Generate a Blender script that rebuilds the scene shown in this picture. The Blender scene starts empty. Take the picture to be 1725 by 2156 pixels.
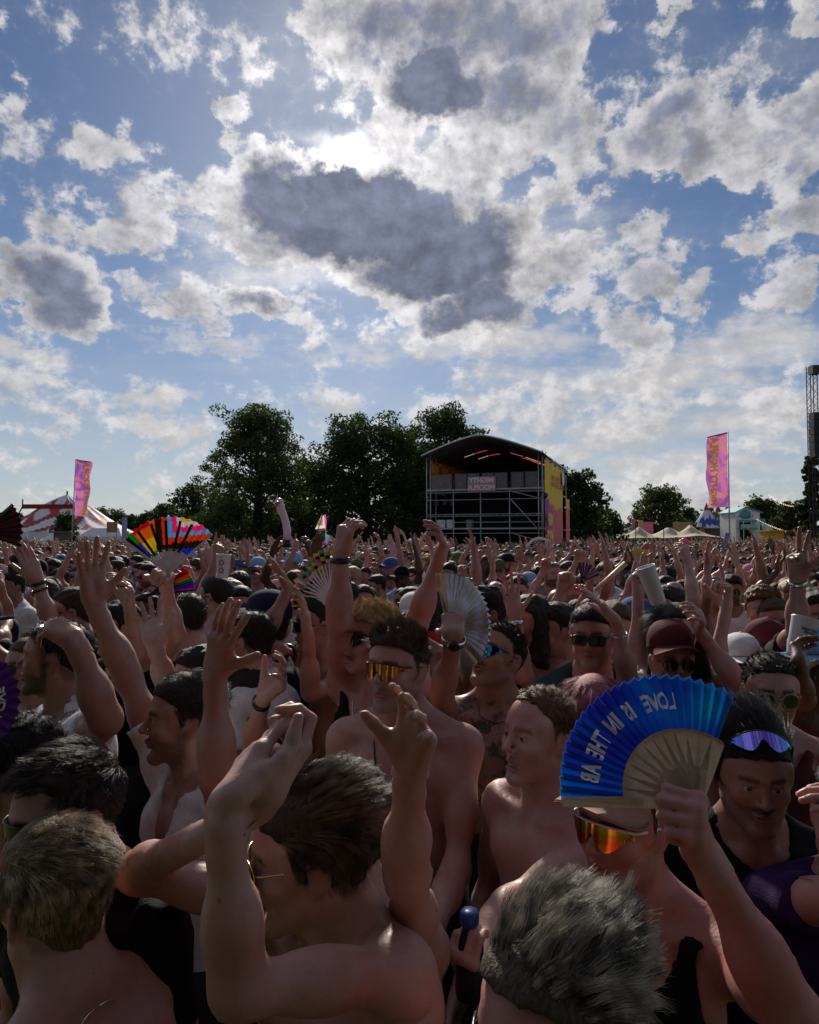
import bpy, bmesh, math, random
import numpy as np
from mathutils import Vector, Matrix
R_ = math.radians
scene = bpy.context.scene
COL = scene.collection
rng = np.random.default_rng(7)
random.seed(7)

# ------------------------------------------------------------------ camera
F = 1437.0                       # focal length in pixels of a 1725 x 2156 frame (a 24 mm full-frame lens)
CX, CY = 862.5, 1078.0
CAM_H = 2.15
PITCH = math.atan((1132 - CY) / F)
cam_d = bpy.data.cameras.new('camera'); cam = bpy.data.objects.new('camera', cam_d); COL.objects.link(cam)
cam_d.sensor_fit = 'VERTICAL'; cam_d.sensor_height = 36.0; cam_d.sensor_width = 36.0
cam_d.lens = 36.0 * F / 2156.0
cam_d.clip_start = 0.05; cam_d.clip_end = 6000
cam.location = (0, 0, CAM_H); cam.rotation_euler = (math.pi / 2 + PITCH, 0, 0)
scene.camera = cam
_cp, _sp = math.cos(PITCH), math.sin(PITCH)
def ray(px, py):
    u = (px - CX) / F; v = (CY - py) / F
    return np.array([u, _cp - v * _sp, _sp + v * _cp])
CAM = np.array([0.0, 0.0, CAM_H])
def P(px, py, d):
    "photo pixel + depth along the view axis (m) -> point in the place"
    return CAM + ray(px, py) * d

# ------------------------------------------------------------------ world: daylight sky with broken cumulus
def new_node(nt, kind, **kw):
    n = nt.nodes.new(kind)
    for k, v in kw.items():
        if k == 'ins':
            for kk, vv in v.items():
                s = n.inputs[kk]
                if isinstance(vv, bpy.types.NodeSocket): nt.links.new(vv, s)
                else: s.default_value = vv
        else: setattr(n, k, v)
    return n
SUN_PX = (722, 332)
_sd = ray(*SUN_PX); _sd = _sd / np.linalg.norm(_sd)
SUN_AZ = math.atan2(_sd[0], _sd[1]); SUN_EL = math.asin(_sd[2])
world = bpy.data.worlds.new('World'); scene.world = world; world.use_nodes = True
def azel(px, py):
    r = ray(px, py); r = r / np.linalg.norm(r)
    return math.atan2(r[0], r[1]), math.asin(r[2])
# cumulus heaps: direction (given by where each stands in the view), half width, half height, weight
HEAPS = [
 (720,20,120,80,.8),(830,70,160,120,.92),(960,60,200,130,.95),(1090,60,180,120,.92),(1190,110,80,90,.6),(930,180,160,85,1.35),(1060,200,180,110,.9),(1150,260,150,90,.75),
 (840,250,110,80,.6),(1020,320,150,80,.6),(1240,240,90,70,.5),(1200,340,90,70,.5),(700,110,80,60,.35),
 (570,420,110,100,1.15),(650,400,90,70,1.2),(740,420,150,90,1.5),(860,460,170,110,1.6),(720,490,190,85,1.4),(970,520,180,100,1.55),(890,580,180,90,1.5),(1010,640,130,65,1.3),(950,670,130,50,1.15),(1060,560,110,90,1.2),
 (1180,570,110,90,.9),(1090,480,90,70,.8),(600,510,140,70,.8),(730,332,120,40,.62),(510,460,80,90,.55),(1140,430,110,90,.55),(1230,650,70,45,.5),(800,640,60,40,.7),
 (1420,260,100,70,.85),(1350,330,110,80,.8),(1290,400,60,50,.5),(1470,330,110,70,.9),(1590,290,100,60,.75),(1690,230,80,80,.75),(1560,360,70,50,.6),(1680,330,60,70,.7),(1540,240,60,50,.5),
 (1375,490,75,52,.62),(1700,470,70,60,.75),(1610,520,70,55,.55),(1400,600,80,40,.55),(1340,690,90,50,.6),(1500,610,60,45,.5),(1650,640,70,50,.5),(1450,540,40,25,.35),
 (60,590,130,85,1.2),(130,640,95,75,1.1),(20,560,70,60,.8),(170,690,60,45,.5),(240,290,85,65,.5),(500,265,65,42,.55),(240,500,85,55,.55),(340,520,60,50,.45),(85,445,85,45,.45),
 (300,610,75,55,.6),(390,655,110,60,.7),(430,700,90,40,.5),(545,650,75,50,.95),(620,690,60,30,.4),(20,200,32,70,.45),(15,100,45,16,.35),(180,385,50,14,.3),(240,690,70,40,.4),
 (1690,40,60,50,.55),(1420,20,80,30,.5),(560,190,60,40,.2),(300,450,90,50,.3),(400,390,80,50,.2)]
SHEETS = [(360,840,150,26,.8),(330,890,120,24,.75),(700,870,80,18,.6),(1300,790,420,90,.75),(1050,720,300,60,.7),(1500,760,300,80,.75),(1550,900,300,70,.7),
 (560,590,230,70,.55),(60,765,120,32,.7),(420,740,160,30,.6),(1250,900,260,60,.6),(1300,1000,380,50,.6),(150,810,80,16,.5),(700,740,160,40,.55),(450,520,120,60,.4),(600,960,400,30,.3),(380,935,60,10,.5),(1100,480,260,130,.5),(800,300,170,60,.5),(1250,520,160,90,.4)]
def build_sky():
    nt = world.node_tree; nt.nodes.clear()
    out = nt.nodes.new('ShaderNodeOutputWorld'); bg = nt.nodes.new('ShaderNodeBackground')
    nt.links.new(bg.outputs[0], out.inputs[0])
    M = lambda op, a, b=0.0, c=0.0, clamp=False: new_node(nt, 'ShaderNodeMath', operation=op, use_clamp=clamp, ins={0: a, 1: b, 2: c}).outputs[0]
    def V(op, a, b=(0, 0, 0), c=(0, 0, 0)):
        n = nt.nodes.new('ShaderNodeVectorMath'); n.operation = op
        for i, x in enumerate((a, b, c)):
            if isinstance(x, bpy.types.NodeSocket): nt.links.new(x, n.inputs[i])
            elif i < len(n.inputs): n.inputs[i].default_value = x
        return n.outputs['Value'] if op in ('LENGTH', 'DOT_PRODUCT', 'DISTANCE') else n.outputs['Vector']
    _V = V
    def V(op, a, b=(0, 0, 0), c=(0, 0, 0)):
        if op == 'SCALE_': return _V('MULTIPLY', a, (b, b, b))
        return _V(op, a, b, c)
    def MR(x, a, b, c=0.0, d=1.0, mode='SMOOTHSTEP'):
        return new_node(nt, 'ShaderNodeMapRange', interpolation_type=mode, ins={'Value': x, 'From Min': a, 'From Max': b, 'To Min': c, 'To Max': d}).outputs[0]
    def MIX(f, a, b):
        n = nt.nodes.new('ShaderNodeMix'); n.data_type = 'RGBA'
        for s, x in ((n.inputs[0], f), (n.inputs[6], a), (n.inputs[7], b)):
            if isinstance(x, bpy.types.NodeSocket): nt.links.new(x, s)
            elif s.type == 'RGBA': s.default_value = (*x, 1)
            else: s.default_value = x
        return n.outputs[2]
    def MUL(a, b):
        n = nt.nodes.new('ShaderNodeMix'); n.data_type = 'RGBA'; n.blend_type = 'MULTIPLY'; n.inputs[0].default_value = 1
        for s, x in ((n.inputs[6], a), (n.inputs[7], b)):
            if isinstance(x, bpy.types.NodeSocket): nt.links.new(x, s)
            else: s.default_value = (*x, 1)
        return n.outputs[2]
    tc = nt.nodes.new('ShaderNodeTexCoord'); gen = tc.outputs['Generated']
    sep = nt.nodes.new('ShaderNodeSeparateXYZ'); nt.links.new(gen, sep.inputs[0])
    x, y, z = sep.outputs
    az = M('ARCTAN2', x, y); el = M('ARCSINE', z)
    # cloud layer coordinates: the ray meets a flat layer overhead, so clouds flatten towards the horizon
    zz = M('MAXIMUM', M('ADD', z, 0.22), 0.08)
    lay = new_node(nt, 'ShaderNodeCombineXYZ', ins={0: M('DIVIDE', x, zz), 1: M('DIVIDE', y, zz)}).outputs[0]
    def noise(vec, scale, detail, rough, off=0.0, dist=0.0):
        n = nt.nodes.new('ShaderNodeTexNoise'); n.noise_dimensions = '3D'
        v = V('ADD', vec, (off, off * .7, off * 1.3))
        nt.links.new(v, n.inputs['Vector']); n.inputs['Scale'].default_value = scale
        n.inputs['Detail'].default_value = detail; n.inputs['Roughness'].default_value = rough; n.inputs['Distortion'].default_value = dist
        return n
    ae = new_node(nt, 'ShaderNodeCombineXYZ', ins={0: az, 1: el}).outputs[0]
    aer = V('MULTIPLY', ae, (1.0, 1.25, 1.0))
    n1 = noise(aer, 6.0, 4, .55, 3.1)
    n2 = noise(aer, 22.0, 4, .65, 9.7)
    warp = V('MULTIPLY', V('SUBTRACT', n1.outputs['Color'], (.5, .5, .5)), (.16, .12, 0))
    warp2 = V('MULTIPLY', V('SUBTRACT', n2.outputs['Color'], (.5, .5, .5)), (.085, .07, 0))
    aew = V('ADD', V('ADD', ae, warp), warp2)
    def field(blobs):
        acc = None
        for (px, py, rx, ry, w) in blobs:
            a0, e0 = azel(px, py); a1, _ = azel(px + rx, py); _, e1 = azel(px, py - ry)
            ix, iy = 1 / abs(a1 - a0), 1 / abs(e1 - e0)
            q = V('MULTIPLY_ADD', aew, (ix, iy, 0), (-a0 * ix, -e0 * iy, 0))
            g = MR(V('LENGTH', q), 0.15, 1.45, w, 0.0)
            acc = g if acc is None else M('SMOOTH_MAX', acc, g, 0.22)
        return acc
    f1 = field(HEAPS); f2 = field(SHEETS)
    fbm = noise(aer, 9.0, 5, .58, 21.0).outputs['Fac']
    fine = noise(aer, 30.0, 5, .66, 5.0).outputs['Fac']
    streak = noise(V('MULTIPLY', lay, (1.0, 1.6, 1.0)), 2.6, 6, .62, 40.0).outputs['Fac']
    # outside the view the sky carries on with loose cumulus of the same kind
    inview = M('MULTIPLY', MR(M('ABSOLUTE', az), .62, .80, 1.0, 0.0), MR(el, .66, .85, 1.0, 0.0))
    elsewhere = M('MULTIPLY', M('SUBTRACT', 1.0, inview), MR(noise(lay, 1.1, 3, .5, 77.0).outputs['Fac'], .50, .70, 0.0, .75))
    f1 = M('MAXIMUM', f1, elsewhere)
    dens = M('ADD', M('ADD', f1, M('MULTIPLY', M('SUBTRACT', fbm, .5), 1.5)), M('MULTIPLY', M('SUBTRACT', fine, .5), .75))
    gate = MR(f1, .02, .2)
    alpha = M('MULTIPLY', M('ADD', M('MULTIPLY', MR(dens, .18, .40), .62), M('MULTIPLY', MR(dens, .02, .85), .38)), gate)
    thick = MR(M('ADD', M('ADD', f1, M('MULTIPLY', M('SUBTRACT', fbm, .5), 1.5)), M('MULTIPLY', M('SUBTRACT', fine, .5), .9)), .28, 1.10)
    sa = M('MULTIPLY', MR(M('ADD', f2, M('MULTIPLY', M('SUBTRACT', streak, .5), 2.0)), .05, .85), MR(f2, .02, .35))
    sa = M('MULTIPLY', sa, .92)
    # angle to the sun
    cs = V('DOT_PRODUCT', V('NORMALIZE', gen), tuple(_sd))
    ang = M('ARCCOSINE', M('MINIMUM', cs, .99999))
    glow = MR(ang, 0.0, .42, 1.0, 0.0, 'SMOOTHERSTEP')
    core = MR(ang, 0.0, .048, 1.0, 0.0)
    sky = nt.nodes.new('ShaderNodeTexSky'); sky.sky_type = 'NISHITA'; sky.sun_disc = False
    sky.sun_elevation = SUN_EL; sky.sun_rotation = SUN_AZ
    sky.air_density = 1.0; sky.dust_density = .25; sky.ozone_density = 2.2; sky.altitude = 60
    skyc = MUL(sky.outputs[0], SKY_TINT)
    bri = M('ADD', M('ADD', .74, M('MULTIPLY', glow, .46)), M('MULTIPLY', core, 1.5))
    white = MUL((CLOUD * 1.0, CLOUD * .965, CLOUD * .95), new_node(nt, 'ShaderNodeCombineXYZ', ins={0: bri, 1: bri, 2: bri}).outputs[0])
    # billows: the side of each lump turned to the sun is brighter
    tos = V('SCALE_', V('NORMALIZE', V('SUBTRACT', (SUN_AZ, SUN_EL * 1.25, 0), aer)), .022)
    aes = V('ADD', aer, tos)
    lit = M('ADD', M('MULTIPLY', M('SUBTRACT', fbm, noise(aes, 9.0, 5, .58, 21.0).outputs['Fac']), 2.5), M('MULTIPLY', M('SUBTRACT', fine, noise(aes, 30.0, 4, .66, 5.0).outputs['Fac']), 1.3))
    lit = M('MINIMUM', M('MAXIMUM', M('ADD', 1.0, lit), .62), 1.32)
    white0 = white
    bri = M('MULTIPLY', bri, lit)
    white = MUL((CLOUD * 1.0, CLOUD * .965, CLOUD * .95), new_node(nt, 'ShaderNodeCombineXYZ', ins={0: bri, 1: bri, 2: bri}).outputs[0])
    sh = M('ADD', M('ADD', .03, M('MULTIPLY', fbm, .36)), M('MULTIPLY', fine, .10))
    sh = M('MULTIPLY', sh, M('MULTIPLY_ADD', lit, .4, .6))
    grey = MUL((CLOUD * .84, CLOUD * .93, CLOUD * 1.30), new_node(nt, 'ShaderNodeCombineXYZ', ins={0: sh, 1: sh, 2: sh}).outputs[0])
    # thin haze brightening round the sun
    hz = MIX(M('MULTIPLY', glow, .15), skyc, (CLOUD * .95, CLOUD * .98, CLOUD * 1.05))
    low = MR(el, -.02, .34, 1.0, 0.0)
    hz = MIX(M('MULTIPLY', low, .62), hz, (CLOUD * .62, CLOUD * .64, CLOUD * .68))
    c = MIX(sa, hz, MIX(.35, MUL(white0, (.93, .95, .99)), white))
    cum = MIX(thick, white, grey)
    c = MIX(alpha, c, cum)
    nt.links.new(c, bg.inputs['Color']); bg.inputs['Strength'].default_value = SKY_STRENGTH
SKY_STRENGTH = 0.055
CLOUD = 15.5
SKY_TINT = (.85, .95, 1.10)
build_sky()
world.cycles.sampling_method = 'MANUAL'; world.cycles.sample_map_resolution = 512
sun_d = bpy.data.lights.new('sun', 'SUN'); sun = bpy.data.objects.new('sun', sun_d); COL.objects.link(sun)
sun_d.energy = 4.6; sun_d.angle = R_(5); sun_d.color = (1.0, .92, .80)
sun.rotation_euler = Vector([float(v) for v in _sd]).to_track_quat('Z', 'Y').to_euler()
vs = scene.view_settings
vs.view_transform = 'Standard'; vs.look = 'None'; vs.exposure = 0.0; vs.gamma = 1.0; vs.use_curve_mapping = False
scene.display_settings.display_device = 'sRGB'

# ------------------------------------------------------------------ object helpers
def link(o, parent=None):
    COL.objects.link(o)
    if parent is not None: o.parent = parent
    return o
def tag(o, label=None, cat=None, group=None, kind=None):
    if label: o['label'] = label
    if cat: o['category'] = cat
    if group: o['group'] = group
    if kind: o['kind'] = kind
    return o
def empty(name, loc, label=None, cat=None, group=None, rz=0.0):
    o = bpy.data.objects.new(name, None); o.empty_display_size = .2
    o.location = [float(v) for v in loc]; o.rotation_euler = (0, 0, rz); link(o)
    return tag(o, label, cat, group)
def mesh_obj(name, verts, faces, mats, parent=None, smooth=True, fmat=None):
    me = bpy.data.meshes.new(name)
    if isinstance(verts, np.ndarray) and isinstance(faces, np.ndarray):
        nf, k = faces.shape
        me.vertices.add(len(verts)); me.vertices.foreach_set('co', verts.astype(np.float32).ravel())
        me.loops.add(nf * k); me.loops.foreach_set('vertex_index', faces.astype(np.int32).ravel())
        me.polygons.add(nf); me.polygons.foreach_set('loop_start', np.arange(0, nf * k, k, dtype=np.int32))
        me.update(calc_edges=True)
    else:
        me.from_pydata([tuple(map(float, v)) for v in verts], [], [tuple(int(i) for i in f) for f in faces]); me.update()
    for m in (mats if isinstance(mats, (list, tuple)) else [mats]): me.materials.append(m)
    if fmat is not None: me.polygons.foreach_set('material_index', np.asarray(fmat, dtype=np.int32))
    me.polygons.foreach_set('use_smooth', np.full(len(me.polygons), bool(smooth)))
    o = bpy.data.objects.new(name, me); link(o, parent)
    return o
def paint(o, data, name='paint'):
    "per-vertex paint (n,4): lips / beard / nails and the like"
    a = o.data.color_attributes.new(name, 'FLOAT_COLOR', 'POINT')
    a.data.foreach_set('color', np.asarray(data, dtype=np.float32).ravel())

class MB:
    "collects boxes, bars, tubes, lathes; build() links them as ONE mesh object"
    def __init__(s): s.v = []; s.f = []; s.m = []
    def add(s, v, f, m=0):
        n = len(s.v); s.v += [tuple(map(float, p)) for p in v]; s.f += [tuple(i + n for i in q) for q in f]; s.m += [m] * len(f); return s
    def box(s, c, size, rz=0.0, m=0, M=None):
        hx, hy, hz = [q / 2 for q in size]; out = []
        for dx, dy, dz in ((-1,-1,-1),(1,-1,-1),(1,1,-1),(-1,1,-1),(-1,-1,1),(1,-1,1),(1,1,1),(-1,1,1)):
            p = np.array([dx * hx, dy * hy, dz * hz])
            if M is not None: p = M @ p
            elif rz: p = np.array([p[0] * math.cos(rz) - p[1] * math.sin(rz), p[0] * math.sin(rz) + p[1] * math.cos(rz), p[2]])
            out.append(np.asarray(c) + p)
        return s.add(out, [(0,3,2,1),(4,5,6,7),(0,1,5,4),(1,2,6,5),(2,3,7,6),(3,0,4,7)], m)
    def tube(s, pts, r, n=8, m=0, cap=True, flat=1.0):
        pts = [np.asarray(p, float) for p in pts]; rr = r if isinstance(r, (list, tuple, np.ndarray)) else [r] * len(pts)
        v = []; f = []; up = None
        for i, p in enumerate(pts):
            t = pts[min(i + 1, len(pts) - 1)] - pts[max(i - 1, 0)]; t = t / (np.linalg.norm(t) + 1e-9)
            if up is None: up = np.array([0, 0, 1.]) if abs(t[2]) < .9 else np.array([0, 1., 0])
            a = np.cross(t, up); a /= np.linalg.norm(a) + 1e-9; b = np.cross(a, t); up = b
            for k in range(n):
                q = 2 * math.pi * k / n; v.append(p + rr[i] * (math.cos(q) * a + flat * math.sin(q) * b))
        for i in range(len(pts) - 1):
            for k in range(n): f.append((i * n + k, i * n + (k + 1) % n, (i + 1) * n + (k + 1) % n, (i + 1) * n + k))
        if cap: f.append(tuple(range(n))[::-1]); f.append(tuple((len(pts) - 1) * n + k for k in range(n)))
        return s.add(v, f, m)
    def lathe(s, c, prof, n=20, m=0, M=None):
        v = []; f = []
        for (r, z) in prof:
            for k in range(n):
                q = 2 * math.pi * k / n; p = np.array([r * math.cos(q), r * math.sin(q), z])
                v.append(np.asarray(c) + (M @ p if M is not None else p))
        for i in range(len(prof) - 1):
            for k in range(n): f.append((i * n + k, i * n + (k + 1) % n, (i + 1) * n + (k + 1) % n, (i + 1) * n + k))
        return s.add(v, f, m)
    def build(s, name, mats, parent=None, smooth=False):
        return mesh_obj(name, s.v, s.f, mats, parent, smooth, s.m)

# ------------------------------------------------------------------ materials
MATS = {}
def bsdf(name, color, rough=.6, metal=0.0, spec=.4, **kw):
    m = bpy.data.materials.new(name); m.use_nodes = True
    b = m.node_tree.nodes['Principled BSDF']
    b.inputs['Base Color'].default_value = (*color, 1); b.inputs['Roughness'].default_value = rough
    b.inputs['Metallic'].default_value = metal; b.inputs['Specular IOR Level'].default_value = spec
    for k, v in kw.items(): b.inputs[k].default_value = v
    MATS[name] = m
    return m
def noisy(name, color, rough=.6, scale=40.0, amt=.25, bump=.15, metal=0.0, spec=.4, bscale=None, color2=None, **kw):
    "a principled material whose colour wanders a little and whose surface has fine relief"
    m = bsdf(name, color, rough, metal, spec, **kw); nt = m.node_tree; b = nt.nodes['Principled BSDF']
    tc = nt.nodes.new('ShaderNodeTexCoord')
    n = nt.nodes.new('ShaderNodeTexNoise'); n.inputs['Scale'].default_value = scale; n.inputs['Detail'].default_value = 4
    nt.links.new(tc.outputs['Object'], n.inputs['Vector'])
    mx = nt.nodes.new('ShaderNodeMix'); mx.data_type = 'RGBA'
    c2 = color2 or tuple(c * (1 - amt) for c in color); c1 = tuple(min(1, c * (1 + amt * .5)) for c in color)
    mx.inputs[6].default_value = (*c1, 1); mx.inputs[7].default_value = (*c2, 1)
    mr = nt.nodes.new('ShaderNodeMapRange'); mr.inputs[1].default_value = .3; mr.inputs[2].default_value = .7
    nt.links.new(n.outputs['Fac'], mr.inputs[0]); nt.links.new(mr.outputs[0], mx.inputs[0]); nt.links.new(mx.outputs[2], b.inputs['Base Color'])
    if bump:
        n2 = nt.nodes.new('ShaderNodeTexNoise'); n2.inputs['Scale'].default_value = bscale or scale * 3; n2.inputs['Detail'].default_value = 5
        nt.links.new(tc.outputs['Object'], n2.inputs['Vector'])
        bp = nt.nodes.new('ShaderNodeBump'); bp.inputs['Strength'].default_value = bump; bp.inputs['Distance'].default_value = .01
        nt.links.new(n2.outputs['Fac'], bp.inputs['Height']); nt.links.new(bp.outputs[0], b.inputs['Normal'])
    return m
def mixc(nt, fac, a, b, mode='MIX'):
    n = nt.nodes.new('ShaderNodeMix'); n.data_type = 'RGBA'; n.blend_type = mode
    for s, x in ((n.inputs[0], fac), (n.inputs[6], a), (n.inputs[7], b)):
        if isinstance(x, bpy.types.NodeSocket): nt.links.new(x, s)
        elif s.type == 'RGBA': s.default_value = (*x[:3], 1)
        else: s.default_value = x
    return n.outputs[2]
def skin_mat(name, color, beard=(.02, .013, .009), lips=None, tattoo=0.0, hairy=0.0):
    m = bsdf(name, color, .42, 0, .42); nt = m.node_tree; b = nt.nodes['Principled BSDF']
    at = nt.nodes.new('ShaderNodeAttribute'); at.attribute_name = 'paint'
    sp = nt.nodes.new('ShaderNodeSeparateColor'); nt.links.new(at.outputs['Color'], sp.inputs[0])
    tc = nt.nodes.new('ShaderNodeTexCoord')
    def nz(sc, det=4, rough=.55):
        n = nt.nodes.new('ShaderNodeTexNoise'); n.inputs['Scale'].default_value = sc; n.inputs['Detail'].default_value = det; n.inputs['Roughness'].default_value = rough
        nt.links.new(tc.outputs['Object'], n.inputs['Vector']); return n
    def mr(x, a, c, lo=0.0, hi=1.0):
        n = nt.nodes.new('ShaderNodeMapRange'); n.interpolation_type = 'SMOOTHSTEP'
        nt.links.new(x, n.inputs[0]); n.inputs[1].default_value = a; n.inputs[2].default_value = c; n.inputs[3].default_value = lo; n.inputs[4].default_value = hi
        return n.outputs[0]
    big = nz(9.0, 3); fine = nz(160.0, 3); mid = nz(38.0, 4)
    c = mixc(nt, mr(big.outputs['Fac'], .35, .68), color, (color[0] * .93, color[1] * .74, color[2] * .70))
    c = mixc(nt, mr(mid.outputs['Fac'], .5, .75, 0, .45), c, (color[0] * .82, color[1] * .68, color[2] * .64))
    c = mixc(nt, mr(fine.outputs['Fac'], .58, .8, 0, .3), c, (color[0] * .6, color[1] * .45, color[2] * .4))
    mole = nz(48.0, 1); c = mixc(nt, mr(mole.outputs['Fac'], .765, .785, 0, .5), c, (color[0] * .32, color[1] * .22, color[2] * .18))
    blot = nz(4.5, 3); c = mixc(nt, mr(blot.outputs['Fac'], .48, .70, 0, .55), c, (color[0] * 1.02, color[1] * .62, color[2] * .55))
    lc = lips or (color[0] * .72, color[1] * .42, color[2] * .42)
    c = mixc(nt, sp.outputs[0], c, lc)
    bm = nt.nodes.new('ShaderNodeMath'); bm.operation = 'MULTIPLY'
    nt.links.new(sp.outputs[1], bm.inputs[0]); nt.links.new(mr(nz(420.0, 2).outputs['Fac'], .30, .62, .55, 1.0), bm.inputs[1])
    c = mixc(nt, bm.outputs[0], c, beard)
    if tattoo:
        t = nz(26.0, 6, .7); t2 = nz(11.0, 2)
        tm = nt.nodes.new('ShaderNodeMath'); tm.operation = 'MULTIPLY'
        nt.links.new(mr(t.outputs['Fac'], .47, .55), tm.inputs[0]); nt.links.new(mr(t2.outputs['Fac'], .42, .5, 0, tattoo), tm.inputs[1])
        tm2 = nt.nodes.new('ShaderNodeMath'); tm2.operation = 'MULTIPLY'; nt.links.new(tm.outputs[0], tm2.inputs[0]); nt.links.new(sp.outputs[2], tm2.inputs[1])
        c = mixc(nt, tm2.outputs[0], c, (.045, .05, .06))
    nt.links.new(c, b.inputs['Base Color'])
    bp = nt.nodes.new('ShaderNodeBump'); bp.inputs['Strength'].default_value = .22; bp.inputs['Distance'].default_value = .004
    nt.links.new(fine.outputs['Fac'], bp.inputs['Height']); nt.links.new(bp.outputs[0], b.inputs['Normal'])
    nt.links.new(mr(mid.outputs['Fac'], .3, .7, .36, .62), b.inputs['Roughness'])
    b.inputs['Subsurface Weight'].default_value = .10; b.inputs['Subsurface Radius'].default_value = (1.0, .35, .2); b.inputs['Subsurface Scale'].default_value = .012
    return m
def hair_mat(name, color, tip=None, rough=.42):
    "returns (hair mass, single hairs): the mass is dull and streaked, the hairs carry the sheen"
    out = []
    for kind in ('', '_strand'):
        m = bsdf(name + kind, color, .62 if not kind else .38, 0, .3 if not kind else .5); nt = m.node_tree; b = nt.nodes['Principled BSDF']
        tc = nt.nodes.new('ShaderNodeTexCoord'); mp = nt.nodes.new('ShaderNodeMapping'); mp.inputs['Scale'].default_value = (170, 170, 40) if not kind else (34, 34, 34)
        n = nt.nodes.new('ShaderNodeTexNoise'); n.inputs['Scale'].default_value = 1; n.inputs['Detail'].default_value = 3
        nt.links.new(tc.outputs['Object'], mp.inputs[0]); nt.links.new(mp.outputs[0], n.inputs['Vector'])
        mr = nt.nodes.new('ShaderNodeMapRange'); mr.inputs[1].default_value = .35; mr.inputs[2].default_value = .72; nt.links.new(n.outputs['Fac'], mr.inputs[0])
        hi = tip or tuple(min(1, v * 1.5) for v in color)
        c = mixc(nt, mr.outputs[0], tuple(v * .40 for v in color), color) if not kind else mixc(nt, mr.outputs[0], tuple(v * .42 for v in color), hi)
        nt.links.new(c, b.inputs['Base Color'])
        if not kind:
            bp = nt.nodes.new('ShaderNodeBump'); bp.inputs['Strength'].default_value = .8; bp.inputs['Distance'].default_value = .006; nt.links.new(n.outputs['Fac'], bp.inputs['Height']); nt.links.new(bp.outputs[0], b.inputs['Normal'])
        out.append(m)
    return tuple(out)

# ------------------------------------------------------------------ implicit-surface sculpting
def _unit(v): v = np.asarray(v, float); return v / (np.linalg.norm(v) + 1e-12)
def cone(a, b, ra, rb, k=.02, s=1):
    a = np.asarray(a, float); b = np.asarray(b, float)
    return ('c', a, b, float(ra), float(rb), float(k), s, (a + b) / 2, np.linalg.norm(b - a) / 2 + max(ra, rb))
def ell(c, r, R=None, k=.02, s=1):
    r = np.asarray(r, float); c = np.asarray(c, float)
    return ('e', c, r, np.eye(3) if R is None else np.asarray(R, float), None, float(k), s, c, float(r.max()))
def xform(prims, Mx, T, sc=1.0):
    out = []
    for p in prims:
        if p[0] == 'c': out.append(cone(Mx @ (p[1] * sc) + T, Mx @ (p[2] * sc) + T, p[3] * sc, p[4] * sc, p[5] * sc, p[6]))
        else: out.append(ell(Mx @ (p[1] * sc) + T, p[2] * sc, Mx @ p[3], p[5] * sc, p[6]))
    return out
def dprim(p, X):
    if p[0] == 'c':
        a, b = p[1].astype(np.float32), p[2].astype(np.float32); ba = b - a; L = float(ba @ ba) + 1e-12
        pa = X - a; h = np.clip((pa @ ba) / L, 0, 1)
        d = pa - h[..., None] * ba
        return np.sqrt((d * d).sum(-1)) - (p[3] + (p[4] - p[3]) * h)
    q = ((X - p[1].astype(np.float32)) @ p[3].astype(np.float32)) / p[2].astype(np.float32)
    k0 = np.sqrt((q * q).sum(-1)); q2 = q / p[2].astype(np.float32); k1 = np.sqrt((q2 * q2).sum(-1)) + 1e-9
    return k0 * (k0 - 1) / k1
def smin(a, b, k):
    h = np.maximum(k - np.abs(a - b), 0) / k
    return np.minimum(a, b) - h * h * k * .25
def field(prims, X):
    D = np.full(X.shape[:-1], 9.0, np.float32)
    for p in prims:
        d = dprim(p, X)
        D = smin(D, d, p[5]) if p[6] > 0 else -smin(-D, d, p[5])
    return D
_EDGES = [(0,1),(2,3),(4,5),(6,7),(0,2),(1,3),(4,6),(5,7),(0,4),(1,5),(2,6),(3,7)]
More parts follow.
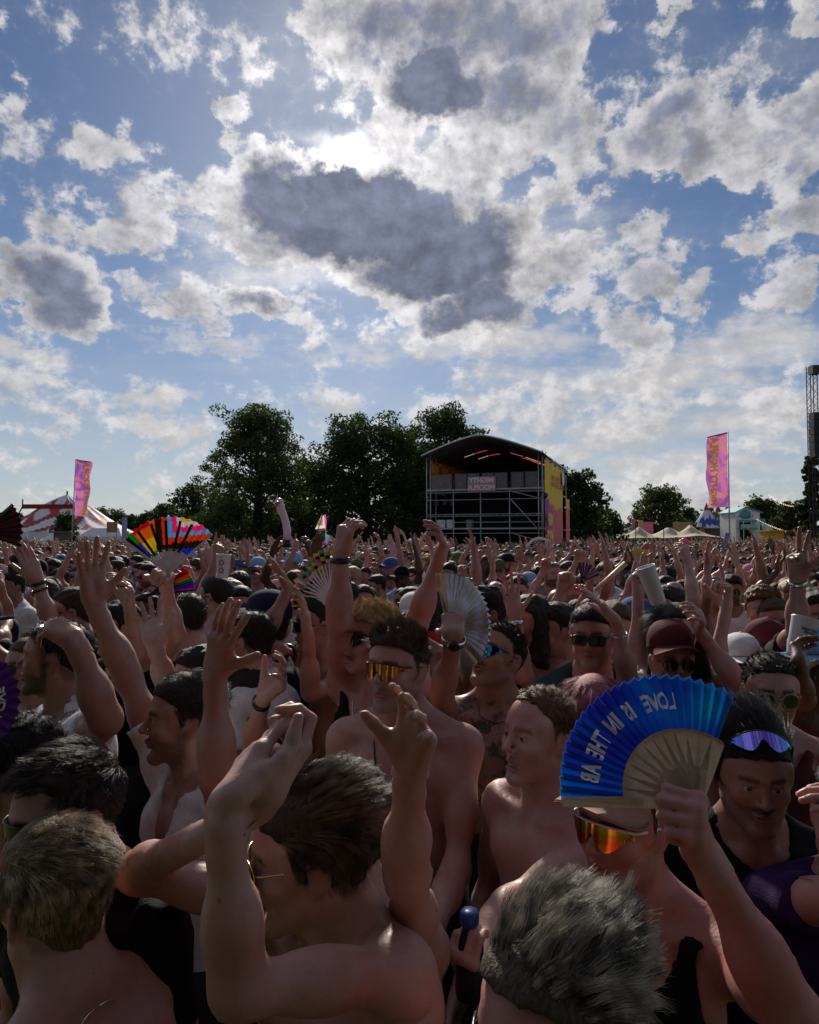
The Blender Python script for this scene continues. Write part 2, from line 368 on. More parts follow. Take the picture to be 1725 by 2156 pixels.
def sculpt(prims, h, lo=None, hi=None, post=None, pad=0.0, cut=None):
    """mesh the smooth union of prims at cell size h with surface nets, on 8-cell blocks near the surface only.
    post(X, D) may reshape the field; cut = list of (lo, hi) boxes whose inside is meshed elsewhere"""
    cs = np.array([p[7] for p in prims if p[6] > 0]); rs = np.array([p[8] for p in prims if p[6] > 0])
    if lo is None: lo = (cs - rs[:, None]).min(0) - 3 * h - pad
    if hi is None: hi = (cs + rs[:, None]).max(0) + 3 * h + pad
    lo = np.asarray(lo, float); hi = np.asarray(hi, float)
    nb = np.maximum(1, np.ceil((hi - lo) / (8 * h)).astype(int)); B = 8 * h
    g = np.stack(np.meshgrid(*[np.arange(n) for n in nb], indexing='ij'), -1).reshape(-1, 3)
    bc = (lo + (g + .5) * B - h / 2).astype(np.float32)
    dc = field(prims, bc)
    if post is not None: dc = post(bc, dc)
    br = B * .87
    act = np.abs(dc) < br * 1.35 + .012 + pad
    D = np.where(dc < 0, -1.0, 1.0).astype(np.float32).reshape(nb)
    D = np.repeat(np.repeat(np.repeat(D, 8, 0), 8, 1), 8, 2)
    ga = g[act]; bca = bc[act]
    off = np.stack(np.meshgrid(*[np.arange(8)] * 3, indexing='ij'), -1).reshape(-1, 3) * h
    X = ((lo + ga * B)[:, None, :] + off[None]).astype(np.float32)
    V = np.full(X.shape[:2], 9.0, np.float32)
    for p in prims:
        sel = np.nonzero(((bca - p[7].astype(np.float32)) ** 2).sum(1) < (p[8] + br + p[5] + .03 + pad) ** 2)[0]
        if len(sel) == 0: continue
        d = dprim(p, X[sel])
        V[sel] = smin(V[sel], d, p[5]) if p[6] > 0 else -smin(-V[sel], d, p[5])
    if post is not None: V = post(X, V)
    D6 = D.reshape(nb[0], 8, nb[1], 8, nb[2], 8)
    D6[ga[:, 0], :, ga[:, 1], :, ga[:, 2], :] = V.reshape(-1, 8, 8, 8)
    S = D < 0
    n = S[:-1, :-1, :-1].astype(np.int8)
    cnt = n.copy()
    for dx, dy, dz in ((1,0,0),(0,1,0),(1,1,0),(0,0,1),(1,0,1),(0,1,1),(1,1,1)):
        cnt += S[dx:S.shape[0] - 1 + dx, dy:S.shape[1] - 1 + dy, dz:S.shape[2] - 1 + dz]
    cell = (cnt > 0) & (cnt < 8)
    I = np.argwhere(cell)
    if len(I) == 0: return np.zeros((0, 3)), np.zeros((0, 4), int)
    cv = np.stack([D[I[:, 0] + (c & 1), I[:, 1] + ((c >> 1) & 1), I[:, 2] + ((c >> 2) & 1)] for c in range(8)], 1)
    co = np.array([[c & 1, (c >> 1) & 1, (c >> 2) & 1] for c in range(8)], float)
    acc = np.zeros((len(I), 3)); num = np.zeros(len(I))
    for a, b in _EDGES:
        m = (cv[:, a] < 0) != (cv[:, b] < 0)
        t = cv[:, a] / np.where(m, cv[:, a] - cv[:, b], 1)
        acc += np.where(m[:, None], co[a] + t[:, None] * (co[b] - co[a]), 0); num += m
    verts = lo + (I + acc / num[:, None]) * h
    idx = np.full(cell.shape, -1, np.int32); idx[cell] = np.arange(len(I))
    quads = []
    for ax in range(3):
        o1, o2 = [(1, 2), (2, 0), (0, 1)][ax]
        sl0 = [slice(None)] * 3; sl1 = [slice(None)] * 3; sl0[ax] = slice(0, -1); sl1[ax] = slice(1, None)
        A = S[tuple(sl0)]; Bm = S[tuple(sl1)]
        E = np.argwhere(A != Bm)
        lim = np.array(cell.shape)
        ok = (E[:, o1] > 0) & (E[:, o2] > 0) & (E[:, o1] < lim[o1]) & (E[:, o2] < lim[o2]) & (E[:, ax] < lim[ax]); E = E[ok]
        fl = A[tuple(E.T)]
        e1 = np.zeros(3, int); e1[o1] = 1; e2 = np.zeros(3, int); e2[o2] = 1
        q = np.stack([idx[tuple((E - e1 - e2).T)], idx[tuple((E - e2).T)], idx[tuple(E.T)], idx[tuple((E - e1).T)]], 1)
        quads.append(np.where(fl[:, None], q, q[:, ::-1]))
    quads = np.concatenate(quads); quads = quads[(quads >= 0).all(1)]
    if cut:
        fc = verts[quads].mean(1); keep = np.ones(len(fc), bool)
        for l, u in cut: keep &= ~((fc > np.asarray(l) + h).all(1) & (fc < np.asarray(u) - h).all(1))
        quads = quads[keep]
        used, inv = np.unique(quads, return_inverse=True); verts = verts[used]; quads = inv.reshape(-1, 4)
    return verts, quads
def wob(X, f, seed=0):
    "cheap smooth noise, about -1..1"
    r = np.random.default_rng(seed); out = 0
    for i in range(5):
        k = r.normal(size=3); k = k / np.linalg.norm(k) * f * r.uniform(.6, 1.6)
        out = out + np.sin(X @ k.astype(np.float32) + np.float32(r.uniform(0, 6.28)))
    return out / 2.6

# ------------------------------------------------------------------ the human figure
def rotm(yaw, pitch=0.0, roll=0.0):
    """columns = the figure's (x: its right hand side, y: facing, z: up). yaw 0 faces the camera, +90 faces photo-left; pitch + looks up"""
    a = R_(yaw); f = np.array([-math.sin(a), -math.cos(a), 0]); up = np.array([0, 0, 1.])
    x = np.cross(f, up); p = R_(pitch)
    f2 = f * math.cos(p) + up * math.sin(p); u2 = up * math.cos(p) - f * math.sin(p)
    r = R_(roll); x3 = x * math.cos(r) + u2 * math.sin(r); u3 = u2 * math.cos(r) - x * math.sin(r)
    return np.stack([x3, f2, u3], 1)
def head_prims(mouth=0.0, fem=0.0, nose=1.0, jaw=1.0, eyes=True, ears=True):
    L = []
    L += [ell((0, -.012, .040), (.0745, .098, .084), k=.01),
          ell((0, .030, .010), (.064, .066, .088), k=.03),
          ell((0, .028, -.052), (.054 * jaw, .058, .052), k=.03)]
    for s in (-1, 1):
        L += [cone((s * .056 * jaw, .004, -.060), (s * .016, .070, -.106), .017, .016, .03),
              ell((s * .043, .060, -.022), (.022, .022, .020), k=.022),
              cone((s * .010, .088, .026), (s * .042, .074, .030), .0085, .0075, .014),
              cone((s * .062, .040, .040), (s * .066, .02, .0), .012, .014, .03)]
    L += [ell((0, .074, -.104), (.019 * jaw, .016, .014), k=.018),
          cone((0, -.022, -.02), (0, -.03, -.10), .055, .054, .03)]
    for s in (-1, 1):
        L += [ell((s * .031, .098, .006), (.0175, .0135, .0125), k=.011, s=-1)]
    L += [cone((0, .088, .016), (0, .1115 + .006 * (nose - 1), -.024), .0068, .0090 * nose ** .5, .010), ell((0, .1095 + .006 * (nose - 1), -.028), (.0098 * nose ** .5, .0098, .0088), k=.006)]
    for s in (-1, 1):
        L += [ell((s * .0118 * nose ** .5, .098, -.031), (.0068, .0095, .0065), k=.006), ell((s * .006, .104, -.0385), (.0028, .004, .003), k=.003, s=-1)]
        if eyes: L += [ell((s * .031, .0785, .006), (.0128, .0125, .0125), k=.002),
              cone((s * .018, .0885, .0112), (s * .045, .0812, .0106), .0040, .0034, .004), cone((s * .020, .0872, -.0026), (s * .043, .0812, -.0012), .0030, .0028, .004)]
    L += [cone((-.020, .0905, -.0595), (0, .0985, -.0565), .0042, .0058, .006), cone((.020, .0905, -.0595), (0, .0985, -.0565), .0042, .0058, .006),
          cone((-.014, .0915, -.0715 - mouth), (.014, .0915, -.0715 - mouth), .0056, .0056, .007)]
    if mouth > .002: L += [ell((0, .101, -.0645 - mouth / 2), (.020, .020, .0025 + mouth * .55), k=.003, s=-1)]
    else: L += [ell((0, .104, -.0645), (.024, .012, .0013), k=.003, s=-1)]
    L += [ell((0, .094, -.086 - mouth * .6), (.022, .008, .005), k=.01, s=-1)]
    if ears:
        for s in (-1, 1):
            a = .38 * s; Rz = np.array([[math.cos(a), -math.sin(a), 0], [math.sin(a), math.cos(a), 0], [0, 0, 1]])
            t = .2; Rx = np.array([[1, 0, 0], [0, math.cos(t), -math.sin(t)], [0, math.sin(t), math.cos(t)]])
            Rm = Rz @ Rx
            L += [ell((s * .0785, -.016, -.004), (.0075, .019, .031), Rm, .006), ell((s * .0865, -.013, .002), (.005, .0105, .018), Rm, .004, -1),
                  ell((s * .0745, -.006, -.030), (.006, .008, .010), Rm, .006)]
    return L
CANON = head_prims()
def hairline(q):
    "signed: >0 where the scalp carries hair (head coordinates)"
    y = q[..., 1]; z = q[..., 2]; ax = np.abs(q[..., 0])
    zl = np.interp(y, [-.13, -.05, -.032, -.022, .004, .018, .026, .040, .060, .085, .12], [-.062, -.058, -.03, .028, .028, -.012, .02, .052, .066, .076, .09])
    return z - zl
def _scalp(n, seed=3):
    r = np.random.default_rng(seed)
    d = r.normal(size=(n * 3, 3)); d /= np.linalg.norm(d, axis=1)[:, None]
    o = np.array([0, -.012, .03]); X = (o + d * .16).astype(np.float32)
    pr = head_prims(eyes=False, ears=False)
    for _ in range(14): X = X - (d * field(pr, X)[:, None] * .9).astype(np.float32)
    X = X.astype(float); keep = hairline(X) > -.006
    X = X[keep][:n]; e = 2e-3
    g = np.stack([field(pr, (X + np.eye(3)[i] * e).astype(np.float32)) - field(pr, (X - np.eye(3)[i] * e).astype(np.float32)) for i in range(3)], 1)
    return X, g / (np.linalg.norm(g, axis=1)[:, None] + 1e-9)
SCALP = _scalp(24000)
# hair cut: (top length, side length, comb direction in head coordinates, lift off the skull, curl, wildness, thickness of the mass)
CUTS = {
 'crop':   dict(top=.024, side=.006, comb=(0, .5, .2), lift=.9, wild=.35, curl=0., t=(.012, .004)),
 'short':  dict(top=.045, side=.014, comb=(.25, .75, .1), lift=.55, wild=.35, curl=0., t=(.018, .006)),
 'quiff':  dict(top=.085, side=.022, comb=(.15, .35, .75), lift=.6, wild=.28, curl=.15, t=(.034, .008)),
 'swept':  dict(top=.085, side=.030, comb=(.45, -.8, .1), lift=.42, wild=.20, curl=.1, t=(.026, .010)),
 'tousle': dict(top=.072, side=.036, comb=(-.15, -.85, .45), lift=.62, wild=.36, curl=.22, t=(.026, .012)),
 'curly':  dict(top=.060, side=.030, comb=(0, .2, .3), lift=.9, wild=.8, curl=1.0, t=(.032, .014)),
 'spike':  dict(top=.046, side=.012, comb=(.2, .45, .8), lift=.85, wild=.45, curl=.1, t=(.022, .009)),
 'thin':   dict(top=.030, side=.018, comb=(.2, -.3, .2), lift=.5, wild=.4, curl=0., t=(.007, .006)),
 'bowl':   dict(top=.11, side=.10, comb=(0, .5, -.6), lift=.15, wild=.12, curl=0., t=(.022, .022)),
 'long':   dict(top=.16, side=.26, comb=(.3, -.5, -.5), lift=.15, wild=.2, curl=.1, t=(.018, .020)),
}
def cut_t(cut, q):
    "thickness of the hair mass over the skull at head point q"
    tt, ts = CUTS[cut]['t']; top = np.clip((q[..., 2] - .045) / .06, 0, 1); top = top * top * (3 - 2 * top)
    t = ts + (tt - ts) * top
    if cut in ('quiff', 'spike'): t = t + .022 * top * np.clip((q[..., 1] - .01) / .07, 0, 1)
    return t
def hair_cap(cut, h, recede=0.0, seed=0, bumps=1.0, Hm=None, Ht=None, sc=1.0, name='hair', mat=None, parent=None, vs=1.0):
    "solid hair mass, in the head's own coordinates, then placed by (Hm, Ht)"
    base = [ell((0, -.012, .040), (.0745, .098, .084), k=.01), ell((0, .022, .022), (.064, .066, .082), k=.03)]
    for s in (-1, 1): base.append(cone((s * .060, .02, .0), (s * .056, .0, -.04), .014, .014, .03))
    base.append(cone((0, -.04, -.02), (0, -.04, -.07), .05, .046, .03))
    ln = cut in ('long', 'bowl')
    def post(X, D):
        t = cut_t(cut, X) * vs
        cl = wob(X, 190. if cut in ('curly',) else 120., seed); c2 = wob(X, 420., seed + 1)
        t = t * (1 + bumps * (.28 * cl + .12 * c2))
        hl = hairline(X) - recede * np.clip(X[..., 1] / .06, 0, 1) - .004 * wob(X, 260., seed + 5)
        if cut == 'long':
            hl = np.where(X[..., 1] < .015, np.maximum(hl, X[..., 2] + .20), hl)
            hl = np.maximum(hl, np.minimum(.03 - X[..., 1], X[..., 2] + .17))
        if cut == 'bowl': hl = np.maximum(hl, np.minimum(X[..., 2] + .045, .055 - X[..., 1])); hl = np.maximum(hl, X[..., 2] - .03)
        return np.maximum(D - t, -hl * .7)
    pr = base
    if cut == 'long':
        for s in (-1, 1): pr = pr + [cone((s * .062, -.01, .0), (s * .085, .015, -.17), .030, .034, .04)]
        pr = pr + [cone((0, -.06, .0), (0, -.075, -.17), .06, .06, .04)]
    v, f = sculpt(pr, h, post=post, pad=.05)
    v = v * sc
    if Hm is not None: v = v @ Hm.T + Ht
    return mesh_obj(name, v, f, mat, parent)
def hair_strands(cut, n, Hm, Ht, sc, mat, parent, seed=0, recede=0.0, width=.0006, length=1.0, thin=None, name='strands', pts=7, locks=14, gather=.72):
    r = np.random.default_rng(seed); c = CUTS[cut]
    X, N = SCALP; sel = np.arange(len(X)); r.shuffle(sel)
    hl = hairline(X[sel]) - recede * np.clip(X[sel][:, 1] / .06, 0, 1) - .004 * wob(X[sel].astype(np.float32), 260., seed + 5)
    m = hl > 0
    if thin is not None: m &= r.random(len(sel)) < thin(X[sel])
    sel = sel[m]; hl = hl[m]
    sel = sel[:n]; hl = hl[:n]; X = X[sel]; N = N[sel]
    # several hairs per root place
    rep = max(1, int(math.ceil(n / max(1, len(X)))))
    X = np.repeat(X, rep, 0)[:n] + r.normal(size=(min(n, len(X) * rep), 3)) * .0012; N = np.repeat(N, rep, 0)[:len(X)]; hl = np.repeat(hl, rep, 0)[:len(X)]
    k = len(X)
    top = np.clip((X[:, 2] - .03) / .06, 0, 1); top = top * top * (3 - 2 * top)
    Ln = (c['side'] + (c['top'] - c['side']) * top) * length * r.uniform(.7, 1.15, k) * np.clip(.45 + hl / .02, .45, 1)
    if cut in ('quiff', 'spike'): Ln = Ln * (1 + .35 * top * np.clip((X[:, 1] - .0) / .08, 0, 1))
    comb = np.array(c['comb'], float)[None] * np.ones((k, 1))
    side = np.stack([np.sign(X[:, 0]) * .25, 0 * X[:, 0] - .25, 0 * X[:, 0] - .85], 1)
    comb = comb * top[:, None] + side * (1 - top[:, None])
    if cut == 'bowl':
        rad = np.stack([X[:, 0], X[:, 1] + .02, np.zeros(k)], 1); rad /= np.linalg.norm(rad, axis=1)[:, None] + 1e-6
        comb = rad * .8 + np.array([0, 0, -.6])
    Xf = X.astype(np.float32)
    clump = np.stack([wob(Xf, 150., seed + 11), wob(Xf, 150., seed + 12), wob(Xf, 150., seed + 13)], 1)
    comb = comb + clump * c['wild'] * .8 + r.normal(size=(k, 3)) * c['wild'] * .22
    comb -= N * (comb * N).sum(1)[:, None] * .8
    comb /= np.linalg.norm(comb, axis=1)[:, None] + 1e-9
    lift = c['lift'] * (.35 + .65 * top)
    d = N * lift[:, None] + comb * (1 - .45 * lift)[:, None]; d /= np.linalg.norm(d, axis=1)[:, None]
    pos = np.zeros((k, pts, 3)); pos[:, 0] = X - N * .002
    ph = r.uniform(0, 6.28, k) + clump[:, 0] * 3; cen = np.array([0, -.012, .03])
    ax1 = np.cross(d, N); ax1 /= np.linalg.norm(ax1, axis=1)[:, None] + 1e-9
    for j in range(1, pts):
        t = j / (pts - 1)
        dd = d * (1 - .55 * t) + comb * (.75 * t) + np.array([0, 0, -.25 if cut not in ('quiff', 'spike', 'crop') else -.05]) * t
        dd = dd + c['curl'] * .9 * (ax1 * np.cos(ph + t * 9)[:, None] + N * np.sin(ph + t * 9)[:, None])
        dd /= np.linalg.norm(dd, axis=1)[:, None] + 1e-9
        pos[:, j] = pos[:, j - 1] + dd * (Ln / (pts - 1))[:, None]
        # keep off the skull
        q = (pos[:, j] - np.array([0, -.010, .036])) / np.array([.079, .104, .090]); rr = np.linalg.norm(q, axis=1)
        low = (rr < 1) & (pos[:, j, 2] > -.05)
        pos[low, j] = np.array([0, -.010, .036]) + (q / rr[:, None] * np.array([.079, .104, .090]))[low]
    # gather the hairs into locks: every hair leans to the path of its lock's leading hair
    nl = max(12, int(k / (locks or 16))); lead = r.choice(k, min(nl, k), replace=False); own = np.empty(k, int); best = np.full(k, 9.)
    for c0 in range(0, len(lead), 200):
        dd = ((X[:, None, :] - X[lead[c0:c0 + 200]][None]) ** 2).sum(-1); j = dd.argmin(1); bd = dd[np.arange(k), j]; up = bd < best; best[up] = bd[up]; own[up] = lead[c0 + j[up]]
    tt = np.linspace(0, 1, pts)[None, :, None]; gl = Ln / (Ln[own] + 1e-9)
    lk = pos[own] - pos[own][:, :1]; lk = lk * np.clip(gl, .8, 1.15)[:, None, None]
    offs = (X - X[own])[:, None, :] * (1 - gather * tt ** .7)
    lp = X[own][:, None, :] + offs + lk + r.normal(size=(k, 1, 3)) * .0035 * tt
    wgt = np.clip(r.normal(.86, .12, k), .3, 1)[:, None, None]; pos = pos * (1 - wgt * (tt > 0)) + lp * (wgt * (tt > 0))
    pos = (pos.reshape(-1, 3) * sc) @ Hm.T + Ht
    cu = bpy.data.hair_curves.new(name); cu.add_curves([pts] * k)
    cu.position_data.foreach_set('vector', pos.astype(np.float32).ravel())
    rad = np.tile(np.linspace(1, .25, pts), k) * width
    ra = cu.attributes.get('radius') or cu.attributes.new('radius', 'FLOAT', 'POINT'); ra.data.foreach_set('value', rad.astype(np.float32))
    cu.materials.append(mat)
    o = bpy.data.objects.new(name, cu); link(o, parent)
    return o

# ------------------------------------------------------------------ hands
CURL = {  # finger bends (knuckle, middle, tip) in degrees for index..little, spread, thumb (out, forward, bend)
 'open':   ([(5, 8, 5), (2, 8, 5), (4, 10, 6), (8, 12, 8)], 10, (48, 15, 12)),
 'wide':   ([(0, 4, 3), (-3, 4, 3), (0, 5, 4), (4, 6, 5)], 15, (62, 8, 5)),
 'flat':   ([(8, 8, 5), (8, 8, 5), (9, 8, 5), (10, 9, 6)], 2.5, (30, 18, 12)),
 'relax':  ([(22, 28, 18), (30, 34, 22), (36, 38, 24), (40, 42, 26)], 5, (35, 30, 25)),
 'cup':    ([(32, 32, 18), (36, 34, 20), (38, 36, 20), (42, 38, 22)], 4, (42, 38, 22)),
 'fist':   ([(78, 95, 60), (82, 98, 62), (85, 98, 62), (86, 95, 60)], 1, (38, 62, 48)),
 'grip':   ([(62, 70, 40), (66, 74, 44), (70, 76, 46), (74, 76, 46)], 2, (40, 55, 30)),
 'point':  ([(4, 6, 4), (72, 92, 58), (78, 95, 60), (80, 95, 60)], 2, (38, 60, 40)),
 'vee':    ([(0, 4, 3), (-2, 4, 3), (80, 95, 60), (84, 95, 60)], 13, (34, 66, 45)),
 'fold':   ([(16, 74, 40), (18, 78, 42), (20, 80, 42), (22, 78, 42)], 2, (30, 20, 10)),
 'soft':   ([(12, 16, 10), (15, 20, 12), (19, 22, 14), (24, 26, 16)], 7, (45, 25, 15)),
 'pinch':  ([(42, 48, 28), (48, 52, 30), (40, 42, 26), (30, 36, 24)], 4, (38, 52, 18)),
 'droop':  ([(30, 18, 12), (38, 20, 14), (44, 24, 14), (48, 26, 16)], 5, (30, 25, 18)),
}
def hand_prims(W, d, n, side, pose='relax', sc=1.0, fat=1.0):
    "W wrist, d towards the fingers, n palm side, side +1 right hand / -1 left hand"
    d = _unit(d); n = _unit(n - d * (n @ d)); s = np.cross(d, n) * side
    bend, spread, th = CURL[pose]
    Mh = np.stack([s, n, d], 1)
    kx = [.0285, .0095, -.0095, -.027]; kz = [.089, .093, .088, .080]
    seg = [(.044, .026, .021), (.048, .030, .022), (.044, .028, .021), (.034, .021, .019)]
    rr = [.0096, .0099, .0094, .0083]
    L = []; tips = []
    for i in range(4):
        L.append(cone((kx[i] * .55, 0.001, .012), (kx[i], -.001, kz[i] - .004), .0145, .0122 * fat, .016))
    L.append(ell((.024, .012, .040), (.0165, .0135, .030), k=.016)); L.append(ell((-.022, .009, .036), (.012, .011, .030), k=.016))
    for i in range(4):
        a = R_(spread) * (1.1, .25, -.55, -1.35)[i]
        p = np.array([kx[i], 0, kz[i]]); ang = 0.0; base = np.array([math.sin(a), 0, math.cos(a)])
        L.append(ell(p + np.array([0, -.003, 0]), (.0105, .0100, .0105), k=.010))
        r0 = rr[i] * fat
        for j in range(3):
            ang += R_(bend[i][j]); dr = base * math.cos(ang) + np.array([0, 1, 0]) * math.sin(ang)
            q = p + dr * seg[i][j]; r1 = r0 * (.93 if j < 2 else .86)
            L.append(cone(p, q, r0, r1, .0045)); p = q; r0 = r1
        tips.append((p + np.array([0, 0, 0]), dr, rr[i] * fat))
    out, fw, bd = [R_(t) for t in th]
    p = np.array([.020, .006, .022])
    d1 = np.array([math.sin(out), math.sin(fw) * .9, math.cos(out)]); d1 /= np.linalg.norm(d1)
    q = p + d1 * .040; L.append(cone(p, q, .0165, .0130, .012)); p = q
    d2 = d1 * math.cos(bd * .6) + np.array([-.35, .35, .5]) * math.sin(bd * .6); d2 /= np.linalg.norm(d2)
    q = p + d2 * .033; L.append(cone(p, q, .0118 * fat, .0105 * fat, .006)); p = q
    d3 = d2 * math.cos(bd) + np.array([-.5, .45, .4]) * math.sin(bd); d3 /= np.linalg.norm(d3)
    q = p + d3 * .026; L.append(cone(p, q, .0108 * fat, .0086 * fat, .005)); tips.append((q, d3, .0095))
    T = [(W + Mh @ (t[0] * sc), Mh @ t[1], t[2] * sc) for t in tips]
    grip = W + Mh @ (np.array([.005, .028, .085]) * sc)
    return xform(L, Mh, np.asarray(W, float), sc), T, grip, Mh
def solve(S, px, py, L, mode):
    "point on the sight line of photo pixel (px,py) at distance L from S; mode n/f picks the nearer / farther of the two"
    r = ray(px, py); S = np.asarray(S) - CAM
    a = r @ r; b = r @ S; c = S @ S - L * L; disc = b * b - a * c
    if disc < 0:
        t = b / a; Q = r * t; v = Q - S; ln = np.linalg.norm(v)
        return CAM + S + v / ln * min(ln, L * 1.18)
    t = (b + (math.sqrt(disc) if mode == 'f' else -math.sqrt(disc))) / a
    return CAM + r * t
AXES = {'cam': (0, -1, .15), 'away': (0, 1, 0), 'left': (-1, 0, 0), 'right': (1, 0, 0), 'up': (0, 0, 1), 'down': (0, 0, -1), 'camleft': (-.7, -.7, 0), 'camright': (.7, -.7, 0), 'awayleft': (-.7, .7, 0), 'awayright': (.7, .7, 0), 'camup': (0, -.7, .7), 'upleft': (-.7, -.2, .6)}
class Fig:
    """a figure's skeleton and flesh. Hc head centre, R head axes, T torso axes (all world); arms: list of dicts"""
    def __init__(s, Hc, yaw, pitch=0., roll=0., tyaw=None, lean=0., sc=1.0, build=1.0, neck=1.0, head=None, mouth=0., fem=0., nose=1., jaw=1., eyes=True, drop=1.0, sh=None):
        s.Hc = np.asarray(Hc, float); s.R = rotm(yaw, pitch, roll); s.sc = sc; s.build = build
        s.T = rotm(yaw * .55 if tyaw is None else tyaw, lean); s.fem = fem
        s.pr_head = xform(head_prims(mouth, fem, nose, jaw, eyes), s.R, s.Hc, sc)
        s.N = s.Hc + s.R @ np.array([0, -.035, -.095]) * sc + s.T @ np.array([0, -.01, -.075]) * sc * drop   # base of the neck
        s.arms = []; s.tips = []; s.grips = {}; s.hand_boxes = []; s.shpos = {}; s.wr = {}
        s.torso()
    def tp(s, x, y, z): return s.N + s.T @ (np.array([x, y, z]) * s.sc)
    def torso(s):
        b = s.build; T = s.T; q = s.sc; L = []
        neckr = .057 * (1 - .16 * s.fem) * (.9 + .1 * b)
        L += [cone(s.Hc + s.R @ np.array([0, -.02, -.055]) * q, s.N + s.T @ np.array([0, 0, .0]) * q, neckr * q * .98, neckr * q * 1.05, .04)]
        E = lambda c, r, k=.04: L.append(ell(s.tp(*c), np.array(r) * q, T, k * q))
        E((0, -.01, -.20), (.150 * b, .112 * b, .20)); E((0, .0, -.09), (.135 * b, .085, .085))
        for sd in (-1, 1):
            L += [cone(s.tp(sd * .03, -.015, .035), s.tp(sd * .15 * b, -.012, -.045), .042 * q, .046 * q, .04 * q),
                  cone(s.tp(sd * .02, .071, -.034), s.tp(sd * .15 * b, .044, -.028), .0125 * q, .014 * q, .022 * q)]
            E((sd * .078 * b, .060 * b, -.140), (.078 * b, .038, .060), .05); E((sd * .085, -.085, -.13), (.075, .04, .10)); E((sd * .105 * b, -.02, -.22), (.055 * b, .075, .14))
        E((0, .012, -.38), (.136 * b, .106 * b, .18)); E((0, 0, -.54), (.150 * b, .108 * b, .12))
        # breastbone line, navel, collar pit, neck cords
        s.pr_neck = []
        for sd in (-1, 1): s.pr_neck += [cone(s.Hc + s.R @ np.array([sd * .058, -.018, -.055]) * q, s.tp(sd * .018, .066, -.030), .013 * q, .011 * q, .022 * q)]
        L += [cone(s.tp(0, .124 * b, -.10), s.tp(0, .118 * b, -.22), .012 * q, .010 * q, .03 * q, -1)]
        L += [ell(s.tp(0, .072, -.025), np.array([.018, .016, .016]) * q, T, .025 * q, -1)]
        L += [cone(s.tp(0, -.135, -.08), s.tp(0, -.125, -.45), .010 * q, .012 * q, .04 * q, -1)]
        s.pr_torso = L
    def arm(s, side, E, W, tip, palm, pose='relax', mode=('n', 'n', 'n'), thick=1.0, hs=1.0, ul=.30, fl=.262, shz=None, hide=False):
        """side R/L; E, W, tip: photo pixels (or 3-vectors) of elbow, wrist and finger direction"""
        sd = 1 if side == 'R' else -1; q = s.sc; b = s.build; hs *= .94
        S0 = s.tp(sd * .178 * b, -.005, -.062)
        if len(E) == 2:
            up = ray(*E)[2] * 1.0 * np.linalg.norm(S0 - CAM) + CAM[2] - S0[2]
        else: up = E[2] - S0[2]
        lift = min(1, max(0, up / .25 + .35)) if shz is None else shz
        S = S0 + (np.array([0, 0, 1.]) * .055 * lift + s.T @ np.array([-sd * .022 * lift, .012 * lift, 0])) * q
        if callable(W): W, tip, palm = W(s)
        E3 = solve(S, E[0], E[1], ul * q, mode[0]) if len(E) == 2 else np.asarray(E, float)
        W3 = solve(E3, W[0], W[1], fl * q, mode[1]) if len(W) == 2 else np.asarray(W, float)
        T3 = solve(W3, tip[0], tip[1], .16 * q * hs, mode[2]) if len(tip) == 2 else W3 + np.asarray(tip, float)
        d = _unit(T3 - W3); n = np.asarray(AXES[palm] if isinstance(palm, str) else palm, float)
        t = thick * q * .87; u = _unit(E3 - S); w = _unit(W3 - E3)
        L = [ell(S + u * .01 * q, np.array([.056, .056, .064]) * t, None, .06 * q),
             cone(S, E3, .052 * t, .039 * t, .035 * q),
             ell(S + (E3 - S) * .55 + np.cross(u, [0, 0, 1]) * 0, np.array([.049, .049, .085]) * t, s._al(u), .035 * q),
             cone(E3 - u * .01, E3 + w * .01, .039 * t, .038 * t, .03 * q),
             cone(E3 + w * .02 * q, E3 + w * .11 * q, .043 * t, .042 * t, .03 * q),
             cone(E3 + w * .09 * q, W3 - w * .025 * q, .042 * t, .027 * t, .03 * q)]
        e = _unit(np.cross(u, w) + 1e-6)
        L.append(ell(E3 + w * .07 * q + e * .012 * q, np.array([.034, .034, .07]) * t, s._al(w), .03 * q))
        L.append(ell(E3 - _unit(S - E3 + W3 - E3 + 1e-6) * .020 * q, np.array([.017] * 3) * t, None, .022 * q))
        hp, tips, grip, Mh = hand_prims(W3, d, n, sd, pose, q * hs, 1.0)
        sv = Mh[:, 0] * .011 * q
        L += [cone(W3 - w * .06 * q + sv, W3 + d * .012 * q + sv, .0215 * t, .020 * t, .02 * q), cone(W3 - w * .06 * q - sv, W3 + d * .012 * q - sv, .0215 * t, .020 * t, .02 * q),
              ell(W3 - w * .012 * q - Mh[:, 1] * .012 - Mh[:, 0] * .016, np.array([.010] * 3) * t, None, .012 * q)]
        s.arms.append(dict(prims=L, hand=hp, S=S, E=E3, W=W3, d=d, Mh=Mh, side=sd, t=t)); s.tips += tips; s.grips[side] = (grip, Mh, W3)
        s.wr[side] = (W3, w, Mh)
        pts = np.array([p[7] for p in hp]); rad = np.array([p[8] for p in hp])
        s.hand_boxes.append(((pts - rad[:, None]).min(0) - .004, (pts + rad[:, None]).max(0) + .004))
        s.shpos[sd] = S
        return s
    @staticmethod
    def _al(u):
        a = _unit(np.cross(u, [.3, .5, .8])); return np.stack([a, np.cross(u, a), u], 1)
    def rest(s):
        "arms that the photo hides hang down"
        for side, sd in (('R', 1), ('L', -1)):
            if sd not in s.shpos:
                S = s.tp(sd * .178 * s.build, -.005, -.062)
                E = S + s.T @ np.array([sd * .06, -.01, -.29]) * s.sc; W = E + s.T @ np.array([sd * .0, .12, -.23]) * s.sc
                s.arm(side, E, W, (W - E) * .6, s.T @ np.array([-sd * 1., 0, 0]), 'relax', shz=0.0)
        return s
